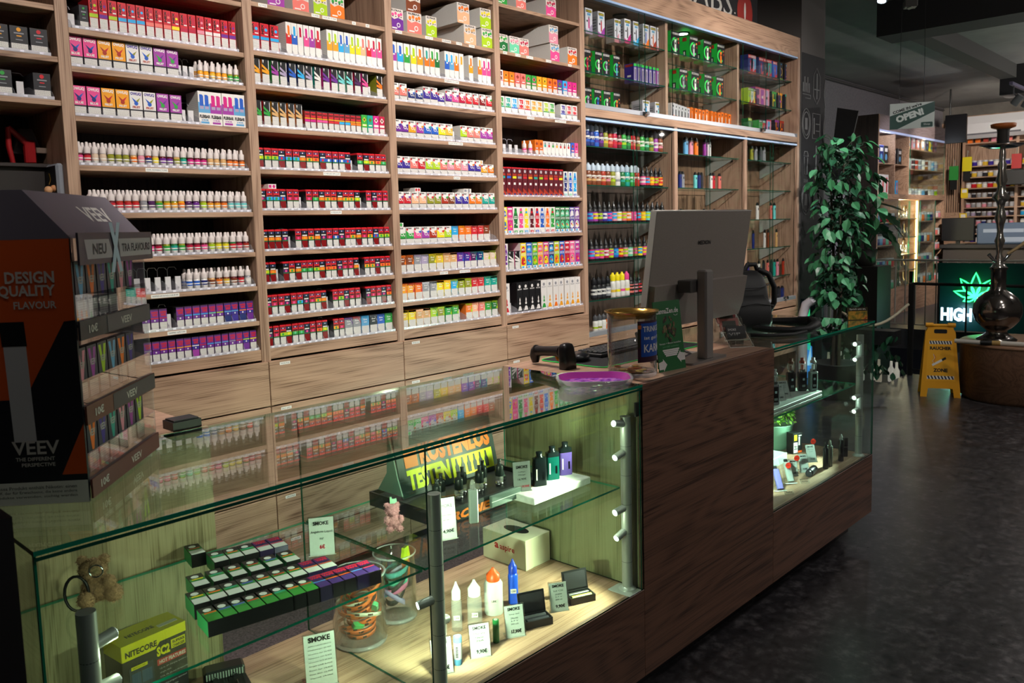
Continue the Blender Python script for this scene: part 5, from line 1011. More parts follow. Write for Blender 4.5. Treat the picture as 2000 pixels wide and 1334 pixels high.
# tester box with raised lid
tb = thing('tester_box', 'open black tester box with big orange and yellow letters', 'box', (1.457, 1.675, .725), 0.); w, d, h = .45, .31, .042
b = MB(); b.box(0, w, 0, .006, 0, h, mat('242a2a', .35)); b.box(0, w, d-.006, d, 0, h, BLACK); b.box(0, .006, .006, d-.006, 0, h, BLACK); b.box(w-.006, w, .006, d-.006, 0, h, BLACK); b.box(.006, w-.006, .006, d-.006, h-.02, h-.014, mat('16181a', .5)); b.build('tray', tb)
T = Matrix.Translation((0, .20, h-.014)) @ Matrix.Rotation(math.radians(-13), 4, 'X'); LH = .215
b = MB(); b.T = T; b.bbox(.04, w, 0, .006, 0, LH, mat('2c3a38', .4), .002); b.build('lid', tb)
b = MB(); b.prism([(.19, h), (d-.004, h), (.26, h+.06), (.25, h+.19), (.21, h+.05)], 'x', .03, .034, mat('6a8478', .5)); b.build('lid_gusset', tb)
OR, YE = mat('f07a18', .45), mat('e8f020', .45)
b = MB(); b.T = T; b.text('KOSTENLOS', (.13, -.0012, .086), (1, 0, 0), (0, 0, 1), .30, .064, OR, .06); b.text('TESTEN', (.07, -.0012, .018), (1, 0, 0), (0, 0, 1), .17, .062, YE, .06); b.box(.07, .12, -.0012, -.0004, .086, .145, OR); b.box(.25, .43, -.0012, -.0004, .014, .078, YE)
for i in range(6):
    x = .27+i*.026; b.prism([(x-.007, .02), (x+.007, .02), (x+.008, .047), (x+.004, .055), (x+.003, .072), (x-.003, .072), (x-.004, .055), (x-.008, .047)], 'y', -.0022, -.0014, mat('2c3a38', .4))
b.text('echtem Tabak', (.2, -.0012, .2), (1, 0, 0), (0, 0, 1), .2, .018, cm('gray')); b.text('MONTREAL', (.1, -.0012, .17), (1, 0, 0), (0, 0, 1), .09, .01, cm('gray')); b.build('lid_print', tb)
b = MB(); b.text('PROBIEREN SOS', (.02, -.0008, .004), (1, 0, 0), (0, 0, 1), .4, .026, OR, .05, .2); b.build('front_print', tb)
b = MB(); b.bbox(.20, .36, -.012, .0, .006, .040, mat('5a6a64', .3), .002); b.box(.2, .36, -.0125, -.012, .022, .024, mat('c8d0cc', .3)); b.build('front_label', tb)
TANK = None
for i in range(9):
    x = .06+i*.043; y = .07+.03*(i % 2); k = thing('vape_tank', f'black tester tank, {ORD[i]} along the open tester box', 'tank', (1.457+x, 1.675+y, .725+h-.0135), 0, 'tester tanks')
    b = MB(); lying_ = i > 5
    if i < 7:
        b.lathe([(.0125, 0), (.0135, .004), (.0135, .012), (.011, .014)], CHROME, 12); b.lathe([(.0115, .0141), (.014, .022), (.0115, .032)], BOTTLE, 12); b.build('base', k); b = MB(); b.lathe([(.0125, .032), (.0135, .036), (.0135, .062), (.012, .066), (.006, .068), (.0055, .078), (.0065, .084), (.004, .085)], mat('1c2422', .25), 12); b.build('cap', k)
    else:
        b.lathe([(.012, 0), (.014, .006), (.012, .016)], CHROME, 12); b.build('base', k); b = MB(); b.lathe([(.008, .016), (.006, .028)], mat('80a8a0', .2, .8), 12); b.build('cap', k)
dv = thing('vape_device', 'silver and black pen device standing before the tester box', 'device', (1.55, 1.63, .725), -.5)
b = MB(); b.bbox(-.013, .013, -.008, .008, 0, .098, mat('a8b4b0', .3, .5), .003, right=mat('16181a', .3)); b.build('body', dv)
b = MB(); b.lathe([(.008, .098), (.009, .104), (.0075, .114), (.005, .122), (.004, .124)], BOTTLE, 12); b.lathe([(.006, .098), (.004, .112)], DARK, 10); b.build('mouthpiece', dv)
b = MB(); b.T = Matrix.Rotation(PI/2, 4, 'Z'); b.text('ASPIRE', (.0, 0, 0), (1, 0, 0), (0, 0, 1), .001, .001, WHITE); b.T = None; b.text('SMOKE', (.0134, -.003, .05), (0, 0, 1), (0, 1, 0), .035, .006, WHITE); b.build('print', dv)
b = MB(); b.bbox(1.762, 2.036, 1.592, 1.728, .7255, .7475, noisy('c8ccc6', 'dcdeda', 60., 'white_stone', .4), .002); b.build('stone_tray', label='white stone tray carrying three pod devices', cat='tray')
for i, (x, y, c, nm) in enumerate(((1.868, 1.662, '1a2024', 'black'), (1.942, 1.672, '0c5a54', 'teal'), (2.006, 1.672, '7a62c0', 'purple'))):
    k = thing('pod_device', f'{nm} pod device with dark mouthpiece on the stone tray', 'device', (x, y, .7475), -.45, 'pod devices on the tray')
    b = MB(); P = rrect(.046, .022, .009, 4); b.prism(P, 'z', 0, .074, mat(c, .22, .5), smooth=True); b.build('body', k)
    b = MB(); b.prism([(u*.97, v*.97) for u, v in P], 'z', .074, .088, mat('10181a', .15), smooth=True); b.lathe([(.011, .088), (.012, .09), (.008, .095), (.009, .107), (.006, .108)], mat('10181a', .15), 12, sx=1.2); b.build('mouthpiece', k)
    b = MB(); b.box(.006, .012, -.0116, -.0108, .02, .045, mat('0a0c0e', .1)); b.box(-.015, -.011, -.0114, -.0108, .02, .055, mat('d8d8c8', .4)); b.build('window', k)

# ---------------------------------------------------------------- short case
b = MB(); Z2 = .745
b.bbox(3.05, 3.63, 1.505, 1.76, Z2+.001, Z2+.014, mat('b8c4bc', .4), .002); b.bbox(3.05, 3.63, 1.505, 1.76, Z2+.016, Z2+.03, mat('c4cec8', .4), .002); b.box(3.06, 3.62, 1.51, 1.75, Z2+.014, Z2+.016, mat('8a948e', .4)); b.build('riser_board', label='white stepped riser on the shelf of the short case', cat='riser')
def boxmod(loc, rz, c, c2, label):
    k = thing('box_mod', label, 'device', loc, rz, 'box devices with glass tanks'); b = MB(); b.bbox(-.02, .02, -.0125, .0125, 0, .088, cm(c, .25), .004); b.build('body', k)
    b = MB(); b.box(-.011, .011, -.0132, -.0124, .012, .078, mat('0a0c0e', .12)); b.box(-.005, .005, -.0136, -.0132, .05, .06, mat('b8d8e0', .3)); b.box(-.008, .008, -.0136, -.0132, .02, .03, mat('8a9a98', .3)); b.build('screen', k)
    b = MB(); b.lathe([(.0125, .088), (.0135, .094), (.0135, .098)], CHROME, 14); b.lathe([(.012, .098), (.0155, .108), (.0155, .118), (.012, .127)], BOTTLE, 14); b.lathe([(.006, .098), (.007, .12)], cm(c2, .3), 10); b.lathe([(.0125, .127), (.0135, .131), (.0125, .137), (.0075, .14), (.0085, .15), (.006, .152)], cm(c2, .25), 14); b.build('tank', k)
boxmod((3.235, 1.545, Z2+.0305), -.55, 'gray', 'silver', 'grey box device at the wooden end of the short case shelf')
boxmod((3.535, 1.61, Z2+.0305), -.55, '1c1416', '7a4a3a', 'black box device with copper tank on the riser')
boxmod((3.575, 1.575, Z2+.0305), -.55, '14181a', 'c05048', 'black box device with red tank on the riser')
boxmod((3.61, 1.54, Z2+.0305), -.55, '9ab4b0', 'd8dcd8', 'silver box device with glass tank on the riser')
price_card((3.33, 1.56, Z2+.0305), CA, .045, .07, std('49,90€', 'Kit', ('200 W',)), 'price card beside the grey box device', 30, .03)
price_card((3.41, 1.575, Z2+.0305), CA, .045, .075, std('69,90€', 'Kit', ('220 W',)), 'price card leaning by the black box device', 32, .03)
pt = thing('potted_plant', 'bushy green plant in a pale pot inside the short case', 'plant', (3.90, 1.87, ZB), 0)
b = MB(); b.lathe([(.07, 0), (.085, .01), (.1, .125), (.105, .13), (.1, .13), (.09, .12), (.0, .12)], mat('8ab49a', .5), 24); b.build('pot', pt)
R = random.Random(5); b = MB(); LF = [mat('6aa830', .5), mat('8ac440', .5), mat('b4dc6c', .5)]
for i in range(520):
    t = R.uniform(0, 2*PI); ph = R.uniform(-.15, 1.5); rr = .115*(.75+.25*R.random()); c = Vector((rr*math.cos(ph)*math.cos(t), rr*math.cos(ph)*math.sin(t), .15+rr*.85*math.sin(ph)))
    a = Vector((R.uniform(-1, 1), R.uniform(-1, 1), R.uniform(-.3, 1))).normalized()*.013; d_ = a.orthogonal().normalized()*.007
    b.add([c-a, c+d_, c+a, c-d_], [(0, 1, 2, 3)], LF[i % 3])
b.build('foliage', pt, kind='stuff')
pb = thing('device_box', 'black and orange boxed device beside the potted plant', 'box', (3.86, 1.72, ZB), -.35); b = MB(); b.bbox(-.03, .03, 0, .045, 0, .105, mat('16181a', .4), .001); b.build('carton', pb)
f = MB(); F = Face(f, .06, .105); F.rect(.06, .06, .5, .55, WHITE); F.rect(.12, .64, .42, .92, mat('e8c020', .4)); F.rect(.55, .04, .98, .14, mat('e0561c', .4)); F.rect(.6, .4, .75, .8, WHITE); F.rect(.6, .84, .95, .88, WHITE); F.text('ZEUS', .1, .2, .46, .4, BLACK, 3, .04); f.build('print', pb)
b = MB(); b.bbox(3.52, 3.70, 1.70, 1.82, ZB, ZB+.045, mat('c4d4cc', .4), .002); b.build('white_box', label='flat white box on the floor of the short case', cat='box')
def stand(loc, rz, c, label, disc=True):
    k = thing('device_stand', label, 'stand', loc, rz, 'clear device stands'); T = Matrix.Rotation(math.radians(-38), 4, 'X')
    b = MB(); b.T = T; b.box(-.024, .024, .002, .004, 0, .12, CLEAR, left=FROST, right=FROST, top=FROST); b.T = None; b.tube([(-.024, -.002, .004), (-.024, -.012, .006), (.024, -.012, .006), (.024, -.002, .004)], .002, FROST, 6); b.build('acrylic_holder', k)
    dv = link('vape_device', None, None, (0, 0, 0)); bpy.data.objects.remove(dv)
    d2 = thing('vape_device', f'{label.split(" on ")[1]}', 'device', loc, rz, 'slim devices on stands'); b = MB(); b.T = T; b.prism(rrect(.028, .018, .007, 3, 0, -.009), 'z', .006, .095, mat(c, .3)); b.build('body', d2); b = MB(); b.T = T; b.prism(rrect(.016, .012, .004, 3, 0, -.009), 'z', .095, .11, BLACK); b.build('mouthpiece', d2)
stand((3.265, 1.53, ZB), CA, '6a62a4', 'clear stand on lavender slim device with rounded end')
stand((3.39, 1.54, ZB), CA, '9aa09c', 'clear stand on silver slim device with brown flank')
b = MB(); b.T = None
for x, y, nm in ((3.25, 1.48, 'wooden block'), (3.43, 1.49, 'open end')):
    k = thing('brand_plate', f'small clear lettered plate near the {nm} of the short case', 'plate', (x, y, ZB), CA, 'small clear plates'); b = MB(); b.T = Matrix.Rotation(math.radians(-50), 4, 'X'); b.box(-.02, .02, 0, .003, 0, .025, CLEAR, top=FROST, left=FROST, right=FROST); b.text('VOOPOO', (-.014, -.0005, .009), (1, 0, 0), (0, 0, 1), .028, .007, BLACK, .03); b.build('acrylic_block', k)
price_card((3.50, 1.575, ZB), CA, .04, .075, std('24,90€', 'Pod', ('25 W',)), 'price card with a red dot sticker in the short case', 16, .03)
price_card((3.585, 1.56, ZB), CA*1.1, .04, .085, std('19,90€', 'Pod', ('15 W',)), 'price card behind the black lying device', 28, .05)
price_card((3.76, 1.60, ZB), CA, .045, .085, std('29,90€', 'Pod Kit', ('30 W',)), 'price card behind the upright slim pens', 24, .04)
for x, y, z, lb in ((3.505, 1.575, .085, 'red round sticker at the price card edge'), (3.775, 1.615, .098, 'red round sticker above the slim pens'), (3.385, 1.56, .082, 'red round sticker beside the silver device')):
    b = MB(); b.cyl((0, -.001, 0), (0, .001, 0), .013, mat('d8301c', .4), n=16); b.text('NEU', (-.008, -.0012, -.003), (1, 0, 0), (0, 0, 1), .016, .006, BLACK); b.build('round_sticker', None, (x, y-.01, ZB+z), CA, lb, 'sticker', 'red round stickers')
rd = thing('pod_device', 'black tubular device lying on the floor of the short case', 'device', (3.57, 1.525, ZB), .15); b = MB(); b.cyl((-.03, 0, .017), (.045, 0, .017), .017, mat('26262a', .35), n=18); b.build('body', rd); b = MB(); b.cyl((-.048, 0, .017), (-.03, 0, .017), .014, mat('3a3a40', .2, .6), n=14); b.build('cap', rd)
for x, y, c, h, lab in ((3.70, 1.514, '101214', .125, 'matte black slim pen standing upright'), (3.75, 1.515, '7a8078', .125, 'dark silver slim pen standing upright'), (3.865, 1.508, '0e1012', .13, 'black slim pen with clear tip standing upright')):
    k = thing('slim_pen', lab, 'device', (x, y, ZB), 0, 'slim pens'); b = MB(); b.lathe([(.0115, 0), (.0125, .002), (.0125, h-.03), (.011, h-.027)], mat(c, .25, .3), 16); b.build('body', k); b = MB(); b.lathe([(.007, h-.027), (.006, h-.012), (.003, h)], BOTTLE if 'clear' in lab else mat(c, .2), 12); b.build('tip', k)
b = MB(); b.bbox(-.014, .014, -.01, .01, 0, .05, mat('121416', .3), .002); b.bbox(-.008, .014, -.01, .01, .05, .095, mat('121416', .3), .002); b.build('side_device', None, (3.95, 1.525, ZB), CA, 'black stepped pod device by the light post', 'device')

# ---------------------------------------------------------------- on the counter
jr = thing('tip_jar', 'glass tip jar with brass rim and blue label', 'jar', (2.22, 1.555, ZT)); r, h = .08, .205
b = MB(); b.lathe([(.0, .0), (r*.97, 0), (r, .006), (r, h), (r*.965, h), (r*.965, .016), (0, .014)], CLEAR, 36); b.build('glass', jr)
b = MB(); b.lathe([(r*.90, h-.014), (r*1.0, h+.0005), (r*1.11, h+.006), (r*1.11, h+.009), (r*.98, h+.006), (r*.88, h-.012)], mat('b08a44', .22, .9), 36, caps=False); b.build('rim', jr, label='brass funnel rim')
b = MB(); b.lathe([(r*.985, .0005), (r*1.008, .004), (r*1.006, .012), (r*.975, .015)], ACRYL, 36, caps=False); b.build('base_ring', jr)
def arc(b, a0, a1, z0, z1, rr, m, n=16): b.add([(rr*math.cos(math.radians(a0+(a1-a0)*k/n)), rr*math.sin(math.radians(a0+(a1-a0)*k/n)), z) for z in (z0, z1) for k in range(n+1)], [(k, k+1, k+n+2, k+n+1) for k in range(n)], m)
def arctext(b, st, a0, a1, z0, z1, rr, m, bold=.02):
    g = text_geo(st, bold); b.add([(rr*math.cos(math.radians(a0+(a1-a0)*p[0])), rr*math.sin(math.radians(a0+(a1-a0)*p[0])), z0+(z1-z0)*p[1]) for p in g[0]], g[1], m)
b = MB(); arc(b, 228, 345, .052, .185, r*1.006, mat('3a1a2c', .5), 24); arc(b, 236, 340, .07, .178, r*1.012, mat('1c4ca0', .5), 24); arc(b, 228, 233.5, .1, .178, r*1.011, mat('2a2c18', .5), 4)
for st, a0, a1, z0, z1 in (('TRINKGELD', 241, 320, .15, .168), ('ist gut fürs', 244, 315, .122, .136), ('KARMA', 243, 316, .084, .11)): arctext(b, st, a0, a1, z0, z1, r*1.018, WHITE, .015)
arc(b, 229, 237, .16, .172, r*1.016, mat('c0602c', .5), 4); b.build('paper_label', jr, label='blue and dark red paper label with white writing')
R = random.Random(9)
for i in range(22):
    t = R.uniform(0, 2*PI); q = .055*math.sqrt(R.random()); lay = i//8
    b = MB(); c = ['b06a3c', 'a8562c', 'b89a50', 'c0a860'][i % 4]; rr = .0115 if i % 3 else .013; b.lathe([(rr, 0), (rr, .002)], mat(c, .3, .8), 18); b.lathe([(rr*.8, .002), (rr*.8, .0023)], mat(c, .4, .7), 14)
    o = b.build('coin', None, (2.22+q*math.cos(t), 1.555+q*math.sin(t), ZT+.0165+lay*.0032), 0, f'{["copper", "dark copper", "brass", "pale brass"][i % 4]} coin in the tip jar, {["bottom", "middle", "top"][min(lay, 2)]} layer, {ORD[i]} of the pile', 'coin', 'coins in the tip jar')
    o.rotation_euler = (R.uniform(-.12, .12), R.uniform(-.12, .12), 0)
gc = thing('leaflet', 'green standing leaflet with white arrows behind the tip jar', 'leaflet', (2.368, 1.492, ZT), -.12); w, h = .138, .235; T = Matrix.Rotation(math.radians(-7), 4, 'X'); GRN = mat('14602c', .5)
b = MB(); b.T = T; b.box(-w/2, w/2, 0, .003, 0, h, GRN); b.T = None; b.prism([(.0, 0), (.05, 0), (.03, h*.7), (.024, h*.7)], 'x', -.02, .02, GRN); b.build('card', gc)
b = MB(); b.T = T; y = -.0006
b.text('CannaZen.de', (-w*.45, y, h*.82), (1, 0, 0), (0, 0, 1), w*.86, h*.075, WHITE, .02); b.text('Rezept + Blüten bestellen', (-w*.4, y, h*.375), (1, 0, 0), (0, 0, 1), w*.8, h*.03, WHITE); b.text('und CBD entdecken', (-w*.3, y, h*.335), (1, 0, 0), (0, 0, 1), w*.6, h*.022, mat('6ab07a', .5))
for i, (u, ww) in enumerate(((.0, .62), (.03, .56), (.06, .5), (.1, .42))): b.box(-ww*w/2, ww*w/2, y, -.0001, h*(.285-i*.026), h*(.307-i*.026), WHITE)
for sx in (-1, 1):
    zo = h*.07 if sx > 0 else -.004; b.poly([(sx*w*.5, y, h*.05+zo), (sx*w*.5, y, h*.15+zo), (sx*w*.34, y, h*.17+zo), (sx*w*.34, y, h*.20+zo), (sx*w*.2, y, h*.11+zo), (sx*w*.34, y, h*.02+zo), (sx*w*.34, y, h*.05+zo)], WHITE)
R = random.Random(2)
for i in range(46):
    t = R.uniform(0, 2*PI); q = math.sqrt(R.random()); cx, cz = q*.034*math.cos(t), h*.58+q*.042*math.sin(t)*(1.1 if math.sin(t) > 0 else .9); s = R.uniform(.003, .006)
    b.add([(cx+s*math.cos(a), y-.0002-.00003*i, cz+s*math.sin(a)*1.3) for a in [k*PI/3 for k in range(6)]], [tuple(range(6))], mat(['3a2c1c', '5a4426', '6a5a34', '2a2418', '7a6a44'][i % 5], .6))
b.tube([(w*.3+.01*math.cos(t), y, h*.80-.005*abs(math.sin(t))) for t in [PI+i*PI/8 for i in range(9)]], .0008, WHITE, 4); b.build('print', gc)
# monitor
mo = thing('monitor', 'large grey monitor seen from behind on a square post stand', 'monitor', (2.745, 1.64, ZT)); MG = noisy('857b74', '8f857e', 300., 'monitor_shell', .45); T = Matrix.Translation((0, 0, .125)) @ Matrix.Rotation(math.radians(8), 4, 'X')
b = MB(); b.T = T; b.bbox(-.343, .343, -.008, .014, 0, .415, MG, .004, back=mat('0a0a0c', .2)); b.build('shell', mo)
b = MB(); b.T = T; b.box(-.3445, -.343, -.0085, .0145, .002, .413, mat('d4d0cc', .35, .2)); b.box(-.343, .343, -.0085, .0145, .413, .4165, mat('d4d0cc', .35, .2)); b.build('bezel', mo)
b = MB(); b.T = T; b.prism([(-.343+.02, .0), (.30, .0), (.325, .05), (.335, .155), (-.335, .155)], 'y', -.03, -.008, MG); b.build('rear_housing', mo)
b = MB(); b.T = T; b.text('MEDION', (-.045, -.0092, .29), (1, 0, 0), (0, 0, 1), .09, .016, mat('2a2624', .4), .02); b.build('logo', mo)
b = MB(); b.bbox(-.165, -.112, -.152, -.112, .004, .325, mat('9a9490', .35, .4), .006); b.build('stand_post', mo)
b = MB(); b.prism(rrect(.25, .2, .015, 4, -.15, -.06), 'z', 0, .008, mat('8a8684', .35, .5)); b.build('stand_base', mo)
b = MB(); b.bbox(-.20, -.12, -.112, -.055, .245, .29, mat('5a5654', .4), .004); b.build('stand_arm', mo)
# cables and little screen behind
b = MB(); b.tube([(2.60, 1.70, ZT+.11), (2.61, 1.69, ZT+.06), (2.63, 1.66, ZT+.03), (2.6, 1.62, ZT+.008), (2.5, 1.60, ZT+.006), (2.44, 1.63, ZT+.006)], .006, BLACK); b.build('power_cable', label='black power cable below the monitor', cat='cable', group='cables below the monitor')
b = MB(); b.tube([(2.66, 1.70, ZT+.11), (2.66, 1.67, ZT+.05), (2.68, 1.64, ZT+.015), (2.66, 1.6, ZT+.007), (2.56, 1.575, ZT+.006)], .005, BLACK); b.build('signal_cable', label='black signal cable beside the monitor post', cat='cable', group='cables below the monitor')
pd = thing('card_terminal', 'small black card terminal behind the green leaflet', 'terminal', (2.56, 1.70, ZT+.006), -.3); b = MB(); b.T = Matrix.Rotation(math.radians(-25), 4, 'X'); b.bbox(-.04, .04, 0, .02, 0, .1, BLACK, .004); b.build('body', pd); b = MB(); b.T = Matrix.Rotation(math.radians(-25), 4, 'X'); b.box(-.03, .03, -.0008, 0, .05, .09, mat('1a2228', .15)); b.text('30:00', (-.015, -.0012, .066), (1, 0, 0), (0, 0, 1), .03, .012, cm('silver')); b.build('display', pd)
# mouse mat, keyboard, mouse
mm = thing('mouse_mat', 'black mouse mat with bright green edge on the counter', 'mat', (2.26, 1.70, ZT)); b = MB(); b.prism(rrect(.68, .30, .03, 4, .34, .15), 'z', 0, .003, mat('16181c', .8)); b.build('pad', mm)
b = MB(); b.tube([(x, y, .0022) for x, y in rrect(.68, .30, .03, 4, .34, .15)], .0022, mat('20c850', .5), 6, True); b.build('stitched_edge', mm, label='bright green stitched edge')
kb = thing('keyboard', 'flat black keyboard lying on the mouse mat', 'keyboard', (2.42, 1.83, ZT+.0035), .04); b = MB(); b.bbox(0, .42, 0, .13, 0, .014, mat('1e2022', .5), .003); b.build('frame', kb)
KM = None
for r_ in range(5):
    for c_ in range(17):
        if KM is None:
            m_ = MB(); m_.bbox(0, .019, 0, .018, 0, .006, mat('2c2e30', .45), .0015); KM = m_.mesh('key')
        link('key', KM, kb, (.012+c_*.0235, .01+r_*.0225, .014))
ms = thing('computer_mouse', 'black computer mouse at the edge of the mat', 'mouse', (2.335, 1.86, ZT+.0035), .5); b = MB(); b.sph((0, 0, .014), .032, mat('1c1d20', .25), 18, 10, (1.6, 1., .62)); b.T = None; b.build('shell', ms); b = MB(); b.cyl((.022, -.006, .032), (.022, .006, .032), .006, DARK, n=12); b.build('scroll_wheel', ms)
# scanner
sg = thing('barcode_scanner', 'black handheld barcode scanner with orange trigger resting on its head', 'scanner', (2.185, 1.80, ZT)); KB = mat('161416', .3)
A = Vector((.012, .150, .043)); Hd = Vector((0, 0, 0))
b = MB(); b.tube([(.0, .03, .058), (.004, .07, .056), (.009, .115, .052), (.012, .15, .048)], [.021, .018, .0175, .02], KB, 12); b.build('handle', sg)
b = MB(); b.tube([(.012, .146, .055), (.0125, .156, .046), (.013, .163, .030), (.0125, .160, .006)], [.021, .022, .02, .012], KB, 12); b.build('end_cap', sg)
b = MB(); P = [rrect(.062*s, .042*s, .014*s, 4) for s in (1., 1., .98, .9, .7, .35)]; zs_ = [0, .03, .055, .075, .086, .09]; n = len(P[0]); V = [(x, y+(.006 if z > .04 else 0), z) for pr, z in zip(P, zs_) for x, y in pr]
b.add(V, [(i*n+j, i*n+(j+1) % n, (i+1)*n+(j+1) % n, (i+1)*n+j) for i in range(5) for j in range(n)]+[tuple(range(5*n, 6*n)), tuple(reversed(range(n)))], KB, True); b.build('head', sg)
b = MB(); b.tube([(.0, .05, .04), (.0, .046, .03), (.0, .04, .026)], [.006, .006, .004], mat('e8821c', .4), 8); b.build('trigger', sg, label='orange trigger')
# rolling dish
ds = thing('glass_dish', 'violet glass dish with clear rim at the counter edge', 'dish', (1.992, 1.537, ZT), -PI/4-.06); b = MB()
def sq(w_, h_, r_): return rrect(w_*1.1, h_*1.1, r_*1.1, 6)
rings = [(sq(.175, .135, .05), .0), (sq(.2, .155, .055), .012), (sq(.215, .17, .06), .03), (sq(.2, .155, .055), .031), (sq(.17, .128, .045), .012)]
n = len(rings[0][0]); V = [(x, y, z) for pr, z in rings for x, y in pr]
b.add(V, [(i*n+j, i*n+(j+1) % n, (i+1)*n+(j+1) % n, (i+1)*n+j) for i in range(4) for j in range(n)], milky((.78, .76, .84), .3, 'dish_glass', .06), True); b.build('rim', ds)
b = MB(); rings = [(sq(.198, .153, .054), .0305), (sq(.168, .126, .045), .0125)]; V = [(x, y, z) for pr, z in rings for x, y in pr]
b.add(V, [(j, (j+1) % n, n+(j+1) % n, n+j) for j in range(n)], mat('a83a98', .15), True); t = NT('dish_pattern'); oc = t.n('ShaderNodeTexCoord').outputs['Object']; n1 = t.n('ShaderNodeTexNoise', {'Vector': oc, 'Scale': 60., 'Detail': 5.}).outputs[0]; t.l(t.ramp(n1, [(.35, lin('5a2490')), (.5, lin('9a58c0')), (.65, lin('d088c8'))]), t.b.inputs['Base Color']); t.b.inputs['Roughness'].default_value = .12
b.add([(x, y, .0125) for x, y in rings[1][0]], [tuple(range(n))], t.m); b.build('bowl', ds, label='violet patterned bowl')
# card holder
hd = thing('card_holder', 'clear stepped card holder with red and black cards', 'holder', (2.955, 1.545, ZT), -.62)
for i, (z, y) in enumerate(((.0, .0), (.025, .035), (.052, .07), (.08, .105))):
    b = MB(); b.T = Matrix.Translation((0, y, z)) @ Matrix.Rotation(math.radians(-22), 4, 'X'); b.box(-.05, .05, 0, .002, 0, .03, CLEAR, top=FROST, left=FROST, right=FROST); b.box(-.05, .05, .014, .016, 0, .06, CLEAR, top=FROST, left=FROST, right=FROST); b.box(-.05, .05, 0, .016, 0, .002, FROST); b.build('pocket', hd)
b = MB()
for s in (-.05, .05): b.prism([(-.002, 0), (.16, 0), (.16, .12), (.12, .085)], 'x', s-.001, s+.001, CLEAR, FROST)
b.build('side_plate', hd)
for i, (z, y, c, u) in enumerate(((.025, .042, '141416', .0), (.052, .077, '9a5a50', -.012), (.08, .112, 'a04a48', -.008))):
    b = MB(); b.T = Matrix.Rotation(math.radians(-22), 4, 'X'); b.box(-.04, .04, 0, .006, .004, .055, mat(c, .5))
    if i == 0: b.text('SMOKE', (-.034, -.0006, .036), (1, 0, 0), (0, 0, 1), .035, .009, WHITE); b.text('VIP', (-.034, -.0006, .016), (1, 0, 0), (0, 0, 1), .05, .012, WHITE)
    else: b.box(-.03, .028, -.0006, 0, .02, .045, mat('2a2c1c', .5))
    ct = math.cos(-.62); st_ = math.sin(-.62); b.build('business_cards', None, (2.955+u*ct-y*st_, 1.545+u*st_+y*ct, ZT+z+.001), -.62, ['black lettered cards in the lower pocket of the clear holder', 'brown-red cards in the middle pocket of the clear holder', 'red cards in the rear pocket of the clear holder'][i], 'cards', 'cards in the clear holder')
# backpack
bp_ = thing('backpack', 'black camera backpack standing on the glass counter', 'backpack', (3.40, 1.80, ZT), -.5); CL = noisy('0b0b0d', '141417', 200., 'nylon', .6)
def loft(b, secs, m):
    n = len(secs[0][0]); V = [(x+ox, y+oy, z) for pr, z, ox, oy in secs for x, y in pr]
    b.add(V, [(i*n+j, i*n+(j+1) % n, (i+1)*n+(j+1) % n, (i+1)*n+j) for i in range(len(secs)-1) for j in range(n)]+[tuple(range((len(secs)-1)*n, len(secs)*n)), tuple(reversed(range(n)))], m, True)
b = MB(); loft(b, [(rrect(.22, .16, .04, 4), .0, 0, 0), (rrect(.25, .19, .05, 4), .02, 0, 0), (rrect(.255, .19, .055, 4), .12, 0, 0), (rrect(.245, .175, .05, 4), .2, 0, .01), (rrect(.23, .15, .045, 4), .245, 0, .02), (rrect(.2, .11, .04, 4), .268, 0, .03)], CL); b.build('bag_body', bp_)
b = MB(); loft(b, [(rrect(.18, .05, .02, 4), .015, 0, -.1), (rrect(.2, .06, .025, 4), .05, 0, -.105), (rrect(.19, .055, .025, 4), .13, 0, -.1), (rrect(.15, .03, .014, 4), .165, 0, -.085)], CL); b.build('front_pocket', bp_)
b = MB(); b.tube([(-.11, -.075, .21), (-.05, -.098, .20), (.05, -.098, .2), (.11, -.08, .21)], .003, mat('3a3a3e', .4), 6); b.tube([(-.10, -.128, .12), (0, -.135, .135), (.10, -.128, .12)], .002, mat('3a3a3e', .4), 6); b.build('zipper', bp_)
b = MB(); b.tube([(.05, .03, .262), (.07, .03, .295), (.11, .03, .295), (.125, .03, .262)], .011, CL, 8); b.build('carry_handle', bp_)
b = MB(); b.tube([(.12, .02, .27), (.16, .0, .25), (.185, -.01, .19), (.185, -.01, .12), (.16, 0, .07), (.125, .0, .04)], .013, CL, 8); b.build('shoulder_strap', bp_)
def ribbon(b, pts, w_, m, up=(0, 0, 1)):
    P = [Vector(p) for p in pts]; V = []; 
    for i, p in enumerate(P):
        d_ = (P[min(i+1, len(P)-1)]-P[max(i-1, 0)]).normalized(); sd = d_.cross(Vector(up)).normalized()*w_/2; V += [p-sd, p+sd, p+sd+Vector((0, 0, .003)), p-sd+Vector((0, 0, .003))]
    b.add(V, [(i*4+j, i*4+4+j, i*4+4+(j+1) % 4, i*4+(j+1) % 4) for i in range(len(P)-1) for j in range(4)], m)
b = MB(); b.T = Matrix.Rotation(.5, 4, 'Z') @ Matrix.Translation((-3.40, -1.80, -ZT)); b.tube([(3.33, 1.72, ZT+.03), (3.36, 1.64, ZT+.02), (3.40, 1.55, ZT+.018), (3.46, 1.50, ZT+.02), (3.52, 1.49, ZT+.032), (3.54, 1.53, ZT+.042), (3.52, 1.60, ZT+.04), (3.46, 1.68, ZT+.045), (3.42, 1.73, ZT+.05)], [.012, .014, .014, .018, .024, .026, .02, .014, .012], CL, 8); b.build('chest_strap', bp_)
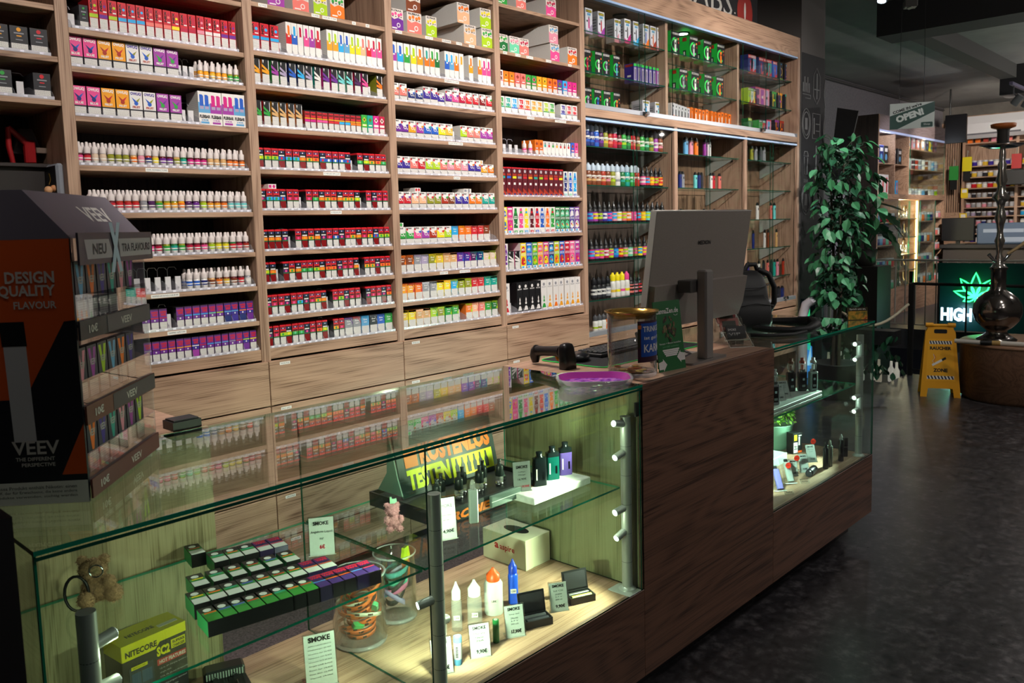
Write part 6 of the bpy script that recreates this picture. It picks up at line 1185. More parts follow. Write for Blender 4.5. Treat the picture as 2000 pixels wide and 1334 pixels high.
b = MB(); b.T = Matrix.Rotation(.5, 4, 'Z') @ Matrix.Translation((-3.40, -1.80, -ZT)); b.tube([(3.28, 1.72, ZT+.01), (3.22, 1.66, ZT+.009), (3.26, 1.58, ZT+.009), (3.36, 1.51, ZT+.009), (3.44, 1.50, ZT+.012)], .009, CL, 6); b.build('webbing_strap', bp_)
# standing picture card on the far corner of the glass
pc = thing('picture_card', 'small colourful card standing on the far corner of the glass', 'card', (4.045, 1.505, ZT), -.78); b = MB(); b.T = Matrix.Rotation(math.radians(-6), 4, 'X'); b.box(-.05, .05, 0, .003, 0, .062, mat('3a3420', .4)); b.build('board', pc)
t = NT('card_print'); oc = t.n('ShaderNodeTexCoord').outputs['Object']; n1 = t.n('ShaderNodeTexNoise', {'Vector': oc, 'Scale': 45., 'Detail': 5.}).outputs[0]; t.l(t.ramp(n1, [(.3, lin('34501c')), (.45, lin('9a7a20')), (.55, lin('d0902c')), (.68, lin('b03c1c'))]), t.b.inputs['Base Color'])
b = MB(); b.T = Matrix.Rotation(math.radians(-6), 4, 'X'); b.box(-.047, .047, -.0006, 0, .003, .044, t.m); b.text('Sprich uns an,', (-.04, -.0008, .048), (1, 0, 0), (0, 0, 1), .08, .01, WHITE, .02); b.build('print', pc)
# ---------------------------------------------------------------- promotional stand on the glass
VW, VD, VH = .377, .26, .50
vv = thing('promo_stand', 'dark countertop promo stand with orange side and tiers of packs', 'stand', (.549, 1.625, ZT+.0005), math.radians(48.2)); NV = mat('14141c', .5); OG = mat('c4501c', .5)
b = MB(); b.box(0, .006, 0, VD, 0, VH, NV); b.build('side_panel', vv)
b = MB(); b.box(VW-.006, VW, 0, VD, 0, VH, ACRYL2); b.build('side_panel', vv)
b = MB(); b.box(.006, VW-.006, VD-.006, VD, 0, VH, NV); b.build('back_panel', vv)
b = MB(); x = -.0008
def sp(pts, m, k=0): b.poly([(x-.0004*k, y, z) for y, z in pts], m)
sp([(0, .345), (VD, .345), (VD, VH), (0, VH)], OG); sp([(0, .045), (VD, .045), (VD, .34), (0, .34)], NV); sp([(.0, .345), (VD, .345), (VD, .20), (.10, .20), (.02, .343)], OG, 1); sp([(0, .055), (.045, .055), (.0, .15)], OG, 1); sp([(0, 0), (VD, 0), (VD, .043), (0, .043)], mat('d0d0c8', .6), 1)
sp([(.085, .12), (.125, .12), (.13, .30), (.09, .30)], mat('b4b4b6', .4), 2); sp([(.088, .30), (.132, .30), (.134, .345), (.09, .345)], mat('101014', .4), 3)
def st(t, y0, z0, w, h, m=WHITE, bold=.02): b.text(t, (x-.0018, y0+w, z0), (0, -1, 0), (0, 0, 1), w, h, m, bold)
WG = mat('b8b4ae', .6)
st('PREMIUM DESIGN', .03, .415, .20, .022, WG, .03); st('HIGH QUALITY', .03, .388, .165, .024, WG, .03); st('FLAVOUR', .03, .368, .075, .014, WG); st('VEEV', .045, .096, .085, .026, WG); st('THE DIFFERENT', .055, .084, .07, .007, WG); st('PERSPECTIVE', .055, .073, .06, .007, WG)
for i, t in enumerate(('Dieses Produkt enthält Nikotin: einen', 'Stoff, der für Erwachsene, die keine andere', 'Produkte verwenden, süchtig werden')): st(t, .02, .030-i*.009, .15, .006, BLACK, .0)
b.build('side_poster', vv, label='orange and navy side poster with white lettering')
b = MB(); b.prism([(-.004, VH-.005), (VD, VH-.005), (VD, VH+.02), (.12, VH+.085), (.075, VH+.085)], 'x', -.001, VW+.001, mat('6a6470', .5)); b.build('header', vv)
sl = Vector((0, .079, .09)).normalized(); b = MB(); b.text('VEEV', Vector((.16, .026, VH+.028))-Vector((0, .0015, 0)), (1, 0, 0), sl, .13, .04, WHITE, .02); b.build('header_print', vv)
b = MB(); b.box(-.004, VW+.006, -.018, -.014, VH-.055, VH+.005, mat('3a3440', .4)); b.poly([(.03, -.0185, VH-.045), (.155, -.0185, VH-.045), (.135, -.0185, VH-.008), (.02, -.0185, VH-.008)], mat('a09ca0', .5)); b.poly([(.19, -.0185, VH-.045), (VW-.005, -.0185, VH-.045), (VW-.005, -.0185, VH-.008), (.185, -.0185, VH-.008)], mat('a09ca0', .5))
b.text('NEU', (.055, -.019, VH-.037), (1, 0, 0), (0, 0, 1), .065, .021, mat('2a2830', .5), .03); b.text('TRA FLAVOURS', (.2, -.019, VH-.035), (1, 0, 0), (0, 0, 1), .165, .017, mat('2a2830', .5), .03); b.text('X', (.135, -.020, VH-.075), (1, 0, 0), (0, 0, 1), .06, .1, mat('a8c0d4', .4), .06); b.build('header_sign', vv)
tz = [.035, .175, .335]
for i, z in enumerate(tz):
    b = MB(); b.box(.006, VW-.006, .0, VD-.006, z-.006, z, mat('2a2830', .5)); b.build('tier', vv)
    b = MB(); b.box(.004, VW-.004, -.006, -.002, z-.03, z+.006, [mat('5e342e', .5), mat('5e3426', .5), mat('2c2a30', .5)][i], ); b.poly([(.13, -.0066, z-.028), (VW-.004, -.0066, z-.028), (VW-.004, -.0066, z+.005), (.13, -.0066, z+.005)], [mat('5e342e', .5), mat('3a363c', .5), mat('4a464c', .5)][i]); b.text('10€', (.04, -.007, z-.02), (1, 0, 0), (0, 0, 1), .04, .016, WG, .03); b.text('VEEV', (.2, -.007, z-.02), (1, 0, 0), (0, 0, 1), .06, .015, WG, .02); b.build('price_strip', vv)
    pane('front_guard', vv, None, .006, VW-.006, -.001, .001, z+.006, z+.055, CLEAR, ACRYL)
    for k in range(7):
        c, c2 = [('sky', 'blue'), ('violet', 'pink'), ('teal', 'mint'), ('orange', 'amber'), ('lime', 'yellow'), ('rose', 'red'), ('indigo', 'cyan')][(k*3+i*2) % 7]
        w, h = .046, [.115, .105, .115][i]; key = ('veev', c, h)
        if key not in MESH:
            m_ = MB(); m_.box(-w/2, w/2, 0, .02, 0, h, cm('3a3a44')); f = Face(m_, w, h); f.rect(.05, .03, .95, .34, WARN); f.poly([(.1, .95), (.35, .95), (.5, .6), (.65, .95), (.9, .95), (.6, .38), (.4, .38)], cm(c), 1); f.text('VEEV', .2, .62, .8, .74, WG, 3, .02); MESH[key] = m_.mesh('pack')
        a = math.radians(48.2); lx, ly = .035+k*.0515, .022+.01*(i % 2)
        link('pod_pack', MESH[key], None, (.549+lx*math.cos(a)-ly*math.sin(a), 1.625+lx*math.sin(a)+ly*math.cos(a), ZT+.001+z), a, f'dark pack with {wd(c)} V mark, {ORD[k]} along the {["lowest", "middle", "upper"][i]} tier of the promo stand', 'pack', 'packs in the promo stand')

# ---------------------------------------------------------------- things in the cut-off bay
kc = thing('key_cabinet', 'open grey metal key cabinet with hanging keys', 'cabinet', (.70, 3.2, 1.52), 0)
b0r = [o for o in bpy.data.objects if o.name == 'shelf_bay'][0]
b = MB(); b.T = Matrix.Translation((-BX[0][0], -YS, 0)); b.bbox(BX[0][0], BX[0][1], YS+.01, YB-.012, 1.50, 1.519, WX, .001); b.build('shelf_board', b0r)
GM = mat('4a4c50', .4, .3); b = MB(); b.box(0, .34, .1, .104, 0, .285, mat('2a2c30', .6)); b.tube([(x_, .098, z_) for x_, z_ in rrect(.34, .285, .02, 4, .17, .1425)], .004, GM, 6, True); b.build('back_plate', kc)
b = MB(); b.bbox(.345, .372, -.04, .1, 0, .295, mat('aab0ba', .3, .5), .008, left=mat('16171a', .4)); b.build('door', kc)
for i in range(6):
    b = MB(); b.tube([(.06+i*.05, .098, .24), (.06+i*.05, .088, .238), (.06+i*.05, .084, .246)], .0015, CHROME, 5); b.build('hook', kc)
def keyset(x_, fob, label):
    k = thing('key', label, 'key', (.70+x_, 3.2+.086, 1.52+.24), 0, 'keys in the key cabinet'); b = MB(); b.tube([(.014*math.cos(t), 0, -.012+.014*math.sin(t)) for t in [i*2*PI/14 for i in range(14)]], .0012, CHROME, 5, True); b.build('ring', k)
    b = MB()
    if fob: b.bbox(-.011, .011, -.003, .003, -.085, -.03, mat(fob, .4), .002)
    else: b.tube([(.009*math.cos(t), -.002, -.034+.009*math.sin(t)) for t in [i*2*PI/12 for i in range(12)]], .003, STEEL, 6, True); b.bbox(-.003, .003, -.003, -.001, -.08, -.044, STEEL, .0005)
    b.build('fob' if fob else 'blade', k)
keyset(.21, 'd0a020', 'key with a wide yellow fob in the cabinet'); keyset(.26, 'c89a20', 'key with a narrow yellow fob in the cabinet'); keyset(.31, None, 'plain steel key in the cabinet')
k = thing('long_key', 'long key with a big loop hanging in the cabinet', 'key', (.82, 3.27, 1.70)); b = MB(); b.tube([(.025*math.cos(t), 0, .03+.025*math.sin(t)) for t in [i*2*PI/16 for i in range(16)]], .0035, mat('b8a898', .4), 6, True); b.build('loop', k); b = MB(); b.tube([(.01, 0, .005), (.05, -.01, -.08)], .005, mat('a89a8c', .4), 8); b.build('shaft', k)
k = thing('charm_keyring', 'gold charm keyring hanging on the open cabinet door', 'keyring', (1.03, 3.19, 1.74)); b = MB(); b.tube([(0, 0, .04), (.004, 0, .02), (-.002, 0, .0)], .003, GOLD, 6); b.build('chain', k); b = MB(); b.sph((-.006, 0, -.018), .014, mat('c09068', .5), 10, 8); b.sph((.012, 0, -.012), .012, mat('b07a50', .5), 10, 8); b.build('charm', k)
for s in (-1,):
    k = thing('hand_stapler', 'red metal hand stapler leaning in the dark compartment', 'stapler', (.945, 3.30, 1.82), .2); RM = mat('8c1418', .4); b = MB(); b.tube([(0, 0, .125), (-.002, 0, .06), (.008, 0, .0)], [.009, .01, .009], RM, 6); b.build('handle', k); b = MB(); b.tube([(0, 0, .125), (.035, 0, .095), (.062, 0, .07)], [.009, .011, .013], RM, 6); b.bbox(.05, .088, -.012, .012, .0, .085, RM, .006); b.build('lever', k); b = MB(); b.bbox(.088, .15, -.012, .012, .04, .06, mat('6a5a50', .5), .002); b.build('magazine', k)
    k = thing('dust_pan', 'grey funnel-shaped tool behind the red stapler', 'tool', (1.02, 3.36, 1.86)); b = MB(); b.prism([(-.05, 0), (.05, 0), (.02, .09), (-.02, .09)], 'y', -.004, .02, mat('6a6468', .5)); b.build('body', k); b = MB(); b.box(-.01, .01, .0, .012, .09, .13, BLACK); b.build('handle', k)
    b = MB(); b.bbox(.86, 1.06, 3.26, 3.46, 1.806, 1.8195, mat('2c2422', .6), .002); b.bbox(.88, 1.05, 3.28, 3.46, 1.70, 1.806, mat('201a18', .6), .002); b.bbox(.87, 1.055, 3.33, 3.46, 1.52, 1.70, mat('201a18', .6), .002); b.build('storage_box', label='dark storage box behind the open key cabinet', cat='box')

# ---------------------------------------------------------------- pillar poster
pp = thing('pillar_poster', 'black curved poster with white line drawings on the pillar', 'poster', (7.03, 3.13, 0)); PC = [(7.035, 3.128)]+[(7.50+.133*math.sin(t), 3.26-.133*math.cos(t)) for t in [i*PI/2/8 for i in range(9)]]
b = MB(); b.T = Matrix.Translation((-7.03, -3.13, 0)); V = [(x_, y_, z_) for z_ in (.05, 2.98) for x_, y_ in PC]; n = len(PC); b.add(V, [(i, i+1, n+i+1, n+i) for i in range(n-1)], mat('17171b', .7)); b.build('sheet', pp)
LW = mat('6a6a6c', .7)
def pw(s, z): # point on the poster at run s (m) from the cabinet edge
    if s < .465: return Vector((7.035+s-7.03, -.0035, z))
    t = (s-.465)/.133; return Vector((.47+.1345*math.sin(t), .13-.1345*math.cos(t), z))
def line(b, P, r_=.004, closed=True): b.tube([pw(s, z) for s, z in P], r_, LW, 4, closed)
for i, (s, z, k) in enumerate(((.1, 2.70, 'a'), (.31, 2.72, 'h'), (.55, 2.68, 'o'), (.1, 2.38, 'c'), (.31, 2.37, 'r'), (.55, 2.35, 'o'), (.1, 2.04, 't'), (.31, 2.04, 'k'), (.55, 2.0, 'o'), (.1, 1.72, 'c'), (.31, 1.7, 'r'))):
    b = MB()
    if k in 'co':
        for q in (1, .78): line(b, [(s+.085*q*math.cos(t), z+.13*q*math.sin(t)) for t in [j*2*PI/20 for j in range(20)]])
        b.box(pw(s, z).x-.025, pw(s, z).x+.025, pw(s, z).y-.001, pw(s, z).y, z-.05, z+.05, LW) if k == 'c' else line(b, [(s, z-.08), (s, z+.08)], .006, False)
    elif k == 'h': line(b, [(s-.07, z-.09), (s, z-.16), (s+.07, z-.09), (s+.07, z+.09), (s, z+.16), (s-.07, z+.09)]); line(b, [(s, z-.11), (s, z+.11)], .008, False); line(b, [(s-.05, z-.03), (s+.05, z-.03)], .006, False)
    elif k == 'r': line(b, [(s-.08, z-.11), (s+.08, z-.11), (s+.08, z+.11), (s-.08, z+.11)]); line(b, [(s-.05, z-.07), (s-.05, z+.07)], .008, False); line(b, [(s-.01, z+.02), (s+.06, z+.02)], .006, False); line(b, [(s-.01, z-.04), (s+.06, z-.04)], .006, False)
    elif k == 'a': 
        for q in range(5): line(b, [(s-.07+q*.03, z-.05), (s-.07+q*.03, z+.03+.05*(q % 2))], .006, False)
        line(b, [(s-.08, z-.07), (s+.08, z-.07)], .004, False); line(b, [(s-.03, z-.1), (s+.08, z-.1), (s+.08, z-.07)], .004, False)
    elif k == 't': line(b, [(s-.035, z+.05), (s-.025, z-.1), (s+.025, z-.1), (s+.035, z+.05)]); line(b, [(s-.045, z+.06), (s-.03, z+.1), (s+.03, z+.1), (s+.045, z+.06)]); b.text('DRINK', (pw(s-.045, z).x, -.005, z-.17), (1, 0, 0), (0, 0, 1), .09, .03, LW)
    elif k == 'k': line(b, [(s, z-.1), (s, z+.16)], .006, False); line(b, [(s-.035, z-.1), (s-.012, z-.03), (s+.012, z-.03), (s+.035, z-.1)]); b.text('HOOKAH', (pw(s-.05, z).x, -.005, z-.17), (1, 0, 0), (0, 0, 1), .1, .03, LW)
    b.build('drawing', pp)
b = MB(); b.prism([(3.05, 2.55), (2.86, 2.50), (2.99, 1.9), (3.12, 1.9)], 'x', 7.62, 7.64, mat('121214', .6)); b.build('black_banner', label='black cloth banner hanging behind the pillar', cat='banner')

# ---------------------------------------------------------------- big artificial plant
R = random.Random(11); pl = thing('ficus_tree', 'tall leafy green ficus at the cabinet end', 'plant', (7.04, 2.80, 0)); b = MB(); b.lathe([(.13, 0), (.16, .02), (.19, .3), (.2, .31), (.17, .31), (.16, .28), (0, .28)], mat('2c2a2c', .5), 20); b.build('pot', pl)
b = MB()
for k in range(3): t = k*2.1; b.tube([(.03*math.cos(t), .03*math.sin(t), .28), (.02*math.cos(t+1), .03*math.sin(t+1), .9), (.05*math.cos(t+2), .04*math.sin(t+2), 1.5), (.08*math.cos(t+2.5), .06*math.sin(t+2), 2.0)], [.016, .014, .011, .005], mat('3a3026', .8), 7)
b.build('trunk', pl)
LM = []
for c in ('2f6a44', '3c7a50', '4a8a62', '24543a'):
    m_ = MB(); w, l = .024, .075; P = [(0, 0, 0), (w*.8, l*.25, .006), (w, l*.5, .004), (w*.6, l*.78, -.002), (0, l, -.012), (-w*.6, l*.78, -.002), (-w, l*.5, .004), (-w*.8, l*.25, .006), (0, l*.5, -.004)]
    m_.add(P, [(0, 1, 8), (1, 2, 8), (2, 3, 8), (3, 4, 8), (4, 5, 8), (5, 6, 8), (6, 7, 8), (7, 0, 8)], mat(c, .35)); LM.append(m_.mesh('leaf'))
TW = MB()
for k in range(290):
    a = k/290; z = .75+1.5*R.random()**.85; rad = (.235 if z < 1.9 else .16+.07*(2.25-z)/.35)*(.45+.55*math.sqrt(R.random())) * (.6+.4*min(1, (z-.6)/.5)); t = R.uniform(0, 2*PI)
    if z > 1.55 and R.random() < .25: t = R.uniform(-1.7, -.7); rad *= 1.45
    p = Vector((rad*math.cos(t), min(.17, rad*math.sin(t)), z)); o = link('leaf', LM[R.randrange(4)], pl, p); s = R.uniform(1.0, 1.65); o.scale = (s, s, s)
    o.rotation_euler = (R.uniform(-1.5, -.3), R.uniform(-.5, .5), t-PI/2+R.uniform(-.9, .9))
    if k % 3 == 0: TW.tube([(p.x*.25, p.y*.25, z-.12), (p.x*.7, p.y*.7, z-.02), tuple(p)], .003, mat('2c3a26', .8), 4)
TW.build('twigs', pl)
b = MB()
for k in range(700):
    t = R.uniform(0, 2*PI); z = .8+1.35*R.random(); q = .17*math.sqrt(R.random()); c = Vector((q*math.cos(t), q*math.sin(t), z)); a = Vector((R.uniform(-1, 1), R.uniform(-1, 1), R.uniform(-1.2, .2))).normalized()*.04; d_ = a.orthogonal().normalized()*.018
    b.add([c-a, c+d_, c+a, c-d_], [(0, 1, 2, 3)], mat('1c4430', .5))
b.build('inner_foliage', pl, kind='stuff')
b = MB(); b.tube([(0, 0, 0), (0, 0, .72), (.0, -.03, .82), (.0, -.09, .86)], .04, mat('c4c2cc', .4), 10); b.build('white_pipe', None, (6.88, 3.03, 0), 0, 'white curved pipe beside the ficus trunk', 'pipe')
b = MB(); b.box(-.06, .06, 0, .02, 0, .85, mat('102028', .3)); f = Face(b, .12, .85); f.poly([(.2, .5), (.7, .45), (.6, .98), (.3, .95)], mat('20d080', .4, emit=.9)); f.poly([(.1, .1), (.9, .1), (.8, .5), (.3, .55)], mat('3c8ce0', .4, emit=.8)); f.poly([(.4, .3), (.8, .3), (.7, .5)], mat('a8d8ff', .4, emit=.8), 2)
b.build('lit_panel', None, (7.06, 3.06, 0), -.9, 'narrow panel glowing green and blue behind the ficus', 'panel')

# ---------------------------------------------------------------- smoking area sign, pedestal, water pipe
ws = thing('floor_sign', 'yellow folding floor sign for the smoking zone', 'sign', (7.66, 2.15, 0), math.radians(-68)); YW = mat('e09a10', .45)
T = Matrix.Translation((0, -.11, 0)) @ Matrix.Rotation(math.radians(-9), 4, 'X')
def signboard(b, sgn):
    O = [(-.155, 0), (-.105, 0), (-.095, .075), (.095, .075), (.105, 0), (.155, 0), (.115, .56), (.10, .585), (.10, .61), (-.10, .61), (-.10, .585), (-.115, .56)]
    b.prism(O, 'y', -.006, .006, YW)
b = MB(); b.T = T; signboard(b, 1); b.build('front_board', ws)
b = MB(); b.T = Matrix.Translation((0, .11, 0)) @ Matrix.Rotation(math.radians(9), 4, 'X'); signboard(b, 1); b.build('rear_board', ws)
b = MB(); b.T = T; b.prism(rrect(.10, .035, .01, 3, 0, .565), 'y', -.0075, -.006, mat('0c0c10', .8)); b.build('hand_opening', ws)
b = MB(); b.cyl((-.115, -.012, .612), (-.055, -.012, .612), .02, YW, n=12); b.cyl((.055, -.012, .612), (.115, -.012, .612), .02, YW, n=12); b.cyl((-.055, -.012, .608), (.055, -.012, .608), .014, YW, n=12); b.build('hinge', ws)
b = MB(); b.T = T; b.prism([(-.115, .14), (.115, .14), (.092, .50), (-.092, .50)], 'y', -.0072, -.006, mat('e8a41c', .45)); y = -.0078
for z0, w in ((.155, .104), (.455, .086)):
    b.box(-w, w, y, -.007, z0, z0+.028, WHITE)
    for i in range(8): xx = -w+i*2*w/8; b.poly([(xx, y-.0006, z0+.028), (xx+w/8, y-.0006, z0+.028), (xx+w/4.2, y-.0006, z0), (xx+w/8, y-.0006, z0)], mat('14143a', .5))
b.text('RAUCHER', (-.082, y, .405), (1, 0, 0), (0, 0, 1), .164, .03, BLACK, .05); b.text('ZONE', (-.055, y, .215), (1, 0, 0), (0, 0, 1), .11, .032, BLACK, .05)
b.poly([(-.06, y, .265), (.015, y, .31), (.008, y, .328), (-.067, y, .282)], WHITE); b.poly([(.015, y-.0004, .31), (.045, y-.0004, .328), (.038, y-.0004, .346), (.008, y-.0004, .328)], BLACK); b.tube([(-.05, y, .29), (-.062, y, .31), (-.045, y, .335), (-.055, y, .37)], .002, WHITE, 4); b.tube([(-.048, y, .29), (-.05, y, .31), (-.035, y, .34), (-.055, y, .37)], .0018, mat('c84030', .5), 4); b.build('face_print', ws)
pe = thing('round_pedestal', 'low round wooden pedestal under the water pipe', 'pedestal', (7.93, 1.60, 0)); WP = wood('x', '7a5a46', '4c362a', seed=21., rough=.5)
b = MB(); b.lathe([(.42, 0), (.45, .03), (.45, .46)], WP, 48); b.build('drum', pe); b = MB(); b.lathe([(.0, .46), (.455, .46), (.455, .475), (.44, .485), (0, .485)], mat('8a6a54', .4), 48); b.build('top', pe)
hk = thing('water_pipe', 'tall dark chrome water pipe standing on the round pedestal', 'water pipe', (7.84, 1.76, .485)); HC = mat('b0aca6', .16, .95); HB = mat('7c7672', .14, .95)
b = MB(); b.lathe([(.15, 0), (.155, .012), (.12, .035), (.085, .06), (.075, .085), (.12, .12), (.165, .17), (.187, .24), (.178, .31), (.145, .365), (.1, .405), (.066, .425), (.058, .44), (.057, .595), (.07, .605), (.068, .62)], HB, 32); b.build('base_vase', hk)
b = MB(); b.lathe([(.06, .62), (.05, .64), (.03, .66), (.035, .70), (.022, .73), (.028, .80), (.04, .84), (.028, .88), (.022, .92), (.03, .98), (.045, 1.03), (.035, 1.08), (.025, 1.12), (.035, 1.16), (.07, 1.2), (.035, 1.25), (.03, 1.30), (.045, 1.34), (.028, 1.42), (.035, 1.47), (.022, 1.50), (.026, 1.54), (.02, 1.6)], HC, 20); b.build('stem', hk)
b = MB(); b.lathe([(.02, 1.6), (.1, 1.605), (.17, 1.63), (.172, 1.635), (.1, 1.615), (.02, 1.61)], CHROME, 32); b.build('ash_tray', hk); b = MB(); b.lathe([(.03, 1.61), (.045, 1.63), (.045, 1.74), (.05, 1.76)], mat('2a2624', .6), 20); b.lathe([(.05, 1.76), (.09, 1.775), (.095, 1.80), (.085, 1.805)], mat('b4622c', .5), 24); b.build('bowl', hk)
for s in (-1, 1):
    b = MB(); b.tube([(0, 0, .66), (s*.04, -.03*s, .68), (s*.075, -.06*s, .73)], [.012, .012, .016], CHROME, 8); b.build('hose_port', hk)
b = MB(); b.tube([(.05, -.05, .73), (.09, -.14, .80), (.13, -.22, .88), (.16, -.32, .95)], [.012, .014, .018, .02], mat('a89068', .6), 10); b.build('hose_handle', hk)
b = MB(); b.cyl((7.50, 1.99, .505), (7.50, 1.80, .505), .018, mat('c8c4bc', .5), n=12); b.cyl((7.50, 1.80, .505), (7.52, 1.72, .505), .02, BLACK, n=12); b.cyl((7.52, 1.72, .505), (7.53, 1.66, .505), .02, mat('a88a50', .5), n=12); b.cyl((7.53, 1.66, .505), (7.56, 1.3, .505), .02, mat('c8c4bc', .5), n=12); b.build('hose_wand', label='white hose wand lying on the pedestal edge', cat='hose')

# ---------------------------------------------------------------- railings and stairwell
def railing(name, p0, p1, h, pitch, label, m, r_=.008, top=.014):
    o = thing(name, label, 'railing', p0, 0, 'stairwell railings'); p0 = Vector(p0); d_ = Vector(p1)-p0; L = d_.length; n = int(L/pitch); b = MB(); b.tube([(0, 0, h), tuple(d_+Vector((0, 0, h)))], top, m, 8); b.build('handrail', o); b = MB(); b.tube([(0, 0, .06), tuple(d_+Vector((0, 0, .06)))], .008, m, 6); b.build('bottom_rail', o)
    mm_ = MB(); mm_.cyl((0, 0, .06), (0, 0, h), r_, m, n=6); me = mm_.mesh('baluster')
    for i in range(n+1): link('baluster', me, o, d_*(i/n))
    for e in (Vector((0, 0, 0)), d_): b = MB(); b.bbox(e.x-.02, e.x+.02, e.y-.02, e.y+.02, -.0, h, m, .003); b.build('end_post', o)
RB = mat('1c1a1a', .4, .3)
railing('railing', (8.47, 2.64, 0), (8.47, 1.2, 0), .90, .21, 'near black railing behind the yellow floor sign', RB)
railing('railing', (8.53, 2.665, 0), (10.4, 3.25, -1.5), .90, .13, 'black railing descending with the stairs', RB)
railing('railing', (12.05, 4.9, 0), (12.05, 1.6, 0), .95, .13, 'far grey railing in front of the far glass cabinet', mat('b8b4a8', .4, .2), .008)
b = MB(); P0, P1 = Vector((7.5, 3.05, .80)), Vector((8.44, 2.66, .70)); b.tube([P0.lerp(P1, k/14)-Vector((0, 0, .22*math.sin(PI*k/14))) for k in range(15)], .014, mat('b0a690', .8), 8); b.build('barrier_rope', label='beige barrier rope hanging before the stairwell', cat='rope')
R = random.Random(4)
b = MB(); b.box(8.3, 8.9, 2.70, 3.6, -.4, -.1, mat('3a3838', .6)); b.build('stair_ledge', kind='structure', label='grey ledge inside the stairwell')
for i in range(9):
    b = MB(); h = R.uniform(.2, .28); b.lathe([(.025, 0), (.03, .01), (.03, h*.6), (.014, h*.75), (.012, h)], mat(['d8d4c4', 'e4e0d4', 'c8c0a8'][i % 3], .3, emit=.25), 12); b.build('white_vase', None, (8.45+.1*(i % 2), 2.76+i*.085, -.0995), 0, f'pale slim vase on the stairwell ledge, {ORD[i]} from the railing', 'vase', 'pale vases in the stairwell')  # light from behind is put into the vases as a faint glow
fp = thing('hanging_plant', 'dark trailing plant hanging over the stairwell', 'plant', (8.40, 3.04, .1)); b = MB(); b.box(-.1, .1, -.3, .3, .2, .34, mat('1a1a1c', .6)); b.build('planter', fp)
for k in range(110):
    p = Vector((R.uniform(-.14, .1), R.uniform(-.34, .34), .36-R.random()*.42)); o = link('leaf', LM[3], fp, p); o.rotation_euler = (R.uniform(-2.2, -.4), 0, R.uniform(0, 6.28)); s = R.uniform(.9, 1.5); o.scale = (s, s, s)
mp_ = thing('broad_leaf_plant', 'dark broad-leaved plant on a plinth before the far cabinet', 'plant', (11.1, 4.05, 0)); b = MB(); b.bbox(-.25, .25, -.25, .25, -2.4, .92, mat('26221f', .6), .004); b.build('plinth', mp_); b = MB(); b.lathe([(.09, .92), (.13, .94), (.15, 1.14), (.13, 1.14), (.12, 1.12), (0, 1.12)], mat('3a3836', .5), 18); b.build('pot', mp_)
m_ = MB(); PL = [(0, 0), (.07, .02), (.12, .1), (.08, .13), (.13, .19), (.08, .21), (.10, .28), (.04, .33), (0, .40)]; PP = [(x_, y_, .02-.4*y_*y_) for x_, y_ in PL]+[(-x_, y_, .02-.4*y_*y_) for x_, y_ in PL[-2:0:-1]]; m_.add(PP, [tuple(range(len(PP)))], mat('1c4428', .35)); BL = m_.mesh('broad_leaf')
for k, (t, z_, r_, tl) in enumerate(((-1.9, 1.62, .2, -.5), (-1.2, 1.5, .26, -.8), (-.4, 1.45, .2, -.6), (-2.6, 1.5, .22, -.4), (.6, 1.6, .15, -.3), (-1.6, 1.35, .28, -1.0), (2.6, 1.55, .15, -.3), (-1.0, 1.72, .12, -.2))):
    o = link('broad_leaf', BL, mp_, (r_*math.cos(t), r_*math.sin(t), z_)); o.rotation_euler = (tl, 0, t-PI/2); b = MB(); b.tube([(0, 0, 1.12), (r_*.5*math.cos(t), r_*.5*math.sin(t), z_*.9+.12), (r_*math.cos(t), r_*math.sin(t), z_)], .008, mat('2a4a2c', .5), 6); b.build('leaf_stem', mp_)
# glowing sign beyond the railing
ns = thing('neon_sign', 'glowing neon sign with green leaf and white letters', 'sign', (11.60, 3.25, .19), math.radians(-90)); NG = mat('28f068', .3, emit=5.); NW = mat('d0e8ff', .3, emit=2.)
b = MB()
for ang, L, wd_ in ((0, .31, .055), (38, .29, .05), (-38, .29, .05), (75, .26, .042), (-75, .26, .042), (112, .15, .03), (-112, .15, .03)):
    t = math.radians(ang); d_ = Vector((math.sin(t), 0, math.cos(t))); n_ = Vector((d_.z, 0, -d_.x)); c = Vector((.40, -.02, .32)); P = [c+d_*(L*q)+n_*(wd_*math.sin(PI*min(q*1.05, 1))*s) for s in (1, -1) for q in ([.05, .3, .55, .8, 1] if s == 1 else [.8, .55, .3, .05])]; b.tube(P, .010, NG, 5, True)
b.tube([(.40, -.02, .33), (.39, -.02, .18)], .008, NG, 5); b.build('leaf_tube', ns)
b = MB(); b.text('HIGH', (.0, -.02, .0), (1, 0, 0), (0, 0, 1), .365, .175, NW, .045); b.build('letter_tube', ns)
b = MB(); b.box(-.05, 1.2, .0, .01, -.12, .75, mat('0a2a2c', .3)); b.build('backing', ns)
point((11.45, 2.85, .55), 9, (.1, 1, .35), .15); point((11.45, 3.0, .28), 6, (.5, .8, 1), .12)
gw = thing('product_board', 'dark board with small packs behind the neon sign', 'board', (11.75, 3.3, 0), math.radians(-90)); b = MB(); b.box(0, 1.6, 0, .03, .2, .92, mat('16221e', .5)); b.build('panel', gw)
for r_ in range(4):
    for c_ in range(9):
        b = MB(); b.box(.05+c_*.165, .14+c_*.165, -.02, 0, .36+r_*.14, .43+r_*.14, mat('2a3a34', .5)); b.build('hook_pack', gw)

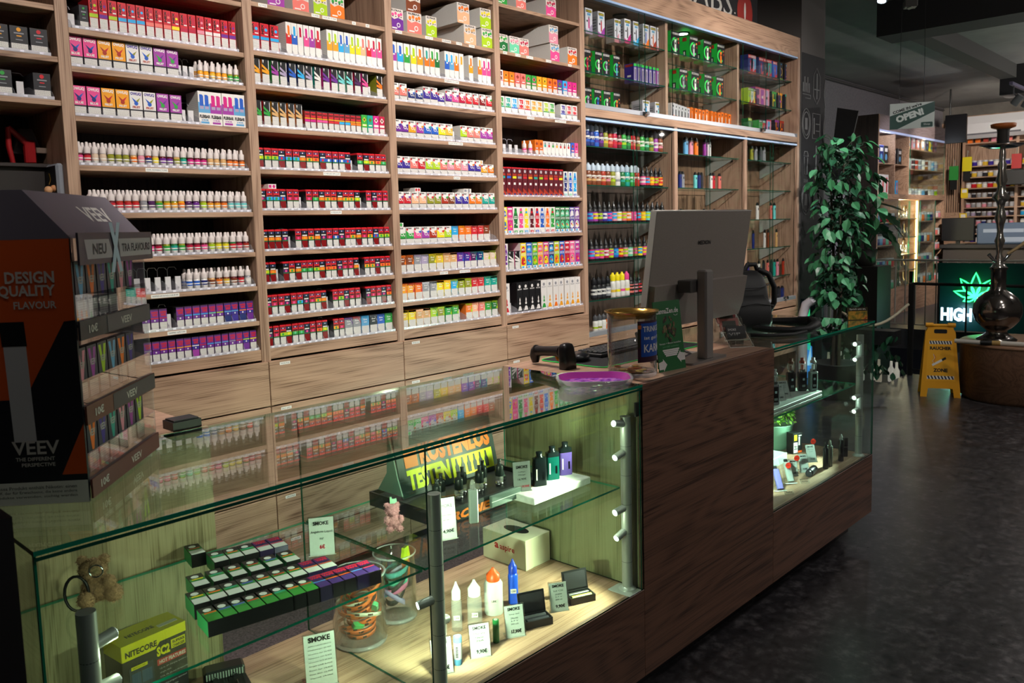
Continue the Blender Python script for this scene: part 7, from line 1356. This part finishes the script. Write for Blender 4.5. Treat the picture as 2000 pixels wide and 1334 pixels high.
# ---------------------------------------------------------------- far glass cabinet
FX0, FX1, FY, FZ = 12.78, 16.1, 4.5, 3.07
fc = thing('far_cabinet', 'far oak cabinet with dark end panel and lit glass compartments', 'cabinet', (FX0, FY, 0)); T = Matrix.Translation((-FX0, -FY, 0))
def fb(name, *a, m=WX, T=T, **k): b = MB(); b.T = T; b.bbox(*a, m, .002, **k); return b.build(name, fc)
fb('side_panel', FX0, FX0+.04, FY, 4.97, 0, FZ, m=WDK, front=WX); fb('side_panel', FX1-.04, FX1, FY, 4.97, 0, FZ); fb('back_panel', FX0+.04, FX1-.04, 4.94, 4.97, 0, FZ); fb('fascia', FX0+.04, FX1-.04, FY, 4.94, FZ-.22, FZ, m=wood('x', '9a8a8c', '7a6a6a', seed=31.)); fb('cross_board', FX0+.04, FX1-.04, FY, 4.94, 1.82, 1.9); fb('base_board', FX0+.04, FX1-.04, FY, 4.94, 0, .42)
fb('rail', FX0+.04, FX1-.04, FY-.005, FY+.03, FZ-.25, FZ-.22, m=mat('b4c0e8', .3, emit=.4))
for x_ in (13.55, 14.2): fb('divider_panel', x_, x_+.03, FY+.02, 4.94, 1.9, FZ-.25)
for x_ in (13.75, 14.75, 15.6): fb('divider_panel', x_, x_+.03, FY+.02, 4.94, .42, 1.82)
for x0_, x1_, zs_ in ((FX0+.04, 13.55, (2.35,)), (13.58, 14.2, (2.35,)), (14.23, FX1-.04, (2.62, 2.3)), (FX0+.04, 13.75, (.75, 1.1, 1.45)), (13.78, 14.75, (.66, .92, 1.2, 1.5)), (14.78, 15.6, (.75, 1.1, 1.45)), (15.63, FX1-.04, (.7, .95, 1.2, 1.5))):
    for z_ in zs_: fb('shelf_board', x0_, x1_, FY+.03, 4.94, z_, z_+.02)
pane('glass_door', fc, T, 14.23, FX1-.06, FY+.005, FY+.012, 1.92, FZ-.25); pane('glass_door', fc, T, FX0+.06, 13.74, FY+.005, FY+.012, .44, 1.8); pane('glass_door', fc, T, 14.79, 15.6, FY+.005, FY+.012, .44, 1.8); pane('glass_door', fc, T, 13.79, 14.27, FY+.005, FY+.012, .44, 1.8); pane('glass_door', fc, T, 14.27, 14.74, FY+.02, FY+.027, .44, 1.8)
fb('light_strip', 14.70, 14.745, FY+.03, FY+.05, .44, 1.8, m=mat('ffd88a', .3, emit=9.))
point((14.25, 4.66, 1.7), 14, (1, .84, .55), .05); point((14.25, 4.62, 1.05), 14, (1, .84, .55), .05); point((13.2, 4.55, 2.75), 5, (.85, .92, 1), .04); point((15.1, 4.6, 2.75), 18, (1, .9, .85), .05); point((13.3, 4.56, 1.6), 6, (.9, .95, 1), .04); point((15.2, 4.56, 1.6), 7, (.95, .95, 1), .04)
FG = {}
def fitem(kind, x_, z_, c, i, where, y=None, sc=1.):
    key = (kind, c, sc)
    if key not in FG:
        b = MB()
        if kind == 'box': b.bbox(-.05*sc, .05*sc, 0, .08, 0, .2*sc, cm(c), .002, left=cm(c)); Face(b, .1*sc, .2*sc).rect(.2, .3, .8, .6, WHITE); Face(b, .1*sc, .2*sc).rect(.35, .1, .65, .85, cm('red'), 2)
        elif kind == 'jar': b.lathe([(.035*sc, 0), (.04*sc, .005), (.04*sc, .06*sc)], cm(c, .25), 10); b.lathe([(.038*sc, .061*sc), (.038*sc, .085*sc)], cm('silver', .2), 10)
        elif kind == 'glass': b.lathe([(.03*sc, 0), (.05*sc, .03*sc), (.04*sc, .07*sc), (.018*sc, .1*sc), (.016*sc, .19*sc), (.022*sc, .2*sc)], mat('c8c4b8', .08, .7), 10)
        elif kind == 'pouch': b.bbox(-.06*sc, .06*sc, 0, .03, 0, .17*sc, cm(c), .01); Face(b, .12*sc, .17*sc, -.0005).disc(.5, .35, .25, cm('sky'), 1); Face(b, .12*sc, .17*sc, -.0005).rect(.2, .65, .8, .85, WHITE, 1)
        FG[key] = b.mesh(kind)
    nm = dict(box='far_box', jar='tobacco_jar', glass='glass_bong', pouch='tobacco_pouch')[kind]; w = dict(box='box', jar='jar', glass='glass piece', pouch='pouch')[kind]
    link(nm, FG[key], None, (x_, (y or FY+.08), z_+.0005), 0, f'{wd(c)} {w}, {ORD[i]} along {where}', w.split()[0], f'goods {where}')
for i in range(3): fitem('pouch', 12.95+i*.2, 2.37, ['dark', 'navy', 'black'][i], i, 'the upper open shelf of the far cabinet', None, 1.6)
for i in range(4): fitem('box', 12.92+i*.16, 1.9, 'white', i, 'the lower open shelf of the far cabinet', None, 1.5)
for i in range(2): fitem('pouch', 13.72+i*.25, 2.37, ['dark', 'black'][i], i, 'the narrow upper compartment of the far cabinet', None, 1.5)
fitem('box', 13.85, 1.9, 'cyan', 0, 'the narrow lower compartment of the far cabinet', None, 1.1)
for i in range(7): fitem('pouch', 14.4+i*.23, 2.64, ['peach', 'rose', 'salmon', 'peach', 'dark', 'yellow', 'rose'][i], i, 'the top shelf behind glass of the far cabinet', None, 1.2)
for r_, z_ in enumerate((2.32, 2.405)):
    for i in range(9): fitem('jar', 14.4+i*.17, z_, ['silver', 'dark', 'brick', 'gray', 'white', 'brown', 'silver', 'sky', 'silver'][i], i, ['the lower jar row', 'the upper jar row'][r_]+' behind glass in the far cabinet', None, 1.)
for i in range(9): fitem('jar', 14.4+i*.17, 1.9, ['white', 'gray', 'silver', 'white', 'sky', 'dark', 'white', 'silver', 'lime'][i], i, 'the bottom jar row behind glass in the far cabinet', None, 1.2)
for r_, z_ in enumerate((.42, .77, 1.12, 1.47)):
    for i in range(6): fitem('jar', 12.95+i*.13, z_, ['red', 'teal', 'navy', 'sky', 'crimson', 'mint'][(i+r_) % 6], i, f'the {["bottom", "lower", "upper", "top"][r_]} shelf left of the lit compartment', None, 1.6)
for r_, z_ in enumerate((.42, .68, .94, 1.22, 1.52)):
    for i in range(6): fitem('glass', 13.88+i*.15, z_, 'white', i, f'the {["lowest", "second", "third", "fourth", "highest"][r_]} shelf of the warm lit compartment', FY+.12+.1*(i % 2), .75+.3*(i % 2))
for r_, z_ in enumerate((.42, .77, 1.12, 1.47)):
    for i in range(5): fitem('jar', 14.88+i*.15, z_, ['navy', 'white', 'orange', 'gray', 'teal'][(i+2*r_) % 5], i, f'the {["bottom", "lower", "upper", "top"][r_]} shelf right of the lit compartment', None, 1.7)
for r_, z_ in enumerate((.42, .72, .97, 1.22, 1.52)):
    for i in range(3): fitem('jar', 15.7+i*.13, z_, ['rose', 'salmon', 'white'][(i+r_) % 3], i, f'the {["lowest", "second", "third", "fourth", "highest"][r_]} shelf of the narrow end compartment', None, 1.3)

# ---------------------------------------------------------------- end wall shelves
es = thing('end_shelving', 'oak wall shelving with small jars on the end wall', 'shelving', (17.0, 4.9, 0)); T = Matrix.Translation((-17.0, -4.9, 0)); EX = 17.1
def eb(name, *a, m=WY): b = MB(); b.T = T; b.bbox(*a, m, .002); return b.build(name, es)
eb('back_panel', 17.48, 17.54, 1.5, 4.97, 0, 3.3, m=WZ); eb('fascia', EX, 17.48, 1.5, 4.6, 3.2, 3.36); 
for y_ in (4.45, 3.58, 2.7): eb('divider_panel', EX, 17.48, y_, y_+.05, .9, 3.2, m=WZ)
EZ = [2.84, 2.42, 2.22, 2.02, 1.84, 1.66, 1.5, 1.34, 1.18, 1.02]
for z_ in EZ:
    for ya, yb in ((3.63, 4.45), (2.75, 3.58)): eb('shelf_board', EX, 17.48, ya, yb, z_, z_+.022)
for i in range(11):
    eb('wall_slat', 17.40, 17.48, 4.52+i*.04, 4.545+i*.04, .9, 3.2, m=WZ)
for r_, z_ in enumerate(EZ):
    if r_ == 0:
        for i in range(6): fitem('box', EX+.12, z_+.022, ['orange', 'orange', 'brick', 'rose', 'violet', 'salmon'][i], i, 'the top shelf of the end wall', 4.36-i*.13, .62)
        continue
    n = 9
    for i in range(n): fitem('jar', EX+.08, z_+.022, [['yellow', 'white', 'dark'], ['gold', 'indigo', 'white'], ['dark', 'gold', 'silver'], ['white', 'red', 'gold'], ['silver', 'dark', 'gray'], ['rose', 'gray', 'silver'], ['gray', 'lilac', 'dark'], ['navy', 'silver', 'rose'], ['dark', 'navy', 'gray'], ['gray', 'indigo', 'white']][r_][i % 3], i, f'the {ORD[r_]} shelf down on the end wall', 4.40-i*.09, 1. if r_ > 3 else 1.15)
    for i in range(4): fitem('jar', EX+.08, z_+.022, ['silver', 'gold', 'cyan', 'white'][(i+r_) % 4], i, f'the {ORD[r_]} shelf down on the far end section', 3.5-i*.12, 1.1)
for i, (y_, z_, c) in enumerate(((4.44, 1.86, 'e0c41c'), (4.45, 1.40, 'e0c41c'))):
    b = MB(); b.box(0, .012, -.06, .06, 0, .18, mat(c, .5)); b.box(-.001, 0, -.04, .04, .1, .16, WHITE); b.build('yellow_tag', None, (EX-.03, y_, z_), 0, ['yellow price tag on the upper part of the shelf edge', 'yellow price tag on the lower part of the shelf edge'][i], 'tag', 'yellow tags on the end shelving')
for i, (y_, z_, c) in enumerate(((4.62, 2.2, '2c8a3c'), (4.40, 2.35, 'd8c81c'), (3.60, 2.35, 'b02424'))):
    k = thing('hanging_pack', ['green pouch hanging on a hook by the slat wall', 'yellow pouch hanging on the shelf edge', 'red pouch hanging on the middle divider'][i], 'pouch', (EX-.06, y_, z_), 0, 'pouches on hooks'); b = MB(); b.tube([(.1, 0, .35), (.02, 0, .38), (0, 0, .26)], .006, STEEL, 5); b.build('hook', k); b = MB(); b.bbox(-.01, .01, -.08, .08, 0, .26, mat(c, .4), .004); b.bbox(-.011, .011, -.06, .06, -.18, .0, BLACK, .004); b.build('pouch', k)
eb('lower_cupboard', EX, 17.48, 4.5, 4.97, .9, 1.6, m=WX)
dk = thing('far_desk', 'dark far counter with railing in front', 'counter', (16.0, 4.0, 0)); b = MB(); b.bbox(-.35, .35, -1.9, .44, .98, 1.04, mat('2c2a2a', .5), .004); b.build('desk_top', dk); b = MB(); b.bbox(-.3, .3, -1.85, .40, 0, .98, mat('3c3632', .6), .004); b.build('desk_body', dk)
b = MB(); b.bbox(0, .06, -.26, .26, .06, .46, BLACK, .01); b.box(-.06, .12, -.14, .14, 0, .015, BLACK); b.box(.02, .06, -.03, .03, .015, .08, BLACK); b.build('desk_monitor', None, (15.8, 4.2, 1.04), 0, 'black monitor on the far counter', 'monitor')
b = MB(); b.bbox(0, .4, -.5, .5, 0, .36, mat('4a5a70', .5), .02); b.bbox(-.004, .0, -.46, .2, .04, .12, mat('8a96a8', .5), .001); b.bbox(-.004, 0, -.2, .4, .2, .26, mat('8a96a8', .5), .001); b.build('label_printer', None, (15.8, 3.4, 1.04), 0, 'grey-blue printer box on the far counter', 'printer')
b = MB(); b.bbox(-.03, .03, -.2, .2, 0, .26, BLACK, .01); b.build('wall_screen', None, (16.6, 3.55, 2.05), 0, 'small black screen before the middle of the end shelves', 'screen')
hs = [o for o in bpy.data.objects if o.name == 'wall_screen'][0]
ac = thing('air_conditioner', 'white wall air conditioner under the ceiling', 'air conditioner', (16.80, 4.2, 2.98)); b = MB(); b.prism([(0, .0), (.0, .2), (.06, .34), (.28, .34), (.28, .0), (.08, -.06)], 'y', -.75, .45, mat('c4c4c8', .4)); ac_o = b.build('casing', ac); b = MB(); b.box(-.004, .03, -.7, .4, .0, .03, mat('5a5a60', .5)); b.build('air_flap', ac)
tv = thing('ceiling_screen', 'black screen hanging in front of the air conditioner', 'screen', (15.0, 4.05, 2.72)); b = MB(); b.bbox(-.03, .03, -.16, .16, 0, .46, mat('060608', .25), .006); b.build('panel', tv); b = MB(); b.tube([(.02, .1, .46), (.02, .1, .9)], .015, BLACK, 8); b.build('mount', tv)
# hanging OPEN sign
osn = thing('open_sign', 'white and green OPEN sign hanging on two cords', 'sign', (7.55, 2.385, 2.40), math.radians(-66)); Wd, Hd_ = .345, .215
b = MB(); b.bbox(-Wd/2, Wd/2, -.004, .004, -Hd_/2, Hd_/2, mat('b4bcb8', .5), .001); b.build('board', osn)
b = MB(); DG = mat('123c34', .5); y = -.0046; b.poly([(-Wd/2, y, -Hd_/2+.0), (-Wd/2, y, Hd_*.02), (Wd/2, y, Hd_*.5), (Wd/2, y, Hd_*.12), (-Wd/2+.06, y, -Hd_/2)], DG)
dU = Vector((1, 0, .30)).normalized(); dV = Vector((-.30, 0, 1)).normalized()
b.text('COME IN we\'re', (-.145, y-.0004, .018), dU, dV, .23, .026, BLACK, .04); b.text('OPEN!', (-.115, y-.0006, -.058), dU, dV, .22, .06, mat('c4ccc8', .5), .06); b.prism(rrect(.09, .042, .008, 3, .115, -.08), 'y', y-.0002, y+.0003, DG); b.text('Shop', (.09, y-.0008, -.088), (1, 0, 0), (0, 0, 1), .05, .018, mat('c4ccc8', .5)); b.build('sign_print', osn)
for s in (-.1, .09):
    b = MB(); b.tube([(s, 0, Hd_/2-.012), (s*.98, 0, .5), (s*.9, 0, 1.2)], .0022, mat('16161a', .5), 5); b.build('cord', osn)
# ceiling spots that are in view, and the rest of their track
def spot_head(loc, aim, label, on=True, rail=None):
    k = thing('track_spot', label, 'lamp', loc, 0, 'ceiling spot lamps'); d_ = (Vector(aim)-Vector(loc)).normalized(); b = MB(); b.cyl(-d_*.13, d_*.0, .045, mat('8a8a8e', .4, .4), n=18, caps=True); b.build('housing', k); b = MB(); b.cyl(d_*.0005, d_*.004, .032, mat('d8f0ff', .3, emit=7.) if on else mat('606468', .3), n=18); b.build('lens', k); b = MB(); b.tube([-d_*.08, Vector((0, 0, .14)), Vector((0, 0, .26))], .008, mat('5a5a5e', .4), 6); b.build('arm', k)
p = onX(1722, 2, 7.2); spot_head(tuple(p), (6.6, 2.6, 1.5), 'lit ceiling spot above the open floor')
p = onX(1778, 8, 7.6); k = thing('track_spot', 'unlit square ceiling spot seen against the beam', 'lamp', tuple(p), .5, 'ceiling spot lamps'); b = MB(); b.bbox(-.05, .05, -.05, .05, -.03, .03, mat('5a5856', .5), .006); b.prism([(-.06, .0), (0, -.03), (.06, 0), (0, .03)], 'z', -.034, -.03, mat('6a6866', .5)); b.build('housing', k); b = MB(); b.tube([(0, 0, .03), (.08, .05, .2)], .012, DARK, 8); b.build('arm', k)
b = MB(); b.bbox(11.6, 13.2, 2.52, 2.56, 3.10, 3.14, mat('6a6480', .4), .004); b.build('lamp_track', label='grey lamp track hanging near the far shelves', cat='track')
spot_head((12.3, 2.535, 2.90), (12.9, 3.3, 1.8), 'lit spot on the hanging lamp track'); spot_head((11.75, 2.54, 2.88), (11.9, 3.3, 2.0), 'unlit spot on the hanging lamp track', False)
for i, (tx, ty) in enumerate(TRACK): spot_head((tx, ty, 3.30), (tx+.65, 3.13, 1.55), f'lit ceiling spot aimed at the product wall, {ORD[i]} along the track', True)
b = MB(); b.bbox(-.2, 6.2, 1.14, 1.18, 3.555, 3.595, mat('8a8a8e', .4), .003); b.build('lamp_track', label='lamp track over the counter front', cat='track')

# fill bulbs added out of view over the customers' floor, to brighten the ceiling
for i, (lx, ly, e) in enumerate(((4.6, -1.1, 40), (9.3, .3, 62), (13.2, 1.1, 75))):
    k = thing('fill_bulb', f'pendant bulb over the open floor, {ORD[i]} from the entrance', 'lamp', (lx, ly, 2.75), 0, 'pendant bulbs'); b = MB(); b.tube([(0, 0, .08), (0, 0, .85)], .004, BLACK, 6); b.build('cord', k); b = MB(); b.lathe([(.02, .03), (.022, .06), (.012, .08)], DARK, 12); b.build('socket', k); b = MB(); b.lathe([(.004, -.04), (.014, -.03), (.018, -.01), (.015, .02), (.012, .03)], mat('ffe8cc', .3, emit=3.), 16); b.build('bulb', k)
    point((lx, ly, 2.69), e, (1, .94, .88), .016)
